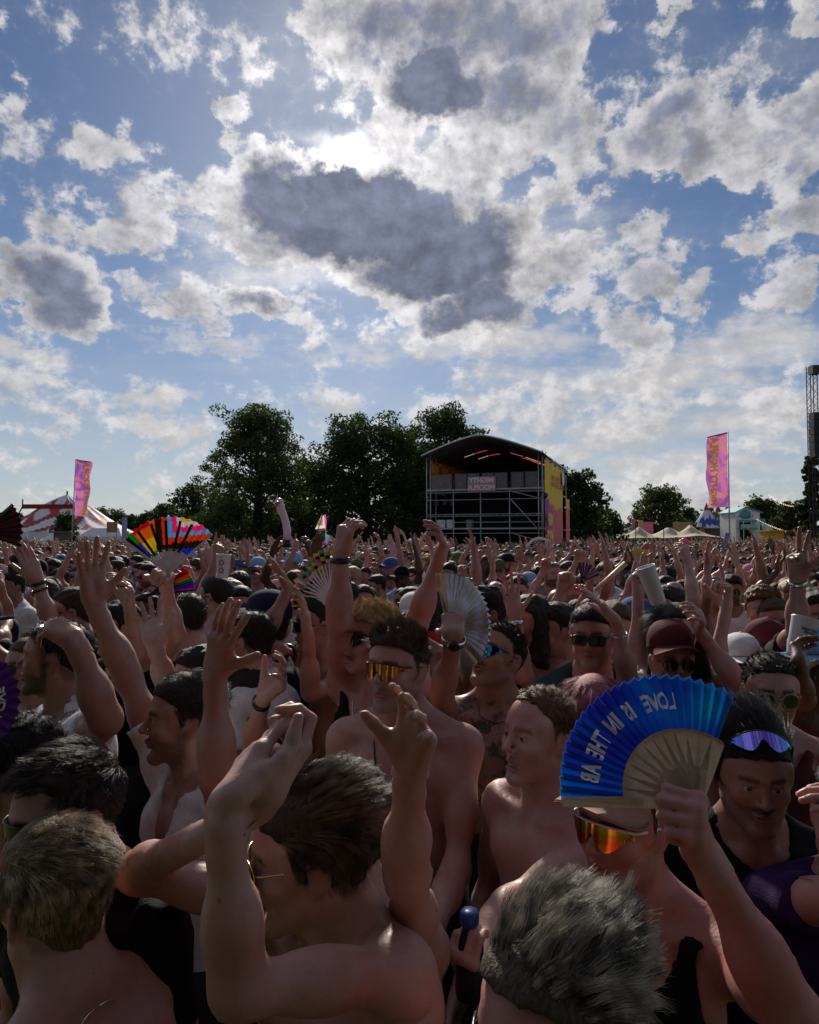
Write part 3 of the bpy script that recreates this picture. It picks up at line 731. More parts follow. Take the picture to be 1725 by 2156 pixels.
    def flesh(s, legs=False):
        L = list(s.pr_head) + list(s.pr_torso) + s.pr_neck
        for a in s.arms: L += a['prims'] + a['hand']
        return L
    def head_local(s, v): return (v - s.Hc) @ s.R / s.sc

# ------------------------------------------------------------------ dressing a figure
def gauss(x, s): return np.exp(-(x / s) ** 2)
def skin_paint(fig, v, beard=0., mous=0., brow=1., scalp=0., lips=.8, tattoo=0., recede=0.0):
    q = fig.head_local(v); out = np.zeros((len(v), 4))
    x, y, z = q[:, 0], q[:, 1], q[:, 2]; ax = np.abs(x)
    on = (np.linalg.norm(q - [0, 0, 0], axis=1) < .16) & (field(fig.pr_head, v.astype(np.float32)) > -.014)
    out[:, 0] = on * lips * np.clip(1.5 * (gauss(x, .024) * (y > .085) * (gauss(z + .0585, .0055) + gauss(z + .0725, .0065))), 0, 1)
    out[:, 0] = np.maximum(out[:, 0], on * .45 * (gauss(np.linalg.norm(q - [0, .108, -.028], axis=1), .016) + (ax > .079) * 1.0))
    bm = np.clip((-.040 - z) / .012, 0, 1) * np.clip((y - .0 + (z + .07) * -.2) / .02, 0, 1)
    bm = np.maximum(bm, np.clip((y + .005) / .01, 0, 1) * np.clip((.03 - y) / .01, 0, 1) * np.clip((.02 - z) / .02, 0, 1) * (ax > .045))
    low = np.clip((z + .125) / .02, 0, 1)
    mm = np.clip(1.3 * gauss(z + .0485, .0085) * gauss(x, .033), 0, 1) * (y > .08)
    lip = gauss(x, .024) * gauss(z + .066, .012) * (y > .085)
    bw = np.clip(1.5 * gauss(z - .0275 + (ax - .03) ** 2 * 4, .0052), 0, 1) * (ax > .011) * (ax < .052) * (y > .060)
    sc = np.clip((hairline(q) - recede * np.clip(y / .06, 0, 1) + .004) / .012, 0, 1) * scalp * (z > -.075)
    out[:, 1] = on * np.clip(np.maximum.reduce([bm * beard * low * (1 - lip), mm * mous * 1.2, bw * brow * .9, sc]), 0, 1)
    out[:, 2] = (1 - on) * tattoo * (field(fig.pr_torso, v.astype(np.float32)) < .03) if tattoo else 0
    L_ = ((v - fig.N) @ fig.T) / fig.sc
    if not fig.fem: out[:, 0] = np.maximum(out[:, 0], (1 - on) * .9 * (gauss(np.linalg.norm((np.abs(L_) - np.array([.098 * fig.build, .085, .168])) * [1, .3, 1], axis=1), .013) * (L_[:, 1] > 0)))
    out[:, 0] = np.maximum(out[:, 0], (1 - on) * .16 * np.clip((L_[:, 2] + .10) / .08, 0, 1) * (np.abs(L_[:, 2]) < .2))
    if beard > .3: out[:, 1] = np.maximum(out[:, 1], (1 - on) * .22 * gauss(L_[:, 0], .075) * gauss(L_[:, 2] + .15, .075) * (L_[:, 1] > 0))
    # thin dark seam of the lashes, lips
    lash = on * (y > .07) * gauss(z - .0100, .0024) * (ax > .018) * (ax < .044)
    out[:, 1] = np.maximum(out[:, 1], .75 * lash)
    seam = on * gauss(z + .0645, .0022) * gauss(x, .022) * (y > .08)
    out[:, 1] = np.maximum(out[:, 1], seam * .7)
    return out
def body_mesh(fig, base, mat, h, parent, cutz=None, **pk):
    prims = fig.flesh(); hh, hn, hb = h; q = fig.sc
    hl = fig.Hc - np.array([.135, .135, .150]) * q; hu = fig.Hc + np.array([.135, .135, .165]) * q
    parts = []; boxes = []
    v, f = sculpt(prims, hh, hl, hu); parts.append((v, f)); boxes.append((hl, hu))
    for (l, u) in fig.hand_boxes:
        v, f = sculpt(prims, hn, l, u, cut=boxes[1:]); parts.append((v, f)); boxes.append((l, u))
    v, f = sculpt(prims, hb, cut=boxes); parts.append((v, f))
    n = 0; V = []; Fc = []
    for v, f in parts: V.append(v); Fc.append(f + n); n += len(v)
    V = np.concatenate(V); Fc = np.concatenate(Fc)
    o = mesh_obj('body', V - base, Fc, mat, parent)
    paint(o, skin_paint(fig, V, **pk))
    return o
def garment(fig, base, kind, mat, h, parent, name=None, loose=.010, neck=None, seed=0, **kw):
    q = fig.sc; prims = list(fig.pr_torso[1:]); b = fig.build
    T = fig.T.astype(np.float32); N = fig.N.astype(np.float32)
    arms = fig.arms
    def post(X, D):
        infl = loose + .0045 * wob(X, 38., seed) + .0022 * wob(X, 95., seed + 1)
        D = D - infl
        if kind in ('tee', 'open'):
            for a in arms:
                u = _unit(a['E'] - a['S']); sl = kw.get('sleeve', .155) * q
                d = np.full(X.shape[:-1], 9., np.float32)
                for p in a['prims'][:3]: d = smin(d, dprim(p, X), .03)
                d = np.maximum(d - infl - .005, ((X - a['S'].astype(np.float32)) @ u.astype(np.float32)) - sl)
                D = smin(D, d, .025)
        L = ((X - N) @ T) / q
        x, y, z = L[..., 0], L[..., 1], L[..., 2]
        r = neck or {'tee': .078, 'tank': .105, 'open': .075, 'vest': .10}[kind]
        hole = np.sqrt(x * x + ((y - .035) * .9) ** 2 + ((z - .015) * (.85 if kind != 'tank' else .62)) ** 2)
        D = np.maximum(D, (r - hole) * q)
        if kind in ('tank', 'vest'):
            for sd in (-1, 1):
                S = np.array([sd * .205 * b, 0, -.085]); rr = np.sqrt((x - S[0]) ** 2 + (y * .62) ** 2 + ((z - S[2]) * .72) ** 2)
                D = np.maximum(D, (.098 - rr) * q)
            D = np.maximum(D, (z + .015) * q)
        if kind == 'open':
            w = .012 + .030 * np.clip((z + .42) / .40, 0, 1)
            D = np.maximum(D, np.minimum((w - np.abs(x)), y) * q)
        return D
    v, f = sculpt(prims, h, post=post, pad=.03)
    return mesh_obj(name or {'tee': 'shirt', 'tank': 'tank_top', 'open': 'open_shirt', 'vest': 'vest'}[kind], v - base, f, mat, parent)
def legs(fig, base, mat, shoe, parent, name='trousers'):
    m = MB(); z0 = max(.55, fig.N[2] - .50 * fig.sc); T = fig.T; c = fig.N - base; c = np.array([c[0], c[1], 0])
    xw = np.array([T[0, 0], T[1, 0], 0]); xw = xw / (np.linalg.norm(xw) + 1e-9)
    for sd in (-1, 1):
        p = c + xw * sd * .085
        m.tube([p + [0, 0, z0 + .02], p + xw * sd * .02 + [0, 0, z0 * .72], p + xw * sd * .03 + [0, 0, z0 * .5], p + xw * sd * .035 + [0, 0, .06]], [.118, .100, .072, .058], 10)
    m.tube([c + [0, 0, z0 + .12], c + [0, 0, z0 + .02], c + [0, 0, z0 - .08]], [.135, .175, .15], 14, flat=.72)
    m.build(name, mat, parent, True)
    s = MB(); fw = np.array([T[0, 1], T[1, 1], 0]); fw = fw / (np.linalg.norm(fw) + 1e-9)
    for sd in (-1, 1):
        p = c + xw * sd * .12
        s.tube([p - fw * .09 + [0, 0, .05], p + [0, 0, .06], p + fw * .10 + [0, 0, .045], p + fw * .17 + [0, 0, .035]], [.035, .048, .046, .025], 10, flat=.9)
    s.build('shoes', shoe, parent, True)
def lens_pts(kind, sd=0):
    if kind == 'visor':
        top = [(x, .026 - 2.0 * x * x) for x in np.linspace(-.070, .070, 15)]
        bot = [(x, -.026 + (.030 * gauss(x, .013)) + 3.2 * max(0, abs(x) - .03) ** 1.35) for x in np.linspace(.070, -.070, 21)]
        return top + bot
    w, hh, n = {'wayfarer': (.0275, .0205, 3.2), 'round': (.0255, .0245, 2.0), 'aviator': (.028, .026, 2.5), 'square': (.030, .0185, 4.), 'cat': (.030, .019, 2.6)}[kind]
    out = []
    for k in range(28):
        a = 2 * math.pi * k / 28; c, s_ = math.cos(a), math.sin(a)
        x = abs(c) ** (2 / n) * w * (1 if c >= 0 else -1); z = abs(s_) ** (2 / n) * hh * (1 if s_ >= 0 else -1)
        if kind in ('wayfarer', 'aviator'): x *= 1 + .12 * z / hh
        out.append((sd * .0345 + x * (sd or 1), z - .003))
    return out
def glasses(kind, lens, frame, Hm, Ht, sc, parent, name='sunglasses', dz=0.0, dy=0.0, tilt=0.0, thick=None, only=None):
    t = R_(tilt); Rt = np.array([[1, 0, 0], [0, math.cos(t), -math.sin(t)], [0, math.sin(t), math.cos(t)]])
    pivot = np.array([0, -.01, .0])
    def place(p):
        p = np.asarray(p, float); p = pivot + Rt @ (p - pivot) + np.array([0, dy, dz]); return Hm @ (p * sc) + Ht
    curve = 8.0 if kind == 'visor' else 4.2
    yy = lambda x: .107 - curve * x * x
    fr = MB(); ln = MB(); th = thick or {'visor': .0022, 'wayfarer': .0034, 'round': .0014, 'aviator': .0014, 'square': .0034, 'cat': .0036}[kind]
    for sd in ((0,) if kind == 'visor' else (-1, 1)):
        pts = lens_pts(kind, sd); n = len(pts)
        cx = sum(p[0] for p in pts) / n; cz = sum(p[1] for p in pts) / n
        rings = []
        for s in (1.0, .72, .4, 0.0):
            if kind == 'visor':
                rings.append([(p[0] * (1 if s == 1 else (.35 + .65 * s if False else p[0] and 1)), cz + (p[1] - cz) * s) for p in pts])
            else: rings.append([(cx + (p[0] - cx) * s, cz + (p[1] - cz) * s) for p in pts])
        for off in (0, -.0016):
            v = []; f = []
            for rg in rings: v += [place((x, yy(x) + off + .003 * (1 - 0), z)) for x, z in rg]
            for i in range(len(rings) - 1):
                for k in range(n):
                    q = (i * n + k, i * n + (k + 1) % n, (i + 1) * n + (k + 1) % n, (i + 1) * n + k); f.append(q if off else q[::-1])
            ln.add(v, f)
        ring = [place((x, yy(x) + .002, z)) for x, z in pts]
        if kind != 'visor': fr.tube(ring + ring[:2], th * sc, 6, cap=False)
        else: fr.tube(ring[:15], th * sc * 1.15, 6)
    hx = .070 if kind == 'visor' else .0645
    for sd in (-1, 1):
        z0 = .016 if kind == 'visor' else .008
        fr.tube([place((sd * hx, yy(hx) + .002, z0)), place((sd * (hx + .006), yy(hx) - .012, z0)), place((sd * .0805, -.005, .012)), place((sd * .0795, -.022, .006)), place((sd * .078, -.034, -.014))],
                [th * 1.1 * sc, th * sc * (1.5 if kind == 'visor' else 1.1), th * sc, th * sc, th * .8 * sc], 6)
    if kind != 'visor': fr.tube([place((-.0095, .1085, .003)), place((0, .1115, .0055)), place((.0095, .1085, .003))], th * sc, 6)
    o = fr.build(name, frame, parent, True); ln.build('lens', lens, o, True)
    return o
def cap(mat, Hm, Ht, sc, parent, brim='front', name='cap', yaw=0.0, brim_mat=None, tall=1.0, soft=False):
    m = MB(); v = []; f = []; n = 28; c0 = np.array([0, -.012, .036])
    prof = [(1.13, -.012), (1.14, .012), (1.11, .038), (.98, .066), (.74, .088), (.42, .101), (.12, .106), (.005, .1065)]
    cy = R_(yaw); Rz = np.array([[math.cos(cy), -math.sin(cy), 0], [math.sin(cy), math.cos(cy), 0], [0, 0, 1]])
    pl = lambda p: Hm @ ((c0 + Rz @ np.array(p)) * sc) + Ht
    for (r, z) in prof:
        for k in range(n):
            a = 2 * math.pi * k / n; w = 1 + .012 * math.cos(6 * a)
            x = .080 * r * math.cos(a) * w; y = .101 * r * math.sin(a) * w
            v.append(pl((x, y, .030 + z * tall + (.018 * math.sin(a) if z < .03 else 0) + (.006 * math.sin(2 * a + 1) if soft else 0))))
    for i in range(len(prof) - 1):
        for k in range(n): f.append((i * n + k, i * n + (k + 1) % n, (i + 1) * n + (k + 1) % n, (i + 1) * n + k))
    m.add(v, f); m.tube([pl((0, 0, .132 + .03 * (tall - 1) * 3.4)), pl((0, 0, .140 + .03 * (tall - 1) * 3.4))], .007 * sc, 8)
    o = m.build(name, mat, parent, True)
    b = MB(); v = []; f = []
    if brim in ('front',):
        K = 15
        for lay in (0, -.004):
            for j in range(4):
                for k in range(K):
                    a = R_(22 + 136 * k / (K - 1)); t = j / 3; e = math.sin((k / (K - 1)) * math.pi) ** .6
                    r = 1.10 + t * .74 * e
                    x = .080 * r * math.cos(a) * (1 - .04 * t); y = .101 * (1.10 * math.sin(a) + t * .74 * e * (math.sin(a)))
                    z = .030 - .006 + .018 * math.sin(a) - .020 * t * (1 + .0) + .030 * t * (1 - (x / .085) ** 2) - .012 * t
                    v.append(pl((x, y, z + lay)))
        for lay in range(2):
            for j in range(3):
                for k in range(K - 1):
                    a = lay * 4 * K + j * K + k; q = (a, a + 1, a + K + 1, a + K); f.append(q if lay else q[::-1])
        for k in range(K - 1): a = 3 * K + k; f.append((a, a + 1, a + 1 + 4 * K, a + 4 * K))
        b.add(v, f); b.build('peak', brim_mat or mat, o, True)
    elif brim == 'round':
        for lay in (0, -.004):
            for j in range(3):
                for k in range(n):
                    a = 2 * math.pi * k / n; r = 1.1 + .34 * j
                    v.append(pl((.080 * r * math.cos(a), .101 * r * math.sin(a), .020 + .012 * math.sin(a) + lay - .010 * j + .010 * j * abs(math.cos(a)) ** 2)))
        for lay in range(2):
            for j in range(2):
                for k in range(n):
                    a = lay * 3 * n + j * n + k; a2 = lay * 3 * n + j * n + (k + 1) % n; q = (a, a2, a2 + n, a + n); f.append(q if lay else q[::-1])
        for k in range(n): f.append((2 * n + k, 2 * n + (k + 1) % n, 5 * n + (k + 1) % n, 5 * n + k))
        b.add(v, f); b.build('brim', brim_mat or mat, o, True)
    return o
def band(fig, side, base, mat, parent, name='wristband', at=.03, w=.012, r=.032, face=None):
    "a strap round the wrist; face = material of a watch face"
    W, u, Mh = fig.wr[side]; c = W - u * at * fig.sc - base; m = MB()
    s = Mh[:, 0]; n = np.cross(u, s); n /= np.linalg.norm(n); s = np.cross(n, u)
    pts = [c + (s * math.cos(a) * r * 1.12 + n * math.sin(a) * r * .92) * fig.sc for a in np.linspace(0, 2 * math.pi, 19)[:-1]]
    v = []; f = []
    for k, p in enumerate(pts):
        out = _unit(p - c)
        for (a, b2) in ((-w / 2, 0), (-w / 2, .003), (w / 2, .003), (w / 2, 0)): v.append(p + u * a * fig.sc + out * b2 * fig.sc)
    for k in range(18):
        for j in range(4): f.append((k * 4 + j, k * 4 + (j + 1) % 4, ((k + 1) % 18) * 4 + (j + 1) % 4, ((k + 1) % 18) * 4 + j))
    m.add(v, f); o = m.build(name, mat, parent, True)
    if face is not None:
        q = MB(); ctr = c - n * r * 1.0 * fig.sc * (1 if (Mh[:, 1] @ n) > 0 else -1)
        q.lathe(ctr, [(.001, -.004), (.017, -.004), (.017, .004), (.015, .006), (.001, .006)], 18, M=np.stack([s, u, -n if (Mh[:, 1] @ n) > 0 else n], 1)); q.build('watch_face', face, o, True)
    return o
def necklace(fig, base, mat, parent, drop=.10, r=.0022, pendant=None, name='necklace', beads=False):
    m = MB(); pts = []
    body = fig.pr_torso
    for t in np.linspace(-1, 1, 33):
        a = t * math.pi
        p = fig.tp(.070 * math.sin(a) * (1.0), -.03 + .085 * (1 - math.cos(a - math.pi)) * .5 * 0 + (.058 * -math.cos(a)) * -1 * -1, .0) if False else None
        u = abs(t)
        x = .062 * math.sin((1 - u) * math.pi / 2 * 1.0) if False else .066 * math.sin(u * math.pi) ** .8 * (1 if t > 0 else -1)
        front = .5 + .5 * math.cos(u * math.pi)
        z = .02 - front ** 1.6 * drop; y = -.05 + .16 * front ** .6
        p = fig.tp(x, y, z)
        for _ in range(3):
            d = field(body, p[None].astype(np.float32))[0]
            e = 2e-3; g = np.array([field(body, (p + np.eye(3)[i] * e)[None].astype(np.float32))[0] - d for i in range(3)]); g /= np.linalg.norm(g) + 1e-9
            p = p - g * (d - r * 1.2)
        pts.append(p - base)
    if beads:
        for i in range(len(pts) - 1):
            for k in range(2):
                c = pts[i] + (pts[i + 1] - pts[i]) * (k / 2 + .1); e = pts[i] + (pts[i + 1] - pts[i]) * (k / 2 + .45); m.tube([c, e], r, 6)
    else: m.tube(pts, r, 6)
    o = m.build(name, mat, parent, True)
    if pendant is not None:
        q = MB(); mid = pts[16]; f = fig.T[:, 1] * .006
        if pendant[0] == 'cross': q.box(mid + f - [0, 0, .022], (.004, .004, .04)); q.box(mid + f - [0, 0, .014], (.022, .004, .0042))
        else: q.tube([mid + f, mid + f - [0, 0, .03]], [.004, .0045], 8)
        q.build('pendant', pendant[1], o)
    return o
def nails(fig, base, mat, parent, which=None, ln=.011):
    m = MB()
    for i, (p, d, r) in enumerate(fig.tips):
        if which is not None and i // 5 not in which: continue
        m.tube([p - base + d * r * .2, p - base + d * (r * .9), p - base + d * (r + ln * .6), p - base + d * (r + ln)], [r * .62, r * .95, r * .72, r * .2], 8, flat=.6)
    m.build('nails', mat, parent, True)
def finger_ring(fig, base, mat, parent, hand=0, finger=2):
    p, d, r = fig.tips[hand * 5 + finger]; c = p - d * .06 * fig.sc - base
    MB().tube([c - d * .003, c + d * .003], r * 1.25, 10).build('ring', mat, parent, True)

def person(label, fig, skin, hair=None, top=None, shades=None, h=(.005, .0045, .011), beard=0., mous=0., brow=1., scalp=.55, lips=.8, tattoo=0., recede=0.,
           bottom=None, group=None, strands=0, width=.0006, seed=0, hlen=1.0, thin=None, cap_h=None, bumps=1.0, look=(0, 0), locks=14, gather=.72):
    fig.rest()
    base = np.array([fig.N[0], fig.N[1], 0.0])
    root = empty('person', base, label, 'person', group)
    o = body_mesh(fig, base, skin, h, root, beard=beard, mous=mous, brow=brow, scalp=scalp if hair else 0.0, lips=lips, tattoo=tattoo, recede=recede)
    Ht = fig.Hc - base
    if not shades or len(shades) > 3 and shades[3].get('tilt'): eyes(fig, base, root, look=look)
    if hair:
        hc = hair_cap(hair[0], cap_h or (h[0] * 1.3), recede, seed, bumps * (.35 if strands else 1), fig.R, Ht, fig.sc, 'hair', hair[1][0], root, vs=.55 if strands else 1.0)
        if strands: hair_strands(hair[0], int(strands * 1.6), fig.R, Ht, fig.sc, hair[1][1], hc, seed, recede, width, hlen, thin, locks=locks, gather=gather)
    if top: garment(fig, base, top[0], top[1], h[2] * 1.05, root, seed=seed, **(top[2] if len(top) > 2 else {}))
    if shades: glasses(shades[0], shades[1], shades[2], fig.R, Ht, fig.sc, root, **(shades[3] if len(shades) > 3 else {}))
    legs(fig, base, bottom or MATS['dark_cotton'], MATS['black_shoe'], root)
    return root, base, Ht
def eyes(fig, base, parent, iris=None, look=(0, 0)):
    for s in (-1, 1):
        m = MB(); R = fig.R; c = fig.Hc + R @ (np.array([s * .031, .0786, .0044]) * fig.sc) - base; a, b = R_(look[0]), R_(look[1])
        d = np.array([math.sin(a), math.cos(a) * math.cos(b), math.sin(b)]); x = _unit(np.cross(d, [0, 0, 1])); u = np.cross(x, d); Mx = R @ np.stack([x, u, d], 1)
        prof = [(.0130 * math.sin(t), .0130 * math.cos(t)) for t in np.linspace(math.pi * .62, .50, 8)]; m.lathe(c, [(p * fig.sc, q * fig.sc) for p, q in prof], 16, 0, Mx)
        m.lathe(c, [(.0130 * math.sin(t) * fig.sc, .0130 * math.cos(t) * fig.sc) for t in (.50, .35, .22)], 16, 1, Mx); m.lathe(c, [(.0130 * math.sin(t) * fig.sc, .0130 * math.cos(t) * fig.sc) for t in (.22, .1, .0)], 16, 2, Mx)
        m.build('eye', [MATS['eye_white'], iris or MATS['iris_brown'], MATS['black_plastic']], parent, True)
def head_at(px, py, hpx):
    "head centre whose chin-to-crown height is hpx photo pixels -> world point"
    return P(px, py, .238 * F / hpx)

# ------------------------------------------------------------------ shared materials
SK = {'fair': skin_mat('fair_skin', (.47, .285, .255)), 'pale': skin_mat('pale_skin', (.52, .325, .29), beard=(.20, .12, .06)), 'tan': skin_mat('tanned_skin', (.38, .22, .18)),
      'olive': skin_mat('olive_skin', (.32, .19, .152)), 'red': skin_mat('sunburnt_skin', (.45, .225, .205)), 'brown': skin_mat('brown_skin', (.16, .085, .055)), 'deep': skin_mat('deep_brown_skin', (.085, .047, .032)),
      'tat': skin_mat('tattooed_skin', (.38, .22, .18), tattoo=.9)}
HR = {'black': hair_mat('black_hair', (.010, .008, .007), (.03, .025, .022)), 'dark': hair_mat('dark_brown_hair', (.022, .014, .009), (.06, .038, .022)), 'brown': hair_mat('brown_hair', (.050, .030, .017), (.20, .125, .07)),
      'light': hair_mat('light_brown_hair', (.12, .075, .04), (.26, .17, .09)), 'blond': hair_mat('blond_hair', (.56, .37, .17), (.85, .64, .36)), 'silver': hair_mat('silver_blond_hair', (.105, .088, .066), (.62, .56, .46)), 'ash': hair_mat('ash_blond_hair', (.20, .14, .075), (.66, .52, .33)),
      'grey': hair_mat('grey_hair', (.12, .115, .11), (.30, .29, .28)), 'ginger': hair_mat('ginger_hair', (.17, .06, .022), (.32, .13, .05)), 'pink': hair_mat('pink_hair', (.55, .13, .20), (.75, .25, .33))}
for nm, c in (('white_cotton', (.72, .72, .74)), ('dark_cotton', (.022, .023, .028)), ('black_cotton', (.008, .008, .009)), ('navy_cotton', (.015, .022, .06)), ('teal_cotton', (.02, .05, .055)), ('maroon_cotton', (.11, .018, .028)),
              ('pink_cotton', (.62, .25, .36)), ('red_cotton', (.42, .03, .03)), ('grey_cotton', (.22, .22, .23)), ('sky_cotton', (.25, .40, .62)), ('yellow_cotton', (.62, .46, .06)), ('green_cotton', (.06, .13, .06)), ('purple_cotton', (.035, .012, .08)), ('cream_cotton', (.60, .55, .45)), ('blue_cotton', (.04, .10, .30))):
    noisy(nm, c, .85, 30, .18, .35, spec=.2, bscale=260)
bsdf('black_shoe', (.012, .012, .012), .6)
bsdf('black_plastic', (.010, .010, .011), .28, 0, .5); bsdf('tortoise_plastic', (.07, .032, .012), .3); bsdf('white_plastic', (.75, .75, .75), .35); bsdf('clear_frame', (.30, .22, .08), .25)
bsdf('gold_metal', (.75, .52, .22), .25, 1.0); bsdf('silver_metal', (.72, .72, .74), .25, 1.0); bsdf('dark_lens', (.006, .006, .007), .06, 0, .6); bsdf('brown_lens', (.03, .016, .008), .06, 0, .6)
bsdf('eye_white', (.42, .37, .35), .25, 0, .5); bsdf('iris_brown', (.06, .035, .02), .2, 0, .6)
bsdf('pink_nail', (.85, .07, .22), .22, 0, .6)
def mirror(name, cols, axis=2, rough=.10):
    m = bsdf(name, cols[0], rough, 1.0, .5); nt = m.node_tree; b = nt.nodes['Principled BSDF']
    tc = nt.nodes.new('ShaderNodeTexCoord'); sp = nt.nodes.new('ShaderNodeSeparateXYZ'); nt.links.new(tc.outputs['Generated'], sp.inputs[0])
    n = nt.nodes.new('ShaderNodeTexNoise'); n.inputs['Scale'].default_value = 3.5; nt.links.new(tc.outputs['Generated'], n.inputs['Vector'])
    ad = nt.nodes.new('ShaderNodeMath'); ad.operation = 'MULTIPLY_ADD'; nt.links.new(n.outputs['Fac'], ad.inputs[0]); ad.inputs[1].default_value = .5
    sb = nt.nodes.new('ShaderNodeMath'); sb.operation = 'SUBTRACT'; nt.links.new(sp.outputs[axis], sb.inputs[0]); sb.inputs[1].default_value = .25; nt.links.new(sb.outputs[0], ad.inputs[2])
    rp = nt.nodes.new('ShaderNodeValToRGB'); nt.links.new(ad.outputs[0], rp.inputs[0])
    e = rp.color_ramp.elements
    while len(e) < len(cols): e.new(.5)
    for i, c in enumerate(cols): e[i].position = i / (len(cols) - 1); e[i].color = (*c, 1)
    nt.links.new(rp.outputs[0], b.inputs['Base Color'])
    return m
mirror('gold_mirror', [(.45, .12, .03), (.75, .42, .10), (.35, .22, .05), (.50, .12, .04)], 0)
mirror('orange_mirror', [(.75, .30, .02), (.60, .10, .02), (.30, .25, .03), (.75, .35, .03)], 2)
mirror('blue_mirror', [(.05, .45, .60), (.06, .35, .85), (.10, .20, .75)], 2)
mirror('violet_mirror', [(.10, .25, .85), (.35, .15, .75), (.05, .45, .85)], 0)
mirror('rainbow_mirror', [(.9, .75, .05), (.1, .85, .35), (.75, .1, .8), (.95, .2, .3), (.9, .8, .05), (.1, .8, .6)], 0)

# ================================================================== THE PARK
def D3(px, py, d): return P(px, py, d)
def gx(px, d, z=0.0):
    "point on the ground under photo column px at depth d"
    p = P(px, 1132, d); return np.array([p[0], p[1], z])
def zat(py, d): return float(P(CX, py, d)[2])
grass = noisy('park_grass', (.075, .085, .030), .95, .8, .35, .4, spec=.1, bscale=9, color2=(.13, .11, .055))
g = mesh_obj('ground', [(-2500, -60, 0), (2500, -60, 0), (2500, 4500, 0), (-2500, 4500, 0)], [(0, 1, 2, 3)], grass, None, False); tag(g, kind='structure')
steel = noisy('galvanised_tube', (.42, .43, .45), .45, 30, .2, .1, metal=.6)
dark_steel = bsdf('dark_steel', (.03, .03, .033), .5, .4)
black_fab = noisy('black_drape', (.006, .006, .008), .9, 4, .2, .2)
leaf_mats = []
for i, c in enumerate([(.042, .062, .022), (.052, .070, .024), (.030, .048, .020), (.065, .075, .028)]):
    m = noisy('foliage_%s' % ['green', 'olive', 'deep', 'pale'][i], c, .65, 1.3, .45, 0, spec=.25); nt = m.node_tree; b = nt.nodes['Principled BSDF']
    tr = nt.nodes.new('ShaderNodeBsdfTranslucent'); ms = nt.nodes.new('ShaderNodeMixShader'); ms.inputs[0].default_value = .28
    tr.inputs[0].default_value = (c[0] * 1.6, c[1] * 1.9, c[2] * .9, 1); out = nt.nodes['Material Output']
    nt.links.new(b.outputs[0], ms.inputs[1]); nt.links.new(tr.outputs[0], ms.inputs[2]); nt.links.new(ms.outputs[0], out.inputs[0]); leaf_mats.append(m)
bark = noisy('tree_bark', (.055, .042, .032), .95, 6, .4, .6)
def tree(label, px, d, top_px, w_px, n, leaf, seed, base=None, shape=(1., 1.), mat=0, crown_lo=.16, group='trees round the park', name='tree', gap=.0, spiky=False):
    """crown of leaf clumps on a branching frame: limbs end in clumps, each clump a loose cloud of small leaf faces"""
    r = np.random.default_rng(seed); H = zat(top_px, d); W = w_px * d / F; b = gx(px, d)
    root = empty(name, b, label, 'tree', group)
    m = MB(); tr = W * .035 + .12
    m.tube([(0, 0, -.1), (.05, 0, H * .14), (r.normal() * .1, 0, H * .32), (r.normal() * .3, r.normal() * .3, H * .6), (r.normal() * .4, 0, H * .86)], [tr * 1.3, tr, tr * .85, tr * .5, .05], 9)
    cl = []
    nl = 78 if not spiky else 34
    for i in range(nl):
        t = (i + .5) / nl; zc = H * (crown_lo + (.97 - crown_lo) * t)
        prof = (math.sin(math.pi * min(1, (t * .80 + .16)) ** (.9 * shape[0]))) ** .42 if not spiky else (1.05 - t) * .9
        a = i * 2.4 + r.uniform(-.4, .4); rad = W * .5 * prof * r.uniform(.08, 1.0) ** .5 * shape[1]
        e = np.array([math.cos(a) * rad, math.sin(a) * rad * .8, zc + r.normal() * H * .015])
        s = np.array([0, 0, max(H * .1, zc - rad * .75)])
        if i % 2 == 0: m.tube([s, s * .5 + e * .5 + [0, 0, -.04 * rad], e], [tr * .32, tr * .18, .03], 5)
        cs = W * (.085 + .05 * r.random()) * (1 if not spiky else .7)
        cl.append((e, cs))
        for _ in range(6):
            v = r.normal(size=3); v /= np.linalg.norm(v); v[2] *= .75
            cl.append((e + v * cs * r.uniform(.8, 1.5), cs * r.uniform(.45, .75)))
    m.build('trunk', bark, root, True)
    C = np.array([c for c, _ in cl]); S = np.array([s for _, s in cl]); wgt = S ** 2; wgt /= wgt.sum()
    k = r.choice(len(C), n, p=wgt)
    v = r.normal(size=(n, 3)); v /= np.linalg.norm(v, axis=1)[:, None]
    rad = r.uniform(.25, 1.0, n) ** .45
    pos = C[k] + v * (S[k] * rad)[:, None] * np.array([1, 1, .72]); pos[:, 2] = np.maximum(pos[:, 2], .6)
    u = r.normal(size=(n, 3)); u /= np.linalg.norm(u, axis=1)[:, None]
    w2 = np.cross(u, r.normal(size=(n, 3))); w2 /= np.linalg.norm(w2, axis=1)[:, None]
    ls = leaf * r.uniform(.6, 1.3, n)
    A = u * ls[:, None]; Bv = w2 * (ls * .62)[:, None]
    V = np.stack([pos - A, pos - Bv * 1.0, pos + A, pos + Bv], 1).reshape(-1, 3)
    Fq = np.arange(4 * n).reshape(-1, 4)
    mesh_obj('crown', V, Fq, [leaf_mats[mat], leaf_mats[(mat + 2) % 4]], root, False, (r.random(n) < .35).astype(int))
    return root
tree('tall round-headed tree with sky showing through its crown, left of the dense dark trees', 542, 64, 866, 236, 52000, .125, 1, mat=1, shape=(.95, 1.0), crown_lo=.05)
tree('broad dark tree standing in front of the trees left of the stage tower', 772, 66, 884, 268, 46000, .15, 2, mat=2, shape=(.9, 1.05), crown_lo=.06)
tree('tall dark tree rising behind the roof of the stage tower', 935, 74, 868, 230, 34000, .16, 3, mat=2, shape=(.85, 1.0), crown_lo=.10)
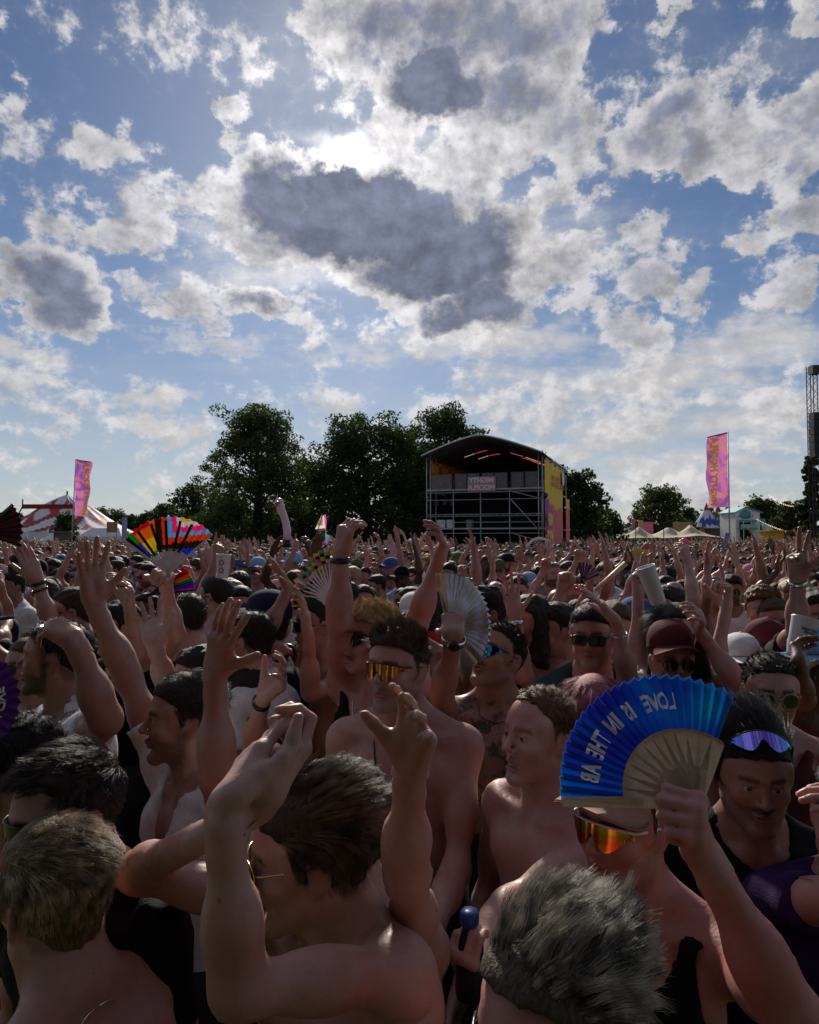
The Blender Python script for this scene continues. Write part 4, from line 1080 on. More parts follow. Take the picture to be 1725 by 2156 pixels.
tree('rounded tree half hidden behind the right side of the stage tower', 1210, 68, 1000, 140, 15000, .17, 4, mat=2, crown_lo=.08)
tree('low bushy tree at the right foot of the stage tower, nearest the beige tents', 1272, 74, 1072, 85, 8000, .16, 5, mat=0, crown_lo=.05)
tree('lone spreading tree with bare lower limbs behind the beige stretch tents', 1390, 105, 1027, 108, 11000, .20, 6, mat=1, shape=(.8, 1.05), crown_lo=.22)
tree('small young tree right of the lone spreading tree', 1450, 108, 1068, 36, 3000, .2, 61, mat=0, crown_lo=.1)
tree('layered dark conifer at the right edge under the loudspeaker tower', 1712, 52, 958, 105, 12000, .15, 7, mat=2, crown_lo=.05, spiky=True)
tree('rounded wood-edge tree right behind the white and teal kiosk house', 1604, 140, 1052, 92, 8000, .28, 8, mat=0, crown_lo=.03)
tree('second rounded tree right of the kiosk house, behind the festoon lights', 1672, 128, 1060, 80, 8000, .26, 9, mat=2, crown_lo=.03)
tree('low dark tree just behind the yellow kiosk', 1640, 150, 1072, 70, 6000, .28, 12, mat=2, crown_lo=.03)
for i, (px, tp, w, d, lb) in enumerate([(405, 1020, 95, 95, 'bushy dark tree leaning against the tall round-headed tree on its left'), (350, 1062, 70, 110, 'middle tree of the low tree line above the rainbow fan'), (312, 1080, 60, 118, 'low round tree at the left end of the rainbow fan'),
                                       (245, 1076, 75, 125, 'low wide tree just right of the striped circus tent'), (205, 1072, 60, 130, 'tree rising behind the right slope of the striped circus tent'), (275, 1086, 60, 122, 'lowest tree of the left tree line'),
                                       (30, 1092, 50, 140, 'small dark tree at the far left beyond the striped circus tent'), (655, 968, 120, 78, 'dark tree filling the gap between the round-headed tree and the broad dark tree'), (480, 1040, 120, 72, 'low spreading tree under the left side of the round-headed tree'), (600, 1050, 110, 70, 'low spreading tree behind the pink flamingo'), (862, 960, 130, 72, 'dark tree just left of the stage tower')]):
    tree(lb, px, d, tp, w, 8500, .18, 20 + i, mat=(0, 2, 2, 1, 0, 2, 2, 2, 2, 2, 2)[i], crown_lo=.02)
tree('small leafy tree standing in front of the striped circus tent', 138, 76, 1082, 56, 4500, .14, 40, mat=0, crown_lo=.1)
w = MB()
hedge_v = []
r = np.random.default_rng(5); n = 18000
hx = r.uniform(-170, 170, n); hy = r.uniform(150, 175, n); hz = r.uniform(0, 1, n) ** .7 * (5 + 2.5 * np.sin(hx * .11) + 1.5 * np.sin(hx * .37 + 1))
u = r.normal(size=(n, 3)); u /= np.linalg.norm(u, axis=1)[:, None]; w2 = np.cross(u, r.normal(size=(n, 3))); w2 /= np.linalg.norm(w2, axis=1)[:, None]
pos = np.stack([hx, hy, hz], 1); ls = r.uniform(.45, 1.0, n)[:, None]
o = mesh_obj('far_woodland', np.stack([pos - u * ls, pos - w2 * ls * .7, pos + u * ls, pos + w2 * ls * .7], 1).reshape(-1, 3), np.arange(4 * n).reshape(-1, 4), leaf_mats[2], None, False)
tag(o, 'dark line of woodland along the far edge of the park', 'woodland', kind='stuff')

# ------------------------------------------------------------------ lettering
def text_geo(s, size=1.0, bold=.02, align='CENTER', sub=0, space=1.0):
    cu = bpy.data.curves.new('lettering', 'FONT'); cu.body = s; cu.size = size; cu.align_x = align; cu.align_y = 'CENTER'; cu.offset = bold; cu.space_character = space; cu.resolution_u = 3
    ob = bpy.data.objects.new('lettering', cu); COL.objects.link(ob); bpy.context.view_layer.update()
    me = bpy.data.meshes.new_from_object(ob.evaluated_get(bpy.context.evaluated_depsgraph_get()))
    bpy.data.objects.remove(ob); bpy.data.curves.remove(cu)
    bm = bmesh.new(); bm.from_mesh(me); bpy.data.meshes.remove(me)
    bmesh.ops.remove_doubles(bm, verts=bm.verts, dist=1e-5)
    if sub:
        bmesh.ops.triangulate(bm, faces=bm.faces)
        for _ in range(sub): bmesh.ops.subdivide_edges(bm, edges=[e for e in bm.edges if e.calc_length() > size * .12], cuts=1)
        bmesh.ops.triangulate(bm, faces=bm.faces)
    bm.verts.index_update(); v = np.array([x.co[:] for x in bm.verts]).reshape(-1, 3); f = [[q.index for q in p.verts] for p in bm.faces]; bm.free()
    return v, f
def lettering(s, mat, parent, fn, size=1.0, mirror=True, name='lettering', **kw):
    "fn maps flat (x, y) to 3-D in the parent's space; the whole photo is mirrored, so is its writing"
    v, f = text_geo(s, size, **kw)
    if mirror: v[:, 0] *= -1
    return mesh_obj(name, [fn(x, y) for x, y, _ in v], f, mat, parent, False)

# ------------------------------------------------------------------ stage tower
SA = math.atan2(4.1, 11.0); SW, SD = 8.1, 11.5
so = np.array([8.8 - .937 * SW, 45 + .349 * SW, 0])
def S3(u, v, z): return np.array([u * .937 + v * .349, -u * .349 + v * .937, z])
stg = empty('stage_tower', so, 'tall scaffold stage tower with curved roof and yellow and purple side banners', 'stage')
EZ, AZ = 7.75, 9.0
def bar(mb, a, b, rad=.035, n=6): mb.tube([S3(*a), S3(*b)], rad, n)
us = [0, .28, 1.95, 3.88, 5.88, 7.82, 8.1]
for u in us:
    for v in ((0, 1.2) if u in (0, .28, 7.82, 8.1) else (0,)):
        m = MB(); bar(m, (u, v, 0), (u, v, EZ + .2 if u in (0, .28, 7.82, 8.1) else 5.5), .036); m.build('post', steel, stg, True)
for v in (3.8, 7.6, 11.5):
    for u in (0, 8.1): m = MB(); bar(m, (u, v, 0), (u, v, EZ)); m.build('post', steel, stg, True)
for z in (1.7, 2.45, 3.2, 3.62, 3.75, 4.75, 5.25):
    m = MB(); bar(m, (0, -.04, z), (8.1, -.04, z), .026); m.build('ledger', steel, stg, True)
for (a, b) in (((5.9, -.05, 4.8), (7.75, -.05, 2.75)), ((5.9, -.05, 5.3), (7.8, -.05, 4.78)), ((5.9, -.05, 2.5), (7.8, -.05, 1.95)), ((5.9, -.05, 1.9), (6.7, -.05, .6))):
    m = MB(); bar(m, a, b, .03); m.build('brace', steel, stg, True)
for z, h in ((5.40, .10), (2.72, .10)):
    m = MB(); v = [S3(u, w, zz) for u in (0, SW) for w in (.0, SD - .1) for zz in (z, z + h)]
    m.add(v, [(0, 1, 3, 2), (4, 6, 7, 5), (0, 4, 5, 1), (2, 3, 7, 6), (0, 2, 6, 4), (1, 5, 7, 3)]); m.build('deck', noisy('deck_edge_%d' % int(z), (.38, .38, .40), .7, 5, .2, .1), stg)
for u in np.linspace(.45, 7.7, 17):
    m = MB(); bar(m, (u, -.04, 3.62), (u, -.04, 3.75), .015, 5); m.build('rail_stub', steel, stg)
glass = bsdf('dusty_perspex', (.15, .16, .18), .35, 0, .5, Alpha=.45)
for a, b in ((.35, 1.85), (2.05, 2.9), (2.95, 3.8), (3.95, 4.8), (4.85, 5.75), (5.98, 6.85), (6.92, 7.78)):
    m = MB(); v = [S3(a, .02, 5.52), S3(b, .02, 5.52), S3(b, .02, 6.55), S3(a, .02, 6.55), S3(a, .03, 5.52), S3(b, .03, 5.52), S3(b, .03, 6.55), S3(a, .03, 6.55)]
    m.add(v, [(0, 1, 2, 3), (7, 6, 5, 4)]); o = m.build('rail_panel', glass, stg)
    m = MB(); bar(m, (a, 0, 5.5), (a, 0, 6.6), .02); bar(m, (b, 0, 5.5), (b, 0, 6.6), .02); bar(m, (a, 0, 6.57), (b, 0, 6.57), .022); m.build('panel_frame', dark_steel, o)
# roof: arched sheet with a pale edge
def rz(u): t = (u - SW / 2 + .2) / (SW / 2); return AZ - (AZ - EZ) * (abs(t) ** 1.35 if abs(t) < 1.2 else 1.3)
ru = np.linspace(-.25, SW + .15, 25); m = MB(); v = []; f = []
for lay in (0, -.12):
    for vv in (-.45, SD * .33, SD * .66, SD + .2): v += [S3(u, vv, rz(u) + lay + (0.1 if vv < 0 else 0)) for u in ru]
n = len(ru)
for lay in range(2):
    for j in range(3):
        for k in range(n - 1):
            a = lay * 4 * n + j * n + k; q = (a, a + 1, a + n + 1, a + n); f.append(q if not lay else q[::-1])
for k in range(n - 1): f.append((k, 4 * n + k, 4 * n + k + 1, k + 1))
m.add(v, f); m.build('roof', noisy('roof_sheet', (.035, .035, .04), .7, 3, .2, .1), stg, True)
m = MB(); m.tube([S3(u, -.48, rz(u) + .12) for u in ru], .055, 6); m.build('roof_edge', noisy('aluminium_trim', (.62, .64, .68), .4, 20, .1, .05, metal=.4), stg, True)
for j, vv in enumerate((2.5, 5.0, 7.5)):
    m = MB(); m.tube([S3(u, vv, rz(u) - .25) for u in ru], .06, 5); m.build('roof_truss', dark_steel, stg, True)
m = MB()
for vv in np.linspace(.6, SD - 1.5, 5):
    m.add([S3(SW + .16, vv, EZ - .35), S3(SW + .16, vv + 2.1, EZ - .35), S3(SW - .1, vv + 2.1, EZ + .15), S3(SW - .1, vv, EZ + .15)], [(0, 1, 2, 3)])
m.build('roof_flap', noisy('white_tarpaulin', (.62, .62, .64), .6, 3, .15, .2), stg)
def led(col, nm): 
    m = bsdf(nm, (.02, .02, .02)); b = m.node_tree.nodes['Principled BSDF']; b.inputs['Emission Color'].default_value = (*col, 1); b.inputs['Emission Strength'].default_value = .6; return m
lp, ly = led((1., .10, .22), 'pink_led'), led((1., .62, .18), 'amber_led')
for (a, b, vv, mm) in ((1.9, 2.7, 3, ly), (2.8, 3.6, 3, lp), (2.3, 3.1, 5.5, ly), (3.2, 4.0, 5.5, lp), (5.4, 6.3, 2.6, lp), (6.5, 7.5, 2.6, ly), (5.9, 6.9, 4.5, lp), (7.0, 7.6, 4.5, ly), (6.4, 7.3, 5.5, lp)):
    m = MB(); m.tube([S3(a, vv, rz(a) - .48), S3(b, vv, rz(b) - .48)], .02, 5); m.build('light_strip', mm, stg)
# dark drapes inside, back wall, lower stores
m = MB(); m.add([S3(.1, SD - .2, 0), S3(SW - .1, SD - .2, 0), S3(SW - .1, SD - .2, EZ + .4), S3(.1, SD - .2, EZ + .4)], [(0, 1, 2, 3)])
m.add([S3(u, SD - .25, EZ - .5) for u in ru] + [S3(u, SD - .25, rz(u) - .02) for u in ru], [(k, k + 1, k + 26, k + 25) for k in range(24)]); m.build('back_drape', black_fab, stg)
m = MB(); m.add([S3(.1, 3.2, 0), S3(SW - .1, 3.2, 0), S3(SW - .1, 3.2, 5.3), S3(.1, 3.2, 5.3)], [(0, 1, 2, 3)]); m.build('lower_drape', black_fab, stg)
m = MB(); m.add([S3(.06, .3, 0), S3(.06, SD, 0), S3(.06, SD, 5.3), S3(.06, .3, 5.3)], [(0, 1, 2, 3)]); m.build('side_drape', black_fab, stg)
def checker():
    m = bsdf('checked_banner', (.5, .1, .03), .7); nt = m.node_tree; b = nt.nodes['Principled BSDF']
    tc = nt.nodes.new('ShaderNodeTexCoord'); c = nt.nodes.new('ShaderNodeTexChecker'); c.inputs['Scale'].default_value = 1.35
    c.inputs[1].default_value = (.62, .06, .03, 1); c.inputs[2].default_value = (.72, .38, .03, 1); nt.links.new(tc.outputs['Object'], c.inputs[0]); nt.links.new(c.outputs[0], b.inputs['Base Color']); return m
m = MB(); m.add([S3(.12, .5, 5.5), S3(.12, SD - .5, 5.5), S3(.12, SD - .5, 7.6), S3(.12, .5, 7.6)], [(0, 1, 2, 3)]); m.build('inner_banner', checker(), stg)
m = MB(); m.add([S3(.3, SD - .6, 5.5), S3(SW - .3, SD - .6, 5.5), S3(SW - .3, SD - .6, 6.9), S3(.3, SD - .6, 6.9)], [(0, 1, 2, 3)]); m.build('rear_banner', noisy('mustard_banner', (.30, .13, .03), .8, 2, .3, .1), stg)
# side banners: yellow over purple and orange
def banner_mat(nm, top, lo, lo2, cut):
    m = bsdf(nm, top, .6, 0, .3); nt = m.node_tree; b = nt.nodes['Principled BSDF']; tc = nt.nodes.new('ShaderNodeTexCoord')
    sp = nt.nodes.new('ShaderNodeSeparateXYZ'); nt.links.new(tc.outputs['Object'], sp.inputs[0])
    n = nt.nodes.new('ShaderNodeTexNoise'); n.inputs['Scale'].default_value = .35; n.inputs['Detail'].default_value = 1; nt.links.new(tc.outputs['Object'], n.inputs['Vector'])
    st = nt.nodes.new('ShaderNodeMath'); st.operation = 'GREATER_THAN'; ad = nt.nodes.new('ShaderNodeMath'); ad.operation = 'MULTIPLY_ADD'; nt.links.new(n.outputs['Fac'], ad.inputs[0]); ad.inputs[1].default_value = 1.6; nt.links.new(sp.outputs[2], ad.inputs[2])
    nt.links.new(ad.outputs[0], st.inputs[0]); st.inputs[1].default_value = cut
    mr = nt.nodes.new('ShaderNodeMapRange'); nt.links.new(n.outputs['Fac'], mr.inputs[0]); mr.inputs[1].default_value = .42; mr.inputs[2].default_value = .58
    nt.links.new(mixc(nt, st.outputs[0], mixc(nt, mr.outputs[0], lo, lo2), top), b.inputs['Base Color']); return m
bm1 = banner_mat('yellow_purple_banner', (.78, .52, .03), (.30, .06, .33), (.80, .16, .10), 5.4); bm2 = banner_mat('yellow_orange_banner', (.78, .52, .03), (.80, .17, .10), (.70, .12, .20), 5.2)
yl = noisy('yellow_print', (.80, .72, .06), .6, 3, .1, 0); rdp = noisy('red_print', (.45, .07, .05), .6, 3, .1, 0); whp = noisy('white_print', (.78, .76, .72), .6, 3, .1, 0)
for j in range(5):
    v0, v1 = .5 + j * 2.15, .5 + j * 2.15 + 2.12; zt = EZ - .32 if j < 4 else 5.2
    m = MB(); K = 6; v = [S3(SW + .05 + .10 * math.sin(k / (K - 1) * math.pi) + (.25 if j == 4 else 0), v0 + (v1 - v0) * k / (K - 1), zz) for zz in (.3, 3.0, zt) for k in range(K)]
    m.add(v, [(i * K + k, i * K + k + 1, (i + 1) * K + k + 1, (i + 1) * K + k) for i in range(2) for k in range(K - 1)]); o = m.build('side_banner', bm1 if j < 2 else bm2, stg, True)
    if j == 1:
        for s_, z in (('MIGHT', 3.35), ('HOOPL', 2.2)): lettering(s_[:4], yl, o, lambda x, y, z=z: S3(SW + .24, 1.05 + .6 + x * 1.0, z + y * 1.3), .85, mirror=False if False else True, bold=.04)
    if j in (1, 2, 3):
        lettering('LOVE', rdp, o, lambda x, y, v0=v0: S3(SW + .22, v0 + 1.1 + x, 6.35 + y), .55, bold=.02); lettering('IS LOVE', rdp, o, lambda x, y, v0=v0: S3(SW + .22, v0 + 1.1 + x, 5.9 + y), .4, bold=.02)
m = MB(); m.lathe(S3(SW + .25, 8.0, 6.7), [(.01, 0), (.6, 0), (.6, .02), (.01, .02)], 16, M=np.stack([S3(0, 1, 0), np.array([0, 0, 1.]), S3(1, 0, 0)], 1)); m.build('roundel', whp, stg)
# name board on the front rail, white outline letters
bd = MB(); bd.add([S3(3.0, -.12, 5.3), S3(4.95, -.12, 5.3), S3(4.95, -.12, 6.3), S3(3.0, -.12, 6.3), S3(3.0, -.08, 5.3), S3(4.95, -.08, 5.3), S3(4.95, -.08, 6.3), S3(3.0, -.08, 6.3)], [(0, 1, 2, 3), (7, 6, 5, 4), (0, 4, 5, 1), (3, 2, 6, 7), (0, 3, 7, 4), (1, 5, 6, 2)])
bo = bd.build('name_board', noisy('grey_pink_board', (.34, .25, .28), .6, 5, .2, .1), stg)
pkp = noisy('pale_pink_print', (.80, .62, .60), .5, 3, .1, 0)
lettering('MIGHTY', pkp, bo, lambda x, y: S3(3.97 + x, -.145, 6.03 + y), .48, bold=.012, space=.95); lettering('HOOPLA', pkp, bo, lambda x, y: S3(3.97 + x, -.145, 5.55 + y), .48, bold=.012, space=.95)
# cases and kit on the lower deck
for u, wd, nm in ((.85, .62, 0), (1.5, .42, 0), (2.9, .4, 1)):
    m = MB(); m.box(S3(u, .8, 3.12), (wd, .5, .55), rz=-SA); o = m.build('equipment_case', [noisy('pale_case_%d' % int(u * 10), (.60, .60, .62) if nm == 0 else (.16, .16, .17), .5, 8, .1, .05)], None); o.location = so
    tag(o, ['wide pale equipment case on the lower deck of the stage tower', 'narrow pale equipment case beside the wide one on the lower deck', 'grey equipment cabinet on the lower deck, right of the pale cases'][(0 if u < 1 else 1 if u < 2 else 2)], 'case', 'cases on the lower deck')
for k, (u, z) in enumerate(((.6, 4.6), (1.2, 4.65), (1.75, 4.6))):
    m = MB(); m.box(S3(u, .5, z), (.28, .3, .42), rz=-SA); m.tube([S3(u, .5, z + .2), S3(u, .5, z + .72)], .03, 5); o = m.build('stage_lamp', dark_steel, None); o.location = so
    tag(o, ['left', 'middle', 'right'][k] + ' dark stage lamp hanging under the upper deck of the tower', 'lamp', 'lamps under the upper deck')
# CCTV / floodlight on the corner
m = MB(); m.box(S3(8.32, -.1, 4.95), (.25, .35, .22), rz=-SA); m.tube([S3(8.1, -.02, 5.15), S3(8.32, -.1, 5.1)], .03, 6); m.tube([S3(8.32, -.3, 4.85), S3(8.32, -.42, 4.8)], [.10, .13], 10); m.build('floodlight', dark_steel, stg)

# ------------------------------------------------------------------ tents, kiosks, flags
tw = noisy('white_canvas', (.66, .66, .70), .7, 1.2, .12, .1); trd = noisy('red_canvas', (.36, .05, .05), .7, 1.2, .12, .1); tbl = noisy('blue_canvas', (.05, .09, .40), .7, 1.2, .12, .1)
def bigtop(label, px, d, top, half_px, base, fnc, mats, name, poles=1, n=120, rows=44, ridge=0.0):
    c = gx(px, d); root = empty(name, c, label, 'tent', 'circus tents')
    H = zat(top, d); Rr = half_px * d / F; zb = base; v = []; f = []; fm = []
    for i in range(rows + 1):
        t = i / rows; z = H + (zb - H) * t; rr = Rr * (t ** .88) * (1 - .10 * math.sin(math.pi * t))
        for k in range(n):
            a = 2 * math.pi * k / n; x = math.cos(a) * rr + ridge * math.copysign(min(1, abs(math.cos(a)) * 3), math.cos(a)) * min(1, t * 4)
            v.append((x, math.sin(a) * rr, z - .25 * abs(math.sin(a * 8)) * t * (1 - t) * 3))
    for i in range(rows):
        for k in range(n):
            f.append((i * n + k, i * n + (k + 1) % n, (i + 1) * n + (k + 1) % n, (i + 1) * n + k)); fm.append(fnc((k + .5) / n, (i + .5) / rows))
    mesh_obj('canopy', v, f, mats, root, True, fm)
    m = MB(); m.lathe((0, 0, 0), [(Rr * .98 + ridge, 0), (Rr * .98 + ridge, zb)], 40); m.build('side_wall', mats[0], root, True)
    m = MB(); m.tube([(0, 0, 0), (0, 0, H + .5)], .12, 8); m.build('mast', dark_steel, root)
    return root, H, Rr
def zig(a, t):
    for c0, w, k in ((.22, .16, 9), (.55, .20, 9), (.90, .16, 11)):
        tri = abs(((a * k + c0) % 1) * 2 - 1); z = c0 - .12 + .26 * tri
        if z < t < z + w * .75 + .07 * tri: return 1
    return 0
bt, H, Rr = bigtop('big red and white zigzag circus tent at the left edge of the park', 140, 98, 1041, 128, 2.9, zig, [tw, trd], 'circus_tent', ridge=.5)
m = MB(); zz = zat(1068, 96)
for dz in (-.25, .25): m.tube([(-3.9, -4.4, zz + dz), (3.2, -4.4, zz + dz)], .07, 6)
for k in range(15): m.tube([(-3.9 + k * .5, -4.4, zz - .25), (-3.65 + k * .5, -4.4, zz + .25)], .05, 5)
m.box((-.35, -4.35, zz), (7.0, .05, .55)); m.tube([(-3.9, -4.4, zz), (-4.6, -4.2, zz - 1.2)], .09, 6); m.tube([(-3.9, -4.4, zz), (-3.9, -4.4, zz + 1.)], .1, 6); m.build('red_truss', bsdf('red_truss', (.20, .02, .02), .5), bt)
def marquee(label, px, d, w_px, top, eave, name='marquee', mat=None, pagoda=False, group='small tents'):
    c = gx(px, d); W = w_px * d / F / 2; H = zat(top, d); E = zat(eave, d); root = empty(name, c, label, 'tent', group)
    if pagoda:
        m = MB(); v = []; f = []
        for t in (0, .25, .5, .75, 1):
            r_ = W * (t ** 1.6 * .96 + .04); v += [(sx * r_, sy * r_, H + (E - H) * t) for sx, sy in ((-1, -1), (1, -1), (1, 1), (-1, 1))]
        f = [(i * 4 + k, i * 4 + (k + 1) % 4, i * 4 + 4 + (k + 1) % 4, i * 4 + 4 + k) for i in range(4) for k in range(4)]; m.add(v, f); m.build('roof', mat or tw, root, True)
    else:
        m = MB(); m.add([(-W, -W * .6, E), (W, -W * .6, E), (W, W * .6, E), (-W, W * .6, E), (-W * .62, 0, H), (W * .62, 0, H)], [(0, 1, 5, 4), (2, 3, 4, 5), (1, 2, 5), (3, 0, 4)]); m.build('roof', mat or tw, root)
        m = MB(); m.add([(-W, -W * .58, E), (W, -W * .58, E), (W, -W * .58, E - .35), (-W, -W * .58, E - .35)], [(0, 1, 2, 3)]); m.add([(-W * .98, -W * .5, 0), (W * .98, -W * .5, 0), (W * .98, -W * .5, E), (-W * .98, -W * .5, E)], [(0, 1, 2, 3)]); m.build('front_wall', mat or tw, root)
    for sx in (-1, 1):
        for sy in (-1, 1): m = MB(); m.tube([(sx * W * .97, sy * W * .57, 0), (sx * W * .97, sy * W * .57, E)], .05, 6); m.build('leg', steel, root)
    return root
marquee('white ridge marquee at the right foot of the striped circus tent', 222, 74, 92, 1112, 1130)
marquee('long low white marquee joined behind the ridge marquee', 205, 82, 150, 1116, 1131)
marquee('pointed white pagoda tent in front of the striped circus tent', 112, 74, 42, 1116, 1138, 'pagoda_tent', pagoda=True)
marquee('dark grey ridge tent right of the stage tower', 1222, 70, 52, 1125, 1139, mat=noisy('grey_canvas', (.10, .10, .11), .8, 1, .2, .1))
marquee('white flat bar tent in front of the dark grey ridge tent', 1210, 58, 26, 1137, 1140)
marquee('faint white tent roof under the trees at far right', 1672, 120, 22, 1124, 1129)
# stall board sign by the marquee
def board(label, px, d, py, w, h, mat, legs_=True, txt=None, tm=None, name='sign_board'):
    c = gx(px, d); z = zat(py, d); root = empty(name, c, label, 'sign')
    m = MB(); m.box((0, 0, z), (w, .06, h)); o = m.build('panel', mat, root)
    for sx in (-1, 1): m = MB(); m.tube([(sx * w * .42, .05, 0), (sx * w * .42, .05, z)], .03, 6); m.build('post', steel, root)
    return root
board('small brown square sign on posts by the white marquee', 236, 70, 1110, 1.1, 1.1, noisy('brown_board', (.30, .18, .09), .6, 2, .2, .1))
board('slim tall blue banner post at the right of the white marquee', 262, 66, 1112, .5, 2.1, noisy('pale_blue_board', (.22, .28, .55), .6, 2, .2, .1))
board('pink square sign above the beige stretch tents', 1365, 88, 1112, 1.35, 1.6, noisy('pink_board', (.55, .12, .25), .6, 3, .3, .1))
board('sand coloured hoarding behind the beige stretch tents', 1437, 96, 1110, 2.6, 1.5, noisy('sand_board', (.42, .28, .12), .7, 2, .2, .1))
# blue and white three-peaked tent
def peaks(a, t):
    z = .34 + .10 * abs(((a * 14) % 1) * 2 - 1) + .06 * math.sin(a * 40); z2 = z + .22 + .12 * abs(((a * 9 + .3) % 1) * 2 - 1)
    return 1 if z < t < z2 else 0
for px, d, hp, tp, lb in ((1489, 150, 40, 1068, 'nearest'), (1513, 158, 34, 1071, 'middle'), (1532, 164, 30, 1071, 'right')):
    b2, H, Rr = bigtop('%s of the three blue and white peaked tents left of the kiosk house' % lb, px, d, tp, hp, 3.0, peaks, [tw, tbl], 'peaked_tent', n=80, rows=30)
    m = MB(); m.lathe((0, 0, H - .6), [(.7, 0), (.02, 1.6)], 10); m.build('finial', trd, b2)
# beige stretch tents: one stretched sheet per pair of poles
beige = noisy('beige_stretch_canvas', (.50, .42, .33), .8, .6, .10, .1)
def stretch(label, pks, d, x0, x1, eave_px, seed):
    r = np.random.default_rng(seed); X0 = gx(x0, d)[0]; X1 = gx(x1, d)[0]; zb = zat(eave_px, d); c = np.array([(X0 + X1) / 2, d, 0]); root = empty('stretch_tent', c, label, 'tent', 'beige stretch tents')
    nx, ny = 46, 16; v = []
    pk = [((gx(p, d)[0] - c[0]), oy, zat(t, d)) for p, t, oy in pks]
    for j in range(ny):
        for i in range(nx):
            x = (X0 - c[0]) + (X1 - X0) * i / (nx - 1); y = -4.5 + 9 * j / (ny - 1)
            edge = min(i, nx - 1 - i) / (nx - 1) * 2; ey = min(j, ny - 1 - j) / (ny - 1) * 2
            z = zb - .9 + .9 * min(1, edge * 5) + .25 * math.sin(i * .9) * (1 - min(1, ey * 4)) * .8
            for (a, b2, hh) in pk:
                q = math.hypot((x - a) / 1.25, (y - b2)); z = max(z, zb + (hh - zb) * math.exp(-q / 1.15) * 1.02 + .12 * math.exp(-q / 3))
            v.append((x, y, max(z, .15)))
    f = [(j * nx + i, j * nx + i + 1, (j + 1) * nx + i + 1, (j + 1) * nx + i) for j in range(ny - 1) for i in range(nx - 1)]
    mesh_obj('canopy', v, f, beige, root, True)
    for (a, b2, hh) in pk: m = MB(); m.tube([(a, b2, 0), (a, b2, hh)], .06, 6); m.build('pole', dark_steel, root)
stretch('left beige stretch tent with three pointed peaks', [(1323, 1110, 1.), (1333, 1110, -2.), (1352, 1112, 1.5)], 84, 1283, 1385, 1136, 1)
stretch('right beige stretch tent with two tall peaks', [(1408, 1107, 0), (1447, 1105, -1), (1440, 1124, -3.5)], 82, 1368, 1502, 1134, 2)
for px, tp, lb in ((1308, 1092, 'thin dark pole at the left beige tent'), (1339, 1098, 'dark pole between the beige tent peaks'), (1398, 1100, 'dark pole at the right beige tent'), (757, 1094, 'pale thin pole rising over the crowd left of the stage tower')):
    m = MB(); m.tube([gx(px, 72), gx(px, 72, zat(tp, 72))], .05, 6); o = m.build('pole', dark_steel if px > 800 else steel, None); tag(o, lb, 'pole')
# white and teal kiosk house with lettering, veranda and outside stair
wh = noisy('white_boards', (.66, .67, .70), .6, 2, .08, .1); teal = noisy('teal_paint', (.03, .34, .34), .5, 3, .1, .05); inside = bsdf('interior_shade_paint', (.012, .012, .014), .9)
kd = 92; kc = gx(1566, kd); kh = empty('kiosk_house', kc, 'two storey white and teal kiosk house with balcony and outside stair', 'kiosk')
Wk = 26 * kd / F; zt = zat(1070, kd); ze = zat(1080, kd); m = MB()
zf = lambda py: zat(py, kd)
front = -1.2
m.box((-Wk + .25, front, ze / 2), (.5, .3, ze)); m.box((Wk - .65, front, ze / 2), (1.0, .3, ze)); m.box((-.2, front, (zf(1097) + ze) / 2), (Wk * 2 - 1.4, .28, ze - zf(1097)))
m.box((0, 3.2, ze / 2), (Wk * 2, .2, ze)); m.box((-Wk + .1, 1, ze / 2), (.2, 4.2, ze)); m.box((Wk - .1, 1, ze / 2), (.2, 4.2, ze)); m.build('wall', wh, kh)
m = MB(); m.add([(-Wk, front - .16, ze), (Wk, front - .16, ze), (-.4, front - .16, zt)], [(0, 1, 2)]); m.build('gable', wh, kh)
for a, b2 in (((-Wk - .15, ze - .05), (-.4, zt + .05)), ((-.4, zt + .05), (Wk + .2, ze - .05))):
    m = MB(); m.add([(a[0], front - .4, a[1]), (b2[0], front - .4, b2[1]), (b2[0], 3.4, b2[1]), (a[0], 3.4, a[1]), (a[0], front - .4, a[1] + .12), (b2[0], front - .4, b2[1] + .12), (b2[0], 3.4, b2[1] + .12), (a[0], 3.4, a[1] + .12)], [(0, 1, 2, 3), (7, 6, 5, 4), (0, 4, 5, 1), (2, 6, 7, 3), (0, 3, 7, 4), (1, 5, 6, 2)]); m.build('roof', teal, kh)
m = MB(); m.box((-.25, front + .1, (zf(1105) + zf(1097)) / 2 - .2), (Wk * 2 - 1.5, .1, zf(1097) - zf(1110))); m.build('opening', inside, kh)  # near-black panel: the shade of the room is put into its colour
m = MB(); m.box((-.25, front - .45, zf(1098)), (Wk * 2 - 1.2, .7, .35)); m.build('awning', teal, kh)
m = MB(); m.box((-.25, front - .5, zf(1113)), (Wk * 2 - 1.1, .9, .28)); m.build('balcony', teal, kh)
m = MB(); m.box((-.25, front - .9, zf(1108)), (Wk * 2 - 1.1, .06, zf(1105) - zf(1112))); m.build('balustrade', noisy('pale_rail', (.40, .44, .44), .6, 8, .3, .1), kh)
for x in (-1.0, 0.0, .75): m = MB(); m.tube([(x, front - .88, 0), (x, front - .88, zf(1098))], .05, 6); m.build('post', wh, kh)
m = MB(); m.box((-.25, front + .15, zf(1113) / 2), (Wk * 2 - 1.6, .1, zf(1113))); m.build('lower_dark_panel', inside, kh)  # solid panel painted black for the shade of the ground floor
m = MB(); m.box((Wk + .75, .4, zf(1103) + .2), (1.1, 1.0, 1.0)); m.build('side_window', teal, kh)
for k in range(10):
    t = k / 9; m = MB(); m.box((Wk + .6 + t * 2.6, -1.3, zf(1112) * (1 - t) + .1), (.34, 1.0, .10)); m.build('step', wh, kh)
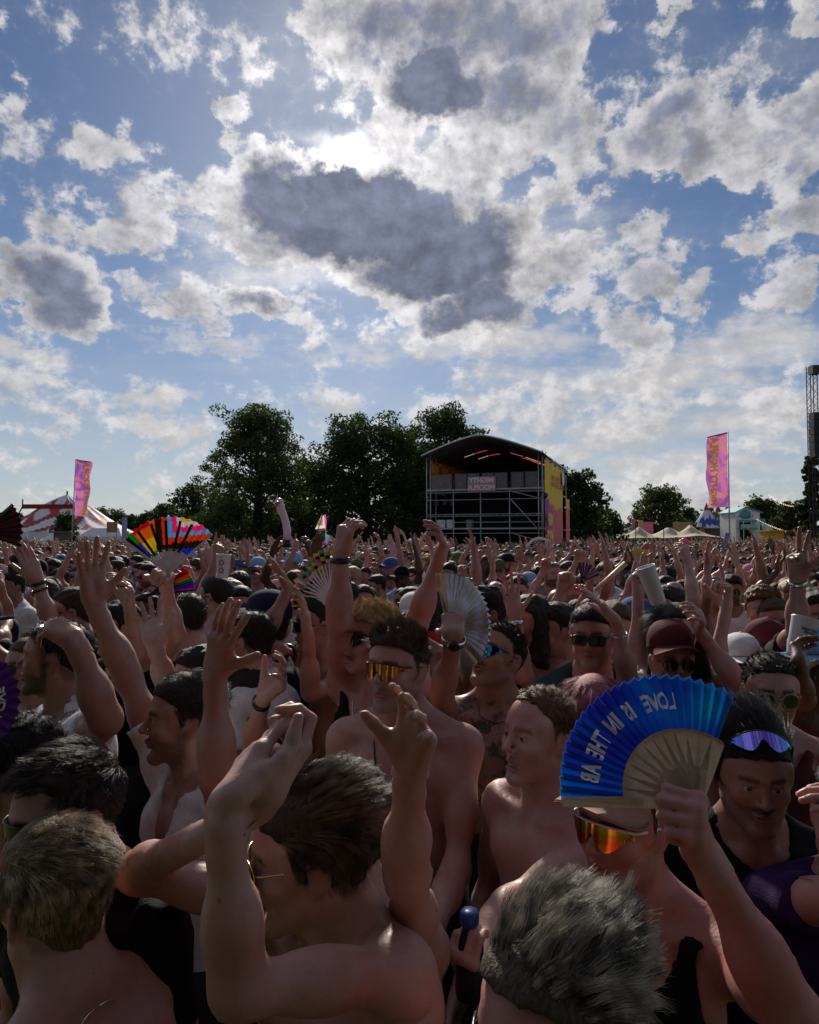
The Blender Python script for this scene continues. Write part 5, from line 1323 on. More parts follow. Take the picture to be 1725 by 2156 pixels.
for y in (-1.85, -.75): m = MB(); m.add([(Wk + .4, y, zf(1100)), (Wk + 3.4, y, 1.2), (Wk + 3.4, y, .1), (Wk + .4, y, zf(1113))], [(0, 1, 2, 3)]); m.build('stair_side', wh, kh)
m = MB(); a = np.linspace(0, math.pi, 13); v = [(-.35, front - .2, zf(1085))] + [(-.35 + .75 * math.cos(q), front - .2, zf(1085) + .75 * math.sin(q)) for q in a]; m.add(v, [(0, i, i + 1) for i in range(1, 13)]); m.build('sun_emblem', teal, kh)
lk = noisy('grey_print', (.10, .12, .14), .6, 3, .1, 0)
lettering('Lakeside', lk, kh, lambda x, y: (-.35 + x, front - .2, zf(1087) + y), .58, bold=.01); lettering('Beach', lk, kh, lambda x, y: (-.35 + x, front - .2, zf(1090.5) + y), .48, bold=.01)
# yellow kiosk, neighbours
def kiosk(label, px, d, w_px, top, mat, panel=None):
    c = gx(px, d); W = w_px * d / F; H = zat(top, d); root = empty('kiosk', c, label, 'kiosk')
    m = MB(); m.box((0, 1, H / 2), (W, 2, H)); m.build('wall', mat, root)
    m = MB(); m.box((0, .8, H + .08), (W + .3, 2.8, .16)); m.build('roof', mat, root)
    if panel: m = MB(); m.box((-.1, -.05, H * .45), (W * .6, .06, H * .45)); m.build('panel', panel, root)
kiosk('yellow kiosk with a white panel right of the kiosk house', 1634, 80, 34, 1119, noisy('mustard_paint', (.50, .30, .02), .6, 3, .2, .1), tw)
kiosk('brown kiosk squeezed behind the yellow kiosk', 1662, 86, 22, 1119, noisy('brown_paint', (.13, .06, .04), .6, 3, .2, .1))
kiosk('pale pink stall roof at the far right under the trees', 1690, 96, 24, 1119, noisy('dusty_pink_paint', (.42, .22, .22), .6, 3, .2, .1))
kiosk('grey bar hut in front of the peaked blue tents', 1500, 110, 50, 1114, noisy('grey_boards', (.10, .09, .09), .8, 3, .2, .1))
kiosk('yellow arch bar left of the grey bar hut', 1470, 108, 28, 1111, noisy('ochre_paint', (.35, .28, .05), .6, 3, .2, .1), tbl)
kiosk('small beer stall left of the circus tent with green top', 122, 66, 18, 1122, noisy('khaki_paint', (.10, .11, .08), .7, 3, .2, .1))
# tall flags
def flag_mat(nm):
    m = bsdf(nm, (.6, .2, .5), .7, 0, .2); nt = m.node_tree; b = nt.nodes['Principled BSDF']; tc = nt.nodes.new('ShaderNodeTexCoord')
    n = nt.nodes.new('ShaderNodeTexNoise'); n.inputs['Scale'].default_value = .8; n.inputs['Detail'].default_value = 2; n.inputs['Distortion'].default_value = 1.2; nt.links.new(tc.outputs['Object'], n.inputs['Vector'])
    rp = nt.nodes.new('ShaderNodeValToRGB'); e = rp.color_ramp.elements
    while len(e) < 5: e.new(.5)
    for i, (p, c) in enumerate(((.28, (.16, .10, .42)), (.42, (.45, .12, .46)), (.52, (.66, .20, .46)), (.62, (.70, .26, .38)), (.75, (.62, .22, .20)))): e[i].position = p; e[i].color = (*c, 1)
    nt.links.new(n.outputs['Fac'], rp.inputs[0]); nt.links.new(rp.outputs[0], b.inputs['Base Color'])
    tr = nt.nodes.new('ShaderNodeBsdfTranslucent'); ms = nt.nodes.new('ShaderNodeMixShader'); ms.inputs[0].default_value = .45; nt.links.new(rp.outputs[0], tr.inputs[0])
    nt.links.new(b.outputs[0], ms.inputs[1]); nt.links.new(tr.outputs[0], ms.inputs[2]); nt.links.new(ms.outputs[0], nt.nodes['Material Output'].inputs[0]); return m
fm = flag_mat('pink_purple_flag_cloth'); fy = bsdf('yellow_flag_print', (.82, .80, .08), .6)
trf = fy.node_tree.nodes.new('ShaderNodeBsdfTranslucent'); trf.inputs[0].default_value = (.75, .72, .08, 1); msf = fy.node_tree.nodes.new('ShaderNodeMixShader'); msf.inputs[0].default_value = .45
fy.node_tree.links.new(fy.node_tree.nodes['Principled BSDF'].outputs[0], msf.inputs[1]); fy.node_tree.links.new(trf.outputs[0], msf.inputs[2]); fy.node_tree.links.new(msf.outputs[0], fy.node_tree.nodes['Material Output'].inputs[0])
def tall_flag(label, d, pole_top, pole_bot, tl, tr, bl, br, side, seed, text_u):
    pt = P(*pole_top, d); pb = P(*pole_bot, d); pb[2] = 0; root = empty('tall_flag', pb, label, 'flag', 'tall festival flags')
    m = MB(); m.tube([(0, 0, 0), pt - pb], [.07, .035], 8); m.build('pole', steel, root, True)
    c4 = [P(*q, d) - pb for q in (tl, tr, bl, br)]
    def pt2(u, v):
        a = c4[0] * (1 - u) + c4[1] * u; b2 = c4[2] * (1 - u) + c4[3] * u; p = a * (1 - v) + b2 * v; far = (1 - u) if side > 0 else u
        p = p + np.array([.10 * math.sin(v * 7 + seed) * far, (.28 * math.sin(v * 5 + u * 4 + seed) + .14 * math.sin(v * 13 - u * 5)) * (.25 + .75 * far), 0])
        return p
    nu, nv = 14, 40; v = [pt2(i / (nu - 1), j / (nv - 1)) for j in range(nv) for i in range(nu)]
    o = mesh_obj('flag_cloth', v, [(j * nu + i, j * nu + i + 1, (j + 1) * nu + i + 1, (j + 1) * nu + i) for j in range(nv - 1) for i in range(nu - 1)], fm, root, True)
    hgt = np.linalg.norm(c4[0] - c4[2])
    def fn(x, y):
        vv = .5 + x / 9.6; uu = text_u + y * .42
        p = pt2(min(1, max(0, uu)), min(1, max(0, vv))); return p + np.array([0, -.035, 0])
    vtx, fc = text_geo('MIGHTY HOOPLA', 1.14, .06, sub=1)
    mesh_obj('lettering', [fn(-x, y) for x, y, _ in vtx], fc, fy, o, False)
    m = MB(); m.tube([c4[0], c4[1]], .05, 6); m.build('top_hem', bsdf('dark_red_hem_%d' % seed, (.15, .02, .05), .7), o)
tall_flag('tall pink and purple feather flag with yellow lettering right of the stage tower', 54, (1533, 908), (1537, 1150), (1490, 921), (1531, 911), (1487, 1069), (1535, 1067), 1, 1, .30)
tall_flag('smaller pink and purple flag leaning in front of the circus tent', 60, (160, 967), (150, 1150), (161, 968), (192, 973), (157, 1086), (186, 1088), -1, 3, .72)
for (px, tp, h, col, lb) in ((1331, 1092, 20, (.62, .12, .3), 'small pink pennant behind the beige tents'), (1345, 1094, 22, (.55, .40, .08), 'small yellow and purple pennant behind the beige tents')):
    c = gx(px, 92); z = zat(tp, 92); root = empty('pennant', c, lb, 'flag'); m = MB(); m.tube([(0, 0, 0), (0, 0, z)], .04, 6); m.build('pole', steel, root)
    m = MB(); m.add([(0, 0, z), (.6, .05, z - .1), (.55, .1, z - 1.3), (0, 0, z - 1.5)], [(0, 1, 2, 3)]); m.build('flag_cloth', noisy('pennant_' + lb.split()[1], col, .7, 1, .4, 0), root)
# loudspeaker tower at the right edge
ld = 40; lc = gx(1717, ld); lt = empty('speaker_tower', lc, 'black lattice tower carrying a tall loudspeaker at the right edge', 'speaker tower'); zt = zat(768, ld)
for sx in (-.2, .2):
    for sy in (-.2, .2): m = MB(); m.tube([(sx, sy, 0), (sx, sy, zt)], .03, 6); m.build('mast_tube', dark_steel, lt)
m = MB(); z = .2; k = 0
while z < zt - .45:
    for a, b2 in (((-.2, -.2), (.2, -.2)), ((.2, -.2), (.2, .2)), ((.2, .2), (-.2, .2)), ((-.2, .2), (-.2, -.2))):
        p, q = (a, b2) if k % 2 else (b2, a); m.tube([(*p, z), (*q, z + .4)], .014, 4)
    z += .4; k += 1
m.build('lattice', dark_steel, lt)
za, zb = zat(965, ld), zat(870, ld)
for i in range(6):
    zc = za + (zb - za) * (i + .5) / 6; m = MB(); m.box((-.05, -.45 - .02 * abs(i - 2.5), zc), (.66, .55, (zb - za) / 6 - .025), M=np.array([[1, 0, 0], [0, math.cos(.03 * (i - 3)), -math.sin(.03 * (i - 3))], [0, math.sin(.03 * (i - 3)), math.cos(.03 * (i - 3))]])); o = m.build('speaker_cabinet', bsdf('speaker_black_%d' % i, (.012, .012, .014), .7), lt)
m = MB(); m.box((0, -.3, zt - .3), (.5, .5, .5)); m.build('head_block', dark_steel, lt)
# festoon lights
bulb = led((1., .72, .38), 'warm_bulb'); bulb.node_tree.nodes['Principled BSDF'].inputs['Emission Strength'].default_value = 1.6
def festoon(label, a, b2, n, sag):
    root = empty('festoon_lights', a, label, 'string lights', 'festoon strings'); pts = []
    for i in range(n + 1):
        t = i / n; p = (b2 - a) * t; p = p - np.array([0, 0, sag * 4 * t * (1 - t)]); pts.append(p)
    m = MB(); m.tube(pts, .012, 4); m.build('cable', dark_steel, root)
    bmm = MB()
    for p in pts[1:-1]: bmm.lathe(p - np.array([0, 0, .09]), [(.005, -.05), (.045, -.02), (.045, .02), (.02, .06)], 6)
    bp = bmm.build('bulbs', bulb, root); bp['kind'] = 'stuff'
festoon('festoon lights strung from the kiosk house roof to the right-hand trees', P(1618, 1040, 88), P(1705, 1060, 60), 22, .7)
festoon('lower festoon lights strung from the stair of the kiosk house', P(1588, 1088, 92), P(1690, 1124, 75), 26, .4)
# parasols
def parasol(label, px, d, w_px, top):
    c = gx(px, d); W = w_px * d / F / 2; H = zat(top, d); root = empty('parasol', c, label, 'parasol', 'white parasols over the crowd')
    m = MB(); m.lathe((0, 0, 0), [(.02, H), (W * .35, H - W * .10), (W * .7, H - W * .30), (W, H - W * .62), (W * .99, H - W * .78)], 12); m.build('canopy', tw, root, True)
    m = MB(); m.tube([(0, 0, 0), (0, 0, H)], .03, 6); m.build('pole', steel, root)
parasol('white parasol right of the pride flag', 689, 46, 36, 1126); parasol('white parasol at the left foot of the stage tower', 873, 44, 40, 1131)

# ------------------------------------------------------------------ unseen stage added behind the camera to block sky light and darken the people
ms_ = empty('unseen_shade_stage', (-8, -8.5, 0), 'wide black festival main stage behind the photographer that the crowd faces', 'stage')
m = MB(); m.box((0, -6, .7), (34, 12, 1.4)); m.build('deck', noisy('black_stage_deck', (.02, .02, .022), .7, 2, .2, .1), ms_)
m = MB(); m.box((0, -5.5, 12.6), (36, 14, 1.0)); m.build('roof', black_fab, ms_)
m = MB(); m.box((0, -11.8, 6.8), (34, .3, 11)); m.build('back_drape', black_fab, ms_)
for sx in (-17, 17):
    m = MB(); m.box((sx, -5.5, 6.8), (.3, 12, 11)); m.build('side_drape', black_fab, ms_)
    for sy in (-.2, -11):
        m = MB()
        for dx in (-.35, .35):
            for dy in (-.35, .35): m.tube([(sx + dx, sy + dy, 0), (sx + dx, sy + dy, 12.2)], .05, 6)
        for k in range(16): m.tube([(sx - .35, sy + .35, k * .76), (sx + .35, sy + .35, k * .76 + .76)], .025, 5)
        m.build('tower_leg', dark_steel, ms_)
    m = MB()
    for k in range(8): m.box((sx * .86, .3 + .05 * k, 10.6 - k * .62), (1.3, .8, .58))
    m.build('speaker_array', MATS['speaker_black_0'], ms_)
for k in range(9): m = MB(); m.box((-13 + k * 3.25, .2, 11.6), (.4, .5, .6)); m.build('stage_lamp', dark_steel, ms_)

# ================================================================== HAND FANS AND OTHER CARRIED THINGS
def fan(label, pivot, a, b, R, Ri, a0, a1, n, leaf_mats, stick_mat, amp=.006, name='hand_fan', group='open hand fans', guard_mat=None, colour=None, stick_w=.010, rows=3, sub=1, guard_w=1.6, reach=.55, last=True):
    """folding fan: pivot point, in-plane unit axes a and b, outer and inner radius, opening from a0 to a1 degrees; leaf in n pleats, one stick per second fold"""
    a = _unit(a); b = _unit(b - a * (a @ b)); nn = np.cross(a, b); piv = np.asarray(pivot, float)
    root = empty(name, piv, label, 'fan', group)
    def pt(r, t, off=0.0):
        t = R_(t); return a * math.cos(t) * r + b * math.sin(t) * r + nn * off
    def pleat(t):
        k = (t - a0) / (a1 - a0) * n; f = k % 2; return amp * (1 - 2 * abs(f - 1))
    K = n * sub; v = []; f = []; fm = []
    for lay in (0, 1):
        for j in range(rows + 1):
            for i in range(K + 1):
                t = a0 + (a1 - a0) * i / K; r = Ri + (R - Ri) * j / rows; q = pleat(t) * (.35 + .65 * j / rows)
                v.append(pt(r - .004 * (j == rows) * (1 + math.copysign(1, q)) * .5, t, q + (-.0012 if lay else 0)))
    w = K + 1
    for lay in (0, 1):
        for j in range(rows):
            for i in range(K):
                q = lay * w * (rows + 1) + j * w + i; qq = (q, q + 1, q + w + 1, q + w); f.append(qq if lay == 0 else qq[::-1])
                tt = a0 + (a1 - a0) * (i + .5) / K; fm.append(colour((tt - a0) / (a1 - a0), (j + .5) / rows, tt, Ri + (R - Ri) * (j + .5) / rows) if colour else 0)
    mesh_obj('leaf', v, f, leaf_mats, root, False, fm)
    for i in range(0, n + 1, 2):
        t = a0 + (a1 - a0) * i / n; m = MB(); g = i == 0 or (last and i + 2 > n)
        hw = stick_w * .5 * (guard_w if g else 1); tv = pt(1, t + 90); re = R * .995 if g else Ri + (R - Ri) * reach
        off = (pleat(t) * 1.0) * .4 - .002 - .0006 * (i % 4) - (.003 if g else 0)
        vv = []
        for r, ww in ((-.02, hw * .9), (Ri * .5, hw), (Ri, hw), (re, hw * (.8 if g else .45))):
            for s_, o in ((-1, 0), (1, 0), (1, -.002), (-1, -.002)): vv.append(pt(r, t, off + o - (amp if r > Ri else 0)) + tv * ww * s_)
        ff = [(k * 4 + j, k * 4 + (j + 1) % 4, k * 4 + 4 + (j + 1) % 4, k * 4 + 4 + j) for k in range(3) for j in range(4)] + [(3, 2, 1, 0), (12, 13, 14, 15)]
        m.add(vv, ff); m.build('guard_stick' if g else 'stick', guard_mat if (g and guard_mat) else stick_mat, root)
    m = MB(); m.tube([nn * .008, -nn * .008], .004, 8); m.build('rivet', MATS['gold_metal'], root)
    return root, pt, pleat
def fan_text(s, mat, parent, pt, pleat, r0, tc, size, flip=True, off=.004, face=-1, bold=.012, sp=1.0, xs=1.0):
    v, f = text_geo(s, size, bold, sub=2, space=sp); out = []
    for x, y, _ in v:
        x = x * xs
        if flip: x = -x
        t = tc - math.degrees(x / r0) ; r = r0 + y
        out.append(pt(r, t, pleat(t) * .9 * (1) + face * off))
    return mesh_obj('lettering', out, f, mat, parent, False)
def cup(label, c, up, r=.042, h=.15, mat=None, face_mat=None, toward=None, txt=None):
    up = _unit(up); x = _unit(np.cross(up, [.2, -1, .1])); y = np.cross(up, x); M = np.stack([x, y, up], 1); c = np.asarray(c, float)
    root = empty('plastic_cup', c, label, 'cup', 'white plastic cups held up')
    m = MB(); m.lathe((0, 0, 0), [(.001, -h / 2), (r * .76, -h / 2), (r * .80, -h / 2 + .008), (r, h / 2 - .006), (r * 1.05, h / 2), (r * .97, h / 2), (r * .93, h / 2 - .01), (r * .74, -h / 2 + .012), (.001, -h / 2 + .01)], 26, M=M); m.build('wall', mat, root, True)
    if txt:
        tw_ = toward if toward is not None else np.array([0, -1, 0]); fx = _unit(tw_ - up * (tw_ @ up)); sx = np.cross(fx, up)
        for s_, z, sz in txt:
            v, f = text_geo(s_, sz, .001); mesh_obj('lettering', [fx * (r * .92 + r * .12 * ((z + yy) / h) + .0015) * math.cos(xx / r) + sx * r * math.sin(-xx / r) * 1.0 + up * (z + yy) for xx, yy, _ in v], f, face_mat, root, False)
        a = np.linspace(0, 2 * math.pi, 25); m = MB(); v = []; f = []
        for k, q in enumerate(a):
            for rr in (.010, .016):
                xx = rr * math.cos(q); zz = -.012 + rr * math.sin(q) - .012; v.append(fx * (r * .9 + .003) * math.cos(xx / r) + sx * r * math.sin(xx / r) + up * zz)
        f = [(k * 2, k * 2 + 1, k * 2 + 3, k * 2 + 2) for k in range(24)]; m.add(v, f); m.build('emblem', face_mat, root)
    return root

# ================================================================== THE PEOPLE NEAREST THE CAMERA
BP, DL = MATS['black_plastic'], MATS['dark_lens']
NEAR = (.0056, .0050, .0150); MID = (.0080, .0064, .0190); FAR2 = (.0075, .0060, .015)
HEROES = []           # (name for labels, x px, y px, depth)
def arm_to(fig, side, wpx, tip, palm='cam', pose='relax', out=.7, dz=0.0, thick=1.0, hs=1.0, mode='n', reach=.50):
    "arm whose wrist stands on the sight line of wpx, elbow found by two-bone IK"
    sd = 1 if side == 'R' else -1; q = fig.sc
    S = fig.tp(sd * .165 * fig.build, .01, .0)
    r = ray(*wpx); Q = S - CAM; t = (r @ Q) / (r @ r); C = CAM + r * t; dist = np.linalg.norm(C - S)
    Lm = reach * q
    if dist < Lm: t = t - (1 if mode == 'n' else -1) * math.sqrt(max(0, Lm ** 2 - dist ** 2)) * (.55 if abs(dz) < 1e-6 else dz) / np.linalg.norm(r)
    W = CAM + r * t; v = W - S; D = np.linalg.norm(v); L1, L2 = .30 * q, .262 * q
    if D > (L1 + L2) * .985: k = D / ((L1 + L2) * .985); k = min(k, 1.22); L1 *= k; L2 *= k; D = min(D, (L1 + L2) * .985); W = S + _unit(v) * D
    u = _unit(v); a = (L1 * L1 - L2 * L2 + D * D) / (2 * D); hgt = math.sqrt(max(0, L1 * L1 - a * a))
    pole = fig.T @ np.array([sd * out, .35, -.55]); pole = _unit(pole - u * (pole @ u))
    E = S + u * a + pole * hgt
    fig.arm(side, E, W, tip, palm, pose, ('n', 'n', 'n'), thick, hs, shz=min(1, max(0, (E[2] - S[2]) / .2 + .5)))
    return fig
def scarf(f, base, root):
    m = MB(); c = f.tp(.0, .115, -.085) - base
    for i in range(7):
        a = i * .9; m.tube([c + [0, 0, .03], c + [.016 * math.cos(a), -.012, -.01], c + [.03 * math.cos(a), -.016 - .008 * math.sin(a), -.05]], [.006, .014, .010], 7, flat=.5)
    pts = [f.tp(.072 * math.sin(t) * 1.05, .072 * math.cos(t) - .005, -.015 - .04 * max(0, math.cos(t))) - base for t in np.linspace(0, 2 * math.pi, 25)]
    m.tube(pts, .012, 7); m.build('neckerchief', noisy('grey_blue_kerchief', (.20, .24, .38), .85, 40, .5, .3), root, True)
def hero(label, short, px, py, hpx, yaw, pitch=0, roll=0, skin='fair', hair=None, top=None, shades=None, arms=(), h=MID, figkw=None, extra=None, **kw):
    Hc = head_at(px, py, hpx); fk = dict(figkw or {}); fig = Fig(Hc, yaw, pitch, roll, **fk)
    for a in arms:
        a = dict(a); k = a.pop('k', 'e')
        if k == 'e': fig.arm(a.pop('s'), a.pop('E'), a.pop('W'), a.pop('T'), a.pop('palm', 'cam'), a.pop('pose', 'relax'), **a)
        else: arm_to(fig, a.pop('s'), a.pop('W'), a.pop('T'), a.pop('palm', 'cam'), a.pop('pose', 'relax'), **a)
    root, base, Ht = person(label, fig, SK[skin], hair, top, shades, h=h, seed=len(HEROES) * 3 + 1, **kw)
    HEROES.append((short, px, py, .238 * F / hpx, base))
    if extra: extra(fig, base, root, Ht)
    return fig, base, root
WC, BC = MATS['white_cotton'], MATS['black_cotton']
GM = MATS['gold_mirror']
# --- front row
bottle_hand = {}
def arm_strap(f, base, root):
    a = f.arms[0]; u = _unit(a['E'] - a['S']); c = a['S'] + (a['E'] - a['S']) * .28 - base; p = _unit(np.cross(u, [0, 0, 1])); q = np.cross(p, u)
    MB().tube([c + (p * math.cos(t) + q * math.sin(t)) * .056 for t in np.linspace(0, 6.5, 22)], .009, 7).build('arm_strap', BP, root, True)
def clasp(f):
    a = f.arms[0]; s_, n, d = a['Mh'].T; W = a['W'] + d * .036 + n * .046; t = _unit(d + s_ * .12)
    return W, t * .16, -n
blue_hand = {}
hero('short-haired blond man seen from behind at the bottom left corner', 'the blond man at the bottom left', 118, 1888, 285, 128, -4, skin='fair', hair=('swept', HR['ash']), h=NEAR, figkw=dict(tyaw=115, build=1.05), strands=9000, width=.00055, scalp=.4, hlen=.62,
     extra=lambda f, b, r, Ht: necklace(f, b, MATS['silver_metal'], r, drop=.02, r=.0018))
hero('man with clasped raised hands, wavy brown quiff and thin gold sunglasses in profile', 'the man with clasped hands', 655, 1800, 285, 82, -6, skin='fair', hair=('swept', HR['brown']), h=NEAR, figkw=dict(tyaw=42, build=1.0, drop=.55, lean=-3, nose=1.2), strands=9000, width=.0006, scalp=.75, cap_h=.0055, bumps=.7, hlen=1.1, locks=40, gather=.85,
     shades=('aviator', DL, MATS['gold_metal']),
     arms=[dict(s='L', E=(505, 2085), W=(468, 1700), T=(585, 1510), palm=(.75, .6, -.1), pose='flat', mode=('n', 'n', 'f'), shz=1.0, thick=.92),
           dict(s='R', E=(285, 1838), W=clasp, T=(0, 0), palm='cam', pose='fold', mode=('f', 'f', 'n'), shz=.8, thick=.9)])
hero('grey-blond man with windswept hair and orange visor sunglasses at the bottom edge', 'the windswept grey-blond man', 1172, 2168, 405, 58, -8, roll=0, skin='red', hair=('tousle', HR['silver']), h=(.0054, .0050, .014), figkw=dict(tyaw=45), strands=11000, recede=.016, width=.00045, scalp=.7, cap_h=.0055, hlen=1.15, bumps=.8, locks=46, gather=.86,
     shades=('visor', MATS['orange_mirror'], BP), top=('tank', BC))
hero('man in cap and orange mirrored visor glasses holding up the big blue fan', 'the man with the blue fan', 1312, 1732, 245, 50, 2, skin='red', hair=('crop', HR['brown']), h=NEAR, figkw=dict(tyaw=28, build=1.05), top=('tank', BC), strands=0, beard=.25, mous=.2, shades=('visor', MATS['orange_mirror'], MATS['white_plastic']),
     arms=[dict(s='L', E=(1675, 2150), W=(1468, 1778), T=(1462, 1670), palm=(-.75, .2, .2), pose='fist', mode=('n', 'n', 'n'), thick=1.1, hs=1.12, fl=.285)],
     extra=lambda f, b, r, Ht: (blue_hand.update(g=f.grips['L'][0]), cap(MATS['navy_cotton'], f.R, Ht, f.sc, r, 'front', brim_mat=noisy('tan_peak', (.30, .17, .13), .8, 20, .2, .2))))
hero('dark-haired man in black wraparound sunglasses looking down at the left edge', 'the man in black wraparounds', 140, 1715, 250, 40, -6, skin='fair', hair=('short', HR['dark']), h=NEAR, figkw=dict(tyaw=25), strands=7000, recede=.014, hlen=1.2, shades=('visor', DL, BP), top=('tee', BC), scalp=.75)
hero('curly black-haired man cut off by the left edge', 'the curly-haired man at the left edge', 28, 1618, 190, 72, 6, skin='tan', hair=('curly', HR['black']), h=MID, strands=5000, shades=('visor', DL, BP), top=('tee', MATS['red_cotton']), beard=.6)
# --- second row
hero('man in open white shirt with strong left profile, raising both arms', 'the man in the open white shirt', 388, 1515, 172, 66, 4, skin='tan', hair=('swept', HR['dark']), h=NEAR, figkw=dict(tyaw=42, nose=1.25) , strands=5000, beard=.55, mous=.5, top=('open', WC), hlen=.7,
     arms=[dict(s='R', E=(272, 1432), W=(196, 1268), T=(192, 1150), palm='camright', pose='open', mode=('f', 'n', 'n'), hs=1.12, thick=1.05),
           dict(s='L', E=(462, 1650), W=(452, 1412), T=(480, 1290), palm=(.6, .75, .2), pose='open', mode=('n', 'n', 'n'), hs=1.15, thick=1.05)],
     extra=lambda f, b, r, Ht: finger_ring(f, b, MATS['silver_metal'], r, 0, 2))
hero('bearded man in white T-shirt with one arm bent in front of his face', 'the bearded man in the white T-shirt', 118, 1388, 150, 78, 6, skin='tan', hair=('crop', HR['dark']), h=MID, figkw=dict(tyaw=50), beard=1., mous=1., top=('tee', WC), strands=1500,
     arms=[dict(s='L', E=(226, 1520), W=(158, 1345), T=(70, 1300), palm=(-.2, .5, -.8), pose='droop', mode=('n', 'n', 'f'), thick=1.1)],
     extra=lambda f, b, r, Ht: finger_ring(f, b, MATS['silver_metal'], r, 0, 2))
hero('man in round dark sunglasses and floral shirt behind the bent arm', 'the man in the floral shirt', 62, 1402, 112, 30, 2, skin='fair', hair=('thin', HR['light']), shades=('round', DL, BP), top=('tee', noisy('floral_cotton', (.40, .42, .45), .85, 45, .9, .3, color2=(.02, .03, .05))), h=MID)
hero('shirtless man in gold mirrored visor sunglasses with a pendant on a cord', 'the shirtless man in gold visor glasses', 838, 1408, 163, 33, 4, skin='fair', hair=('spike', HR['brown']), h=NEAR, figkw=dict(tyaw=12, build=1.1, jaw=1.08), strands=6000, beard=.4, mous=.3, shades=('visor', GM, BP),
     arms=[dict(s='L', E=(962, 1830), W=(905, 1980), T=(880, 2070), palm='left', pose='relax', mode=('n', 'n', 'n'), shz=0.)],
     extra=lambda f, b, r, Ht: necklace(f, b, MATS['black_plastic'], r, drop=.22, r=.0022, pendant=('bar', MATS['silver_metal'])))
hero('blond man in black tank top with both arms raised and mouth open', 'the blond man in the black tank top', 786, 1348, 134, 52, 8, skin='red', hair=('spike', HR['blond']), h=NEAR, figkw=dict(tyaw=30, mouth=.012, build=1.06), strands=6000, top=('tank', BC), shades=('visor', DL, BP, dict()),
     arms=[dict(s='R', E=(716, 1318), W=(716, 1168), T=(742, 1060), palm='awayright', pose='pinch', mode=('n', 'n', 'f'), thick=1.12, hs=1.1),
           dict(s='L', E=(876, 1312), W=(920, 1192), T=(945, 1090), palm='left', pose='cup', mode=('f', 'n', 'f'), thick=1.12, hs=1.15)],
     extra=lambda f, b, r, Ht: (band(f, 'R', b, BP, r, at=.018, w=.02), necklace(f, b, MATS['silver_metal'], r, drop=.14, r=.0014, pendant=('cross', MATS['silver_metal']))))
silver_fan_hand = {}
hero('tattooed shirtless man with moustache and blue mirrored sunglasses looking up', 'the tattooed man', 1048, 1385, 136, 48, 24, skin='tat', hair=('crop', HR['dark']), h=NEAR, figkw=dict(tyaw=8, build=1.08), strands=3000, mous=1., beard=.35, tattoo=1., shades=('visor', MATS['blue_mirror'], BP), recede=.012,
     arms=[dict(s='R', E=(930, 1475), W=(957, 1338), T=(952, 1270), palm='away', pose='grip', mode=('n', 'n', 'f'), thick=.95)],
     extra=lambda f, b, r, Ht: (band(f, 'R', b, MATS['silver_metal'], r, 'wristwatch', .02, .022, face=BP), necklace(f, b, BP, r, .05, .0014), silver_fan_hand.update(g=f.grips['R'][0])))
hero('balding man with open mouth and bare chest facing left', 'the balding man with open mouth', 1135, 1550, 185, 58, 6, skin='pale', hair=('thin', HR['ginger']), h=(.0036, .0048, .0140), figkw=dict(tyaw=50, mouth=.008, nose=1.4), strands=3500, recede=.028, width=.0004, lips=.9, beard=.12,
     arms=[dict(s='L', E=(1075, 1905), W=(988, 2045), T=(958, 1985), palm=(.4, .6, .3), pose='grip', mode=('n', 'n', 'n'), shz=0.)], extra=lambda f, b, r, Ht: bottle_hand.update(g=f.grips['L'][0]))
hero('dark long-haired man with moustache and blue mirrored shades pushed up on his head', 'the man with shades on his head', 1588, 1632, 200, 14, -6, skin='olive', hair=('swept', HR['black']), h=(.0036, .0048, .0140), mous=1., beard=.45, strands=7000, hlen=1.7, top=('tee', BC), shades=('visor', MATS['violet_mirror'], BP, dict(tilt=52, dz=.030, dy=.022)),
     extra=lambda f, b, r, Ht: scarf(f, b, r))
hero('man in maroon top with yellow-framed round sunglasses at the right', 'the man in yellow-framed shades', 1622, 1458, 148, 14, -2, skin='fair', hair=('crop', HR['dark']), h=NEAR, figkw=dict(mouth=.006), beard=.6, mous=.5, strands=2500, top=('vest', MATS['maroon_cotton']), shades=('round', DL, MATS['clear_frame'], dict(thick=.003)), recede=.010)
hero('woman with a pink bob and pink nails behind the blue fan', 'the pink-haired woman', 1250, 1500, 138, 20, -8, skin='fair', hair=('bowl', HR['pink']), h=MID, figkw=dict(fem=1., build=.88), strands=7000, shades=('cat', DL, BP), top=('tank', BC), bumps=.3, cap_h=.005,
     arms=[dict(s='L', E=(1322, 1440), W=(1300, 1310), T=(1225, 1225), palm='down', pose='flat', mode=('f', 'n', 'f'), thick=.95, hs=1.08)],
     extra=lambda f, b, r, Ht: (nails(f, b, MATS['pink_nail'], r, (0,)), band(f, 'L', b, MATS['silver_metal'], r, 'bracelet', .05, .004, .030)))
hero('man with thick black glasses, dark curls and heavy silver chain', 'the man with the silver chain', 1246, 1342, 122, 22, 2, skin='fair', hair=('curly', HR['black']), h=MID, strands=3500, hlen=.8, mous=.3, beard=.2, top=('tee', MATS['teal_cotton']), shades=('square', MATS['brown_lens'], BP),
     extra=lambda f, b, r, Ht: necklace(f, b, MATS['silver_metal'], r, .09, .0045, beads=True))
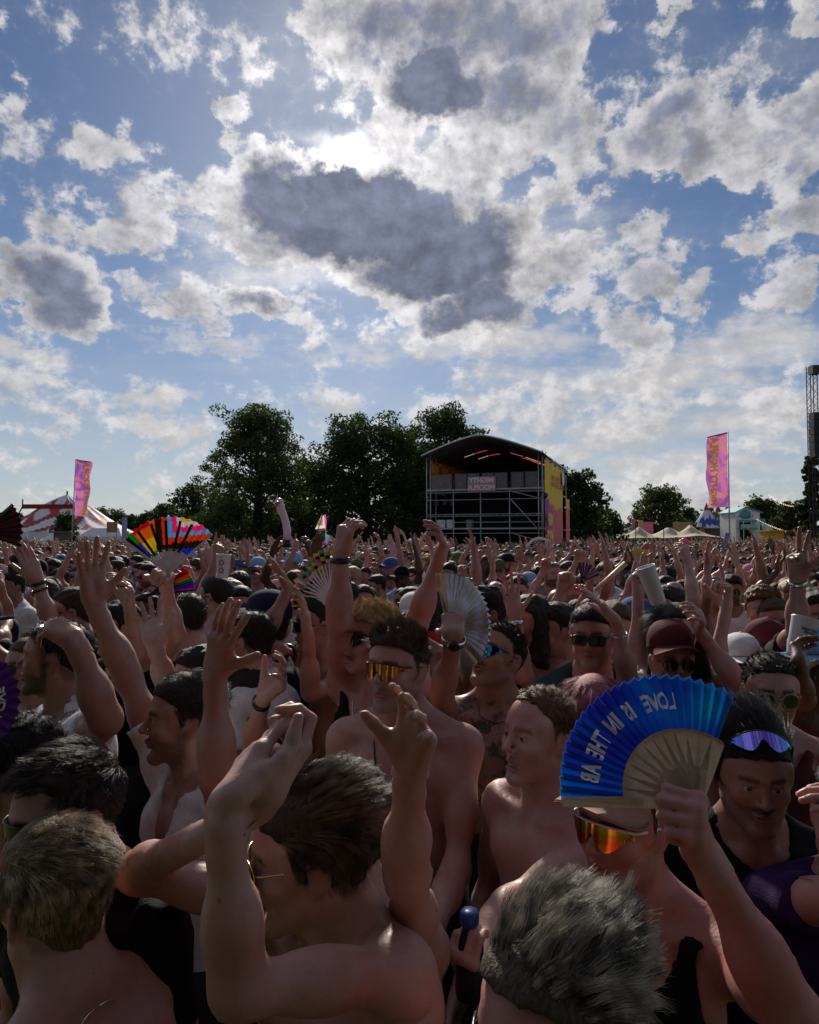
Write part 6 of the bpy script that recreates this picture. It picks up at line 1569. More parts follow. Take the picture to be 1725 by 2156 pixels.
hero('laughing person in maroon cap and round sunglasses with both arms up', 'the person in the maroon cap', 1414, 1392, 122, 4, 2, skin='fair', hair=('crop', HR['brown']), h=MID, figkw=dict(mouth=.012), top=('tee', WC), shades=('round', DL, BP),
     arms=[dict(s='R', E=(1342, 1395), W=(1344, 1242), T=(1342, 1165), palm='camright', pose='point', mode=('f', 'n', 'n'), hs=1.1), dict(s='L', E=(1502, 1420), W=(1532, 1268), T=(1530, 1190), palm='left', pose='point', mode=('f', 'n', 'f'), hs=1.15)],
     extra=lambda f, b, r, Ht: cap(MATS['maroon_cotton'], f.R, Ht, f.sc, r, 'front'))
hero('woman with long brown hair and black sunglasses behind the maroon cap', 'the long-haired woman behind the maroon cap', 1428, 1335, 118, 22, 0, skin='fair', hair=('long', HR['dark']), h=MID, figkw=dict(fem=1., build=.88), shades=('wayfarer', DL, BP), top=('tank', BC), strands=3000,
     arms=[dict(k='t', s='L', W=(1472, 1330), T=(1478, 1270), palm='left', pose='cup', out=.4)])
hero('woman with long hair raising a hand with pink nails and a silver watch', 'the woman with pink nails and watch', 1112, 1312, 105, 60, 0, skin='fair', hair=('long', HR['dark']), h=MID, figkw=dict(fem=1., build=.88), top=('tank', BC),
     arms=[dict(s='R', E=(1108, 1430), W=(1085, 1300), T=(1072, 1225), palm='cam', pose='open', mode=('n', 'n', 'n'), hs=1.05, thick=.9)],
     extra=lambda f, b, r, Ht: (nails(f, b, MATS['pink_nail'], r, (0,)), band(f, 'R', b, MATS['silver_metal'], r, 'wristwatch', .025, .02, .028, face=BP)))
hero('shirtless man with a silver neck chain behind the tattooed man', 'the shirtless man with neck chain', 1168, 1330, 105, 70, 0, skin='tan', hair=('short', HR['dark']), h=MID, figkw=dict(tyaw=5, build=1.1), extra=lambda f, b, r, Ht: necklace(f, b, MATS['silver_metal'], r, .04, .003, beads=True))
hero('dark-haired man in left profile with thin glasses right of the silver fan', 'the man right of the silver fan', 1028, 1292, 84, 78, 2, skin='olive', hair=('quiff', HR['black']), h=MID, shades=('square', MATS['brown_lens'], BP), top=('tee', MATS['grey_cotton']), figkw=dict(nose=1.2), beard=.3)
hero('person in pale blue bucket hat at the right edge holding up a white cup', 'the person in the blue bucket hat', 1716, 1408, 128, 12, 0, skin='brown', hair=('crop', HR['black']), h=MID, shades=('round', DL, BP), top=('tee', noisy('dark_red_cotton', (.16, .015, .012), .85, 30, .2, .3)),
     arms=[dict(s='R', E=(1690, 1475), W=(1682, 1402), T=(1668, 1340), palm='camright', pose='cup', mode=('n', 'n', 'f'), hs=1.05)],
     extra=lambda f, b, r, Ht: cap(MATS['sky_cotton'], f.R, Ht, f.sc, r, 'round', 'bucket_hat'))
hero('tall man giving a two-finger sign with a metal watch at the right', 'the man giving a two-finger sign', 1722, 1300, 105, 10, 0, skin='olive', hair=('short', HR['dark']), h=MID, top=('tee', BC),
     arms=[dict(s='R', E=(1680, 1325), W=(1680, 1218), T=(1676, 1130), palm='cam', pose='vee', mode=('n', 'n', 'n'), hs=1.22, thick=1.1)], extra=lambda f, b, r, Ht: band(f, 'R', b, MATS['silver_metal'], r, 'wristwatch', .02, .02))
hero('person in white brimmed hat, sunglasses and red lipstick wearing navy', 'the person in the white hat', 1562, 1405, 100, 12, 0, skin='fair', hair=('short', HR['dark']), h=MID, figkw=dict(fem=.8, build=.95), shades=('cat', DL, BP), top=('tee', MATS['navy_cotton']), lips=1.0,
     extra=lambda f, b, r, Ht: cap(WC, f.R, Ht, f.sc, r, 'round', 'brimmed_hat'))
hero('person in maroon beret-like cap beside the white cup', 'the person in the maroon beret', 1618, 1372, 95, -40, -4, skin='tan', hair=('short', HR['dark']), h=MID, top=('tee', MATS['navy_cotton']), extra=lambda f, b, r, Ht: cap(MATS['maroon_cotton'], f.R, Ht, f.sc, r, 'none', 'beret', soft=True, tall=1.05))
hero('man in black wayfarer sunglasses above the maroon beret', 'the man in wayfarers above the beret', 1628, 1310, 90, 12, 0, skin='red', hair=('short', HR['light']), h=MID, shades=('wayfarer', DL, BP), top=('tee', BC), beard=.5)
hero('person with curly ginger hair behind the man in wayfarers', 'the curly ginger person', 1606, 1288, 88, 25, 0, skin='pale', hair=('curly', HR['ginger']), h=MID, top=('tee', BC))
# --- left and middle, third row
pride_hand = {}
hero('man from behind holding up the rainbow pride fan', 'the man with the rainbow fan', 398, 1302, 98, 140, 0, skin='fair', hair=('crop', HR['dark']), h=MID, figkw=dict(tyaw=150), top=('tank', BC), scalp=.8, strands=1200,
     arms=[dict(s='L', E=(372, 1338), W=(348, 1232), T=(352, 1180), palm='cam', pose='grip', mode=('n', 'n', 'n'), hs=1.15, thick=1.05)], extra=lambda f, b, r, Ht: pride_hand.update(g=f.grips['L'][0]))
hero('person in white T-shirt turning up an open palm with a ring', 'the person with the upturned palm', 418, 1432, 122, 60, 0, skin='fair', hair=('short', HR['dark']), h=MID, figkw=dict(tyaw=20), top=('tee', WC),
     arms=[dict(s='R', E=(352, 1440), W=(326, 1358), T=(312, 1280), palm='camup', pose='open', mode=('n', 'n', 'f'), hs=1.1)], extra=lambda f, b, r, Ht: finger_ring(f, b, MATS['silver_metal'], r, 0, 1))
hero('man with two dark wristbands raising a flat hand at the left', 'the man with two wristbands', 152, 1290, 92, 70, 0, skin='fair', hair=('short', HR['brown']), h=MID, top=('tee', BC), shades=('wayfarer', DL, BP),
     arms=[dict(s='R', E=(112, 1320), W=(78, 1222), T=(46, 1145), palm='awayleft', pose='flat', mode=('n', 'n', 'f'), hs=1.2, thick=1.05)], extra=lambda f, b, r, Ht: (band(f, 'R', b, BP, r, at=.015, w=.018), band(f, 'R', b, BP, r, at=.05, w=.012)))
hero('person raising a loosely curled hand left of the rainbow fan', 'the person with the curled hand', 248, 1325, 100, 50, 0, skin='fair', hair=('short', HR['black']), h=MID, top=('tee', BC), shades=('round', DL, BP),
     arms=[dict(s='L', E=(290, 1375), W=(272, 1278), T=(270, 1205), palm='camleft', pose='cup', mode=('n', 'n', 'n'), hs=1.15)])
hero('man from behind in white T-shirt and thin wire glasses', 'the man in white T-shirt seen from behind', 528, 1352, 118, 112, 0, skin='fair', hair=('crop', HR['dark']), h=MID, figkw=dict(tyaw=110), top=('tee', WC), strands=2000, scalp=.85, shades=('aviator', MATS['brown_lens'], MATS['gold_metal']))
hero('person in a dark navy cap beside the man seen from behind', 'the person in the dark navy cap', 562, 1318, 108, 118, 0, skin='tan', hair=('short', HR['dark']), h=MID, top=('tee', BC), extra=lambda f, b, r, Ht: cap(MATS['navy_cotton'], f.R, Ht, f.sc, r, 'front', yaw=0))
hero('dark-haired man behind the clasped hands cupping one palm upward', 'the man cupping a palm', 522, 1482, 122, 55, -6, skin='fair', hair=('short', HR['dark']), h=MID, top=('tee', BC), shades=('wayfarer', DL, BP),
     arms=[dict(s='L', E=(535, 1580), W=(552, 1470), T=(628, 1398), palm=(-.1, -.6, .8), pose='cup', mode=('n', 'n', 'n'), hs=1.2)], extra=lambda f, b, r, Ht: band(f, 'L', b, BP, r, at=.02, w=.014))
hero('shirtless man in black sunglasses with a dark strap round his upper arm', 'the man with the arm strap', 668, 1318, 108, 62, 4, skin='tan', hair=('short', HR['dark']), h=MID, figkw=dict(tyaw=20), shades=('wayfarer', DL, BP), recede=.01,
     arms=[dict(k='t', s='R', W=(610, 1240), T=(575, 1180), palm='down', pose='open', out=.2), dict(s='L', E=(655, 1460), W=(650, 1340), T=(640, 1255), palm='left', pose='flat', mode=('n', 'n', 'n'), hs=1.1)], extra=lambda f, b, r, Ht: arm_strap(f, b, r))
hero('man in black top behind the clasping man raising one open hand beside the bare chest', 'the man raising an open hand', 705, 1745, 245, 86, 0, skin='fair', hair=('short', HR['dark']), h=MID, figkw=dict(tyaw=30, build=.95), top=('tank', BC),
     arms=[dict(s='L', E=(858, 1850), W=(862, 1612), T=(894, 1464), palm=(-.5, -.85, .1), pose='soft', mode=('n', 'n', 'n'), hs=.95, thick=.92)])
hero('person in dark purple cut off by the right edge, hand loosely curled', 'the person in dark purple at the right edge', 1800, 1735, 225, 40, 0, skin='fair', hair=('short', HR['dark']), h=MID, top=('tee', MATS['purple_cotton']), figkw=dict(tyaw=20, build=1.05),
     arms=[dict(s='R', E=(1815, 1890), W=(1792, 1742), T=(1772, 1640), palm='left', pose='cup', mode=('n', 'n', 'n'))])

# --- the big blue fan, its back to the light
blue = bsdf('blue_fan_cloth', (.02, .2, .6), .55, 0, .3); nt = blue.node_tree; bb = nt.nodes['Principled BSDF']; tcn = nt.nodes.new('ShaderNodeTexCoord')
nz_ = nt.nodes.new('ShaderNodeTexNoise'); nz_.inputs['Scale'].default_value = 6; nz_.inputs['Detail'].default_value = 2; nt.links.new(tcn.outputs['Object'], nz_.inputs['Vector'])
rp_ = nt.nodes.new('ShaderNodeValToRGB'); e_ = rp_.color_ramp.elements; e_.new(.5)
for i_, (p_, c_) in enumerate(((.36, (.05, .07, .40)), (.5, (.02, .19, .55)), (.64, (.03, .42, .62)))): e_[i_].position = p_; e_[i_].color = (*c_, 1)
nt.links.new(nz_.outputs['Fac'], rp_.inputs[0]); nt.links.new(rp_.outputs[0], bb.inputs['Base Color'])
tr_ = nt.nodes.new('ShaderNodeBsdfTranslucent'); nt.links.new(rp_.outputs[0], tr_.inputs[0]); ms_ = nt.nodes.new('ShaderNodeMixShader'); ms_.inputs[0].default_value = .68
nt.links.new(bb.outputs[0], ms_.inputs[1]); nt.links.new(tr_.outputs[0], ms_.inputs[2]); nt.links.new(ms_.outputs[0], nt.nodes['Material Output'].inputs[0])
wood = noisy('fan_wood', (.62, .44, .29), .55, 25, .3, .2); white_pr = bsdf('white_fan_print', (.82, .80, .82), .6)
RF = 288 * float(np.dot(blue_hand['g'] - CAM, [0, _cp, _sp])) / F
bf, bpt, bpl = fan('big blue pleated fan with mirrored white lettering and wooden sticks', P(1462, 1692, float(np.dot(blue_hand['g'] - CAM, [0, _cp, _sp])) + .01), (-1, -.05, .0), (0, .55, .83), RF, RF * .53, 1, 124, 46, [blue], wood, amp=.005, rows=4, stick_w=.0215, guard_w=.8, reach=.02, last=False)
for s_, tc_ in (('LOVE', 84), ('IS', 63), ('IN', 50.5), ('THE', 34), ('AB', 17)): fan_text(s_, white_pr, bf, bpt, bpl, RF * .765, tc_, RF * .185, flip=False, off=.0035, face=-1, bold=.0014, xs=.60)
MB().add([bpt(r, 1.0, -.012) + np.array([0, 0, dz]) for r, dz in ((RF * .4, -.008), (RF, -.008), (RF, .006), (RF * .4, .006))], [(0, 1, 2, 3)]).build('guard_face', wood, bf)
# --- rainbow pride fan
pc = {}
for nm, c in (('red', (.62, .03, .03)), ('orange', (.72, .28, .03)), ('yellow', (.72, .58, .06)), ('green', (.06, .38, .10)), ('blue', (.06, .12, .55)), ('violet', (.30, .05, .45)), ('black', (.03, .028, .03)), ('brown', (.10, .055, .045)), ('sky', (.22, .52, .75)), ('rose', (.80, .10, .38)), ('white', (.72, .68, .72)), ('rust', (.70, .15, .05))):
    m_ = bsdf('fan_' + nm, c, .7, 0, .2); n_ = m_.node_tree; t_ = n_.nodes.new('ShaderNodeBsdfTranslucent'); t_.inputs[0].default_value = (*c, 1); x_ = n_.nodes.new('ShaderNodeMixShader'); x_.inputs[0].default_value = .65
    n_.links.new(n_.nodes['Principled BSDF'].outputs[0], x_.inputs[1]); n_.links.new(t_.outputs[0], x_.inputs[2]); n_.links.new(x_.outputs[0], n_.nodes['Material Output'].inputs[0]); pc[nm] = m_
PL = list(pc); pm = [pc[k] for k in PL]
def pride(u, v, t, r):
    x = -math.cos(R_(t)) * r / .26 ; y = math.sin(R_(t)) * r / .26; c = lambda k: PL.index(k)
    # chevrons pointing down-left from the upper right corner
    q = min(x * .25 + y * 1.0 - .62, (x + .12) * 1.0 + y * .20 - .20) if True else 0
    dd = min((y - .50 - .10 * x) , (x + .20 - .12 * (1 - y)) )
    if dd > .27: return c('white') if dd < .36 else c('yellow')
    if dd > .18: return c('rose')
    if dd > .11: return c('sky')
    if dd > .01: return c('rust')
    if dd > -.10: return c('brown')
    if x > -.05 and y < .55: return c('green') if x < .12 else c('blue') if x < .42 else c('violet')
    if u < .05: return c('black')
    if u < .10: return c('green') if v > .6 else c('blue')
    return c('red') if v > .86 and u < .30 else c('orange') if v > .48 else c('yellow') if v > .10 else c('green')
g_ = pride_hand['g']; pd = float(np.dot(g_ - CAM, [0, _cp, _sp])) - .02
pf, ppt, ppl = fan('open rainbow fan with pink, blue, white and brown chevrons', P(356, 1208, pd), (-1, 0, 0), (0, .12, 1), 122 * pd / F, 52 * pd / F, 36, 137, 28, pm, noisy('white_bamboo', (.60, .55, .55), .6, 30, .2, .1), colour=pride, rows=14, sub=3, amp=.004, stick_w=.009, guard_w=1.3, reach=.02)
for t_ in (52, 68, 84, 100, 113):
    m = MB(); tv = ppt(1, t_ + 90); m.add([ppt(r, t_, -.008) + tv * w_ for r, w_ in ((.10, -.006), (.235, -.006), (.235, .006), (.10, .006))], [(0, 1, 2, 3)]); m.build('rib', BP, pf)
# --- silver pleated fan of the tattooed man, seen half from the side
silver = noisy('silver_foil', (.58, .58, .66), .28, 14, .3, .1, metal=.85, color2=(.42, .36, .26))
gs = silver_fan_hand['g']; sd_ = float(np.dot(gs - CAM, [0, _cp, _sp]))
sf, spt, spl = fan('large silver pleated fan held by the tattooed man', P(948, 1322, sd_ + .03), (.75, .55, -.05), (0, .10, 1), 118 * sd_ / F, 34 * sd_ / F, -42, 102, 40, [silver], noisy('pale_wood', (.50, .40, .28), .5, 30, .2, .1), amp=.010, rows=3)
# --- white fan with black lettering in front of the stage tower, yellow fan, multicolour fan, others
wfan = bsdf('white_fan_cloth', (.70, .70, .74), .7); blk = bsdf('black_fan_print', (.01, .01, .015), .7)
d_ = 10.5; wf, wpt, wpl = fan('white fan with black lettering held over the crowd below the stage tower', P(1137, 1161, d_), (-1, 0, 0), (0, .1, 1), 31 * d_ / F, 10 * d_ / F, 14, 168, 26, [wfan], BP, amp=.006)
fan_text('WEKNOW', blk, wf, wpt, wpl, .155, 88, .07, flip=False, off=.008, face=1 if False else -1, bold=.003)
d_ = 4.2; fan('half-open pale yellow fan above the pointing finger', P(1345, 1188, d_), (-1, 0, 0), (0, .1, 1), 34 * d_ / F, 8 * d_ / F, 62, 122, 12, [bsdf('pale_yellow_fan', (.78, .62, .16), .6)], wood, amp=.006)
d_ = 3.1; MC = [bsdf('fan_patch_%s' % k, c, .5) for k, c in (('rose', (.75, .10, .28)), ('green', (.08, .40, .20)), ('yellow', (.75, .65, .05)), ('teal', (.05, .35, .38)), ('white', (.72, .70, .75)), ('black', (.02, .02, .02)), ('coral', (.70, .22, .18)))]
rr_ = np.random.default_rng(12); patch = rr_.integers(0, 7, (40, 12))
fan('multicoloured patterned fan with pale guard half hidden by the raised arm', P(700, 1262, d_), (-.85, .5, 0), (0, .15, 1), 112 * d_ / F, 30 * d_ / F, -20, 98, 30, MC, wfan, amp=.010, rows=10, sub=1, colour=lambda u, v, t, r: int(patch[int(u * 39.9), int(v * 9.99)]), guard_w=2.6)
d_ = 3.4; fan('half-open glossy rainbow fan behind the rainbow fan holder', P(315, 1250, d_), (1, .15, .0), (-.1, .5, .85), 92 * d_ / F, 30 * d_ / F, 8, 42, 16, pm, BP, amp=.010, rows=6, colour=lambda u, v, t, r: PL.index(['violet', 'blue', 'green', 'orange', 'red', 'red'][min(5, int(u * 6))]))
d_ = 1.62; pfan, qpt, qpl = fan('purple fan with white lettering cut off by the left edge', P(-75, 1480, d_), (1, .1, 0), (0, .1, 1), 112 * d_ / F, 30 * d_ / F, -70, 80, 26, [noisy('purple_fan_cloth', (.10, .02, .24), .7, 14, .2, .1)], BP, amp=.005)
fan_text('LOVE', white_pr, pfan, qpt, qpl, .085, 0, .028, flip=True, off=.006, face=1, bold=.001)
d_ = 2.6; fan('dark folded fan with a red pattern cut off by the top left of the crowd', P(-38, 1120, d_), (1, .1, .0), (0, .1, 1), 82 * d_ / F, 25 * d_ / F, -20, 48, 14, [noisy('black_red_fan_cloth', (.02, .03, .03), .7, 30, .3, .1, color2=(.16, .012, .03))], BP, amp=.008)
d_ = 4.6; fan('dark striped fan half open beside the fist', P(1228, 1222, d_), (1, .1, 0), (0, .3, 1), 40 * d_ / F, 10 * d_ / F, 20, 95, 14, [bsdf('striped_fan_dark', (.03, .03, .05), .6), bsdf('striped_fan_pale', (.45, .42, .5), .6), MC[0]], BP, amp=.006, rows=4, colour=lambda u, v, t, r: [0, 1, 0, 2][int(u * 13) % 4])
def stick_thing(label, name, cat, a, b2, r0, r1, mat, n=10, flat=1.0):
    m = MB(); a = np.asarray(a, float); b2 = np.asarray(b2, float); m.tube([np.zeros(3), (b2 - a) * .5, b2 - a], [r0, (r0 + r1) / 2, r1], n, flat=flat); o = m.build(name, mat, None, True); o.location = a
    return tag(o, label, cat)
d_ = 3.6; stick_thing('closed wooden fan held slantwise over the heads', 'folded_fan', 'fan', P(1252, 1243, d_), P(1318, 1186, d_), .016, .026, wood, flat=.55)
d_ = 9.0; stick_thing('closed grey-blue fan sticking up from the far crowd', 'folded_fan', 'fan', P(1522, 1166, d_), P(1532, 1122, d_), .02, .035, noisy('grey_blue_fan_cloth', (.25, .25, .42), .6, 40, .4, .1), flat=.5)
# --- inflatable flamingo on a stick
d_ = 9.0; fl = empty('inflatable_flamingo', P(606, 1150, d_), 'pale pink inflatable flamingo head and neck on a dark handle', 'inflatable'); o0 = P(606, 1150, d_)
pk_ = noisy('pale_pink_vinyl', (.72, .55, .62), .35, 5, .12, .05); m = MB(); npts = [P(x, y, d_) - o0 for x, y in ((604, 1136), (605, 1118), (602, 1100), (597, 1084), (592, 1072), (590, 1064))]; m.tube(npts, [.052, .052, .050, .050, .052, .06], 12); m.build('neck', pk_, fl, True)
v, f = sculpt([ell(P(588, 1060, d_) - o0, (.062, .062, .075)), cone(P(591, 1070, d_) - o0, P(593, 1078, d_) - o0, .055, .05)], .012); mesh_obj('head', v, f, noisy('white_vinyl', (.68, .62, .64), .35, 5, .08, .05), fl)
m = MB(); m.tube([P(587, 1058, d_) - o0 + [0, -.05, 0], P(586, 1061, d_) - o0 + [0, -.10, -.01], P(585, 1066, d_) - o0 + [0, -.12, -.03]], [.032, .024, .004], 10); m.build('beak', noisy('dark_pink_vinyl', (.40, .06, .10), .35, 5, .1, 0), fl, True)
m = MB(); m.tube([P(584, 1052, d_) - o0, P(583, 1047, d_) - o0], [.018, .006], 8); m.build('crest', bsdf('yellow_vinyl', (.75, .55, .05), .4), fl, True)
m = MB(); m.tube([P(604, 1136, d_) - o0, P(604, 1152, d_) - o0], .055, 10); m.build('handle', BP, fl, True)
for sx in (-1, 1): MB().lathe(P(588 + sx * 6, 1057, d_) - o0 + [0, -.045, 0], [(.001, -.006), (.008, 0), (.001, .006)], 8).build('eye', BP, fl, True)
# --- pride flag on a stick
d_ = 15.; o0 = P(660, 1150, d_); pg = empty('pride_flag', o0, 'small pride flag with yellow and white triangle hanging from a slanting stick', 'flag')
m = MB(); m.tube([P(655, 1160, d_) - o0, P(680, 1082, d_) - o0], .012, 6); m.build('stick', dark_steel, pg, True)
def fl_poly(pts, mat, dy, nm='stripe'):
    m = MB(); q = [P(x, y, d_) - o0 + np.array([0, dy + .03 * math.sin(x * .3), 0]) for x, y in pts]; m.add(q, [tuple(range(len(q)))]); m.build(nm, mat, pg)
fl_poly([(678, 1083), (683, 1086), (685, 1112), (664, 1114), (670, 1100)], pc['white'], 0, 'triangle'); fl_poly([(677, 1089), (680, 1091), (680, 1106), (668, 1107)], pc['yellow'], -.02, 'triangle')
fl_poly([(682, 1084), (686, 1083), (688, 1098), (686, 1122), (684, 1122), (685, 1102)], pc['rose'], .02); fl_poly([(664, 1114), (685, 1112), (685, 1118), (668, 1118)], pc['brown'], .01); fl_poly([(668, 1118), (684, 1117), (686, 1134), (680, 1142), (674, 1130)], pc['black'], .01)
fl_poly([(678, 1118), (684, 1117), (687, 1140), (684, 1142)], pc['blue'], -.01); fl_poly([(684, 1117), (687, 1115), (690, 1138), (687, 1140)], pc['green'], -.01); fl_poly([(683, 1142), (690, 1138), (692, 1144), (688, 1146)], pc['violet'], -.01)
m = MB(); m.tube([P(673 + 3.2 * math.cos(a), 1100 + 3.2 * math.sin(a), d_) - o0 + [0, -.03, 0] for a in np.linspace(0, 6.28, 14)], .004, 4); m.build('ring_emblem', pc['violet'], pg)
# --- cups, phones, torch, blue balloon hat
cupm = noisy('milky_plastic', (.62, .63, .66), .4, 12, .06, .05, spec=.5); gp = bsdf('grey_print_ink', (.12, .14, .16), .7)
dc = .238 * F / 128 - .02; cup('white printed plastic cup held up by the person in the blue bucket hat', P(1688, 1342, dc), (.30, .1, .95), .050, .155, cupm, gp, txt=[('ENJOY YOUR', .030, .011), ('SUMMER', .018, .011)])
d_ = 2.62; cup('tall white cup held tilted behind the pointing hand', P(1373, 1232, d_), (-.34, .0, .94), .036, .15, cupm)
d_ = 4.0; cup('white printed cup raised in the crowd left of the middle', P(470, 1192, d_), (.05, 0, 1), .042, .14, cupm, gp, txt=[('O', .02, .04)])
cup('small white cup low in the crowd by the left tent', P(283, 1148, 9.), (.2, 0, 1), .05, .16, cupm)
d_ = 4.8; m = MB(); m.box((0, 0, 0), (.155, .010, .075)); o = m.build('phone', [bsdf('phone_case', (.02, .025, .035), .35)]); o.location = P(43, 1198, d_); o.rotation_euler = (.1, -.08, .2); tag(o, 'dark phone held sideways at the far left of the crowd', 'phone')
d_ = 11.; o0 = P(1440, 1168, d_); tt = empty('toy_torch', o0, 'bright yellow toy torch with a pink flame raised in the far crowd', 'toy'); ym = bsdf('bright_yellow_plastic', (.80, .45, .02), .4)
MB().tube([np.zeros(3), P(1441, 1152, d_) - o0, P(1441, 1146, d_) - o0], [.02, .03, .07], 10).build('handle', ym, tt, True); v, f = sculpt([ell(P(1441, 1142, d_) - o0 + np.array([x, 0, z]), (.04, .04, .05)) for x, z in ((-.05, 0), (.05, .0), (0, .03))], .014); mesh_obj('flame', v, f, bsdf('hot_pink_plastic', (.85, .15, .25), .4), tt)
o0 = bottle_hand['g']; bt_ = empty('water_bottle', o0, 'small dark bottle with a blue lid held low beside the balding man', 'bottle')
MB().lathe((0, 0, 0), [(.001, -.10), (.026, -.10), (.028, -.09), (.028, .0), (.014, .03), (.014, .04)], 18).build('body', bsdf('dark_bottle', (.012, .014, .022), .3), bt_, True)
MB().lathe((0, 0, .038), [(.018, 0), (.019, .004), (.019, .022), (.016, .026), (.001, .026)], 18).build('lid', bsdf('blue_lid', (.015, .05, .25), .35), bt_, True)

# ================================================================== THE CROWD BEHIND: figures in a dozen poses, dressed differently
ZH = 1.655
def crowd_fig(arms, build=1.0, fem=0., tyaw=0.):
    f = Fig(np.array([0, 0, ZH]), 0, 0, 0, tyaw=tyaw, build=build, fem=fem, eyes=False)
    for (side, W, tip, palm, pose) in arms:
        sd = 1 if side == 'R' else -1          # facing the camera: the right hand is at photo left, -x
        S = f.tp(sd * .165 * build, .01, .0); W = np.array(W, float); v = W - S; D = min(np.linalg.norm(v), .545); W = S + _unit(v) * D; u = _unit(v)
        a = (.30 ** 2 - .262 ** 2 + D * D) / (2 * D); hg = math.sqrt(max(0, .09 - a * a)); pole = f.T @ np.array([sd * .8, .4, -.5]); pole = _unit(pole - u * (pole @ u)); E = S + u * a + pole * hg
        f.arm(side, E, W, tip, palm, pose, shz=min(1, max(0, (E[2] - S[2]) / .2 + .5)), hs=1.05)
    f.rest(); return f
z = ZH
POSES = [('arms down', [], 1.0, 0.), ('arms down', [], 1.1, 0.), ('arms down', [], .88, 1.),
 ('one arm raised', [('R', (-.34, -.10, z + .26), (-.05, -.03, .15), 'cam', 'open')], 1.0, 0.),
 ('one arm raised', [('L', (.20, -.06, z + .37), (-.03, .0, .16), 'left', 'flat')], 1.05, 0.),
 ('one arm raised', [('L', (.10, -.20, z + .20), (-.08, -.02, .14), 'cam', 'cup')], .92, 1.),
 ('one fist raised', [('R', (-.26, -.14, z + .20), (.02, .0, .16), 'cam', 'fist')], 1.08, 0.),
 ('one arm pointing up', [('R', (-.14, -.10, z + .33), (.03, 0, .16), 'away', 'point')], 1.0, 0.),
 ('both arms raised', [('R', (-.36, -.05, z + .27), (-.06, 0, .15), 'cam', 'open'), ('L', (.30, -.10, z + .22), (.06, 0, .15), 'cam', 'relax')], 1.0, 0.),
 ('both arms raised', [('R', (-.12, -.16, z + .30), (.07, 0, .14), 'right', 'flat'), ('L', (.26, -.08, z + .33), (-.06, 0, .15), 'left', 'relax')], 1.05, 0.),
 ('both arms raised', [('R', (-.30, -.12, z + .18), (-.06, -.06, .13), 'cam', 'cup'), ('L', (.38, .0, z + .20), (.09, 0, .12), 'cam', 'wide')], .9, 1.),
 ('hands clapping overhead', [('R', (-.045, -.20, z + .20), (.01, -.04, .15), (1, 0, 0), 'flat'), ('L', (.045, -.20, z + .22), (-.01, -.04, .15), (-1, 0, 0), 'flat')], 1.0, 0.)]
SKL = [SK[k] for k in ('fair', 'tan', 'red', 'olive', 'pale', 'brown', 'deep')]
HC = [('dark-haired', 'black'), ('brown-haired', 'dark'), ('brown-haired', 'brown'), ('fair-haired', 'light'), ('blond', 'blond'), ('grey-haired', 'grey'), ('ginger', 'ginger')]
TOPS = [('white T-shirt', 'tee', 'white_cotton'), ('black T-shirt', 'tee', 'black_cotton'), ('navy T-shirt', 'tee', 'navy_cotton'), ('grey T-shirt', 'tee', 'grey_cotton'), ('pink T-shirt', 'tee', 'pink_cotton'), ('pale blue T-shirt', 'tee', 'sky_cotton'), ('red T-shirt', 'tee', 'red_cotton'),
        ('black vest top', 'tank', 'black_cotton'), ('white vest top', 'tank', 'white_cotton'), ('green vest top', 'tank', 'green_cotton'), ('yellow vest top', 'tank', 'yellow_cotton'), ('cream vest top', 'tank', 'cream_cotton'), ('bare chest', None, None)]
CH = (.0095, .0078, .020)
stock = bpy.data.collections.new('stock')
def grab(o): me = o.data; bpy.data.objects.remove(o); return me
ORIG = np.zeros(3); tmp = bpy.data.objects.new('person', None); COL.objects.link(tmp)
TPL = []
for nm, arms, b, fem in POSES:
    f = crowd_fig(arms, b, fem); d = dict(name=nm, fem=fem, body=grab(body_mesh(f, ORIG, SKL[0], CH, tmp, beard=1. if len(TPL) % 3 == 1 and not fem else .15, mous=1. if len(TPL) % 3 == 1 and not fem else .1, brow=1., scalp=.3)), bearded=len(TPL) % 3 == 1 and not fem)
    d['tee'] = grab(garment(f, ORIG, 'tee', WC, .021, tmp)); d['tank'] = grab(garment(f, ORIG, 'tank', WC, .021, tmp, name='vest_top')); TPL.append(d)
lg = legs(f, ORIG, MATS['dark_cotton'], MATS['black_shoe'], tmp); LEGS = {}
for nm_, o in [(o.name.split('.')[0], o) for o in tmp.children]: LEGS[nm_] = grab(o)
R0 = rotm(0); HT = np.array([0, 0, ZH]); HAIRM = {}
for c in ('crop', 'short', 'quiff', 'curly', 'swept', 'long', 'thin'): HAIRM[c] = grab(hair_cap(c, .0105, .02 if c == 'thin' else 0., 5, .45, R0, HT, 1.0, 'hair', HR['dark'][0], tmp, vs=1.1))
GLM = {}
for c in ('wayfarer', 'round', 'visor'):
    o = glasses(c, DL, BP, R0, HT, 1.0, tmp); ch = o.children[0]; lens_me = ch.data; bpy.data.objects.remove(ch); GLM[c] = (grab(o), lens_me)
HATM = {}
for c, br in (('cap', 'front'), ('bucket hat', 'round')):
    o = cap(MATS['navy_cotton'], R0, HT, 1.0, tmp, br); ch = o.children[0]; b_me = ch.data; bpy.data.objects.remove(ch); HATM[c] = (grab(o), b_me)
bpy.data.objects.remove(tmp)
def inst(name, me, parent, mat=None):
    o = bpy.data.objects.new(name, me); COL.objects.link(o); o.parent = parent
    if mat is not None: o.material_slots[0].link = 'OBJECT'; o.material_slots[0].material = mat
    return o
heroes_xy = np.array([h[4][:2] for h in HEROES])
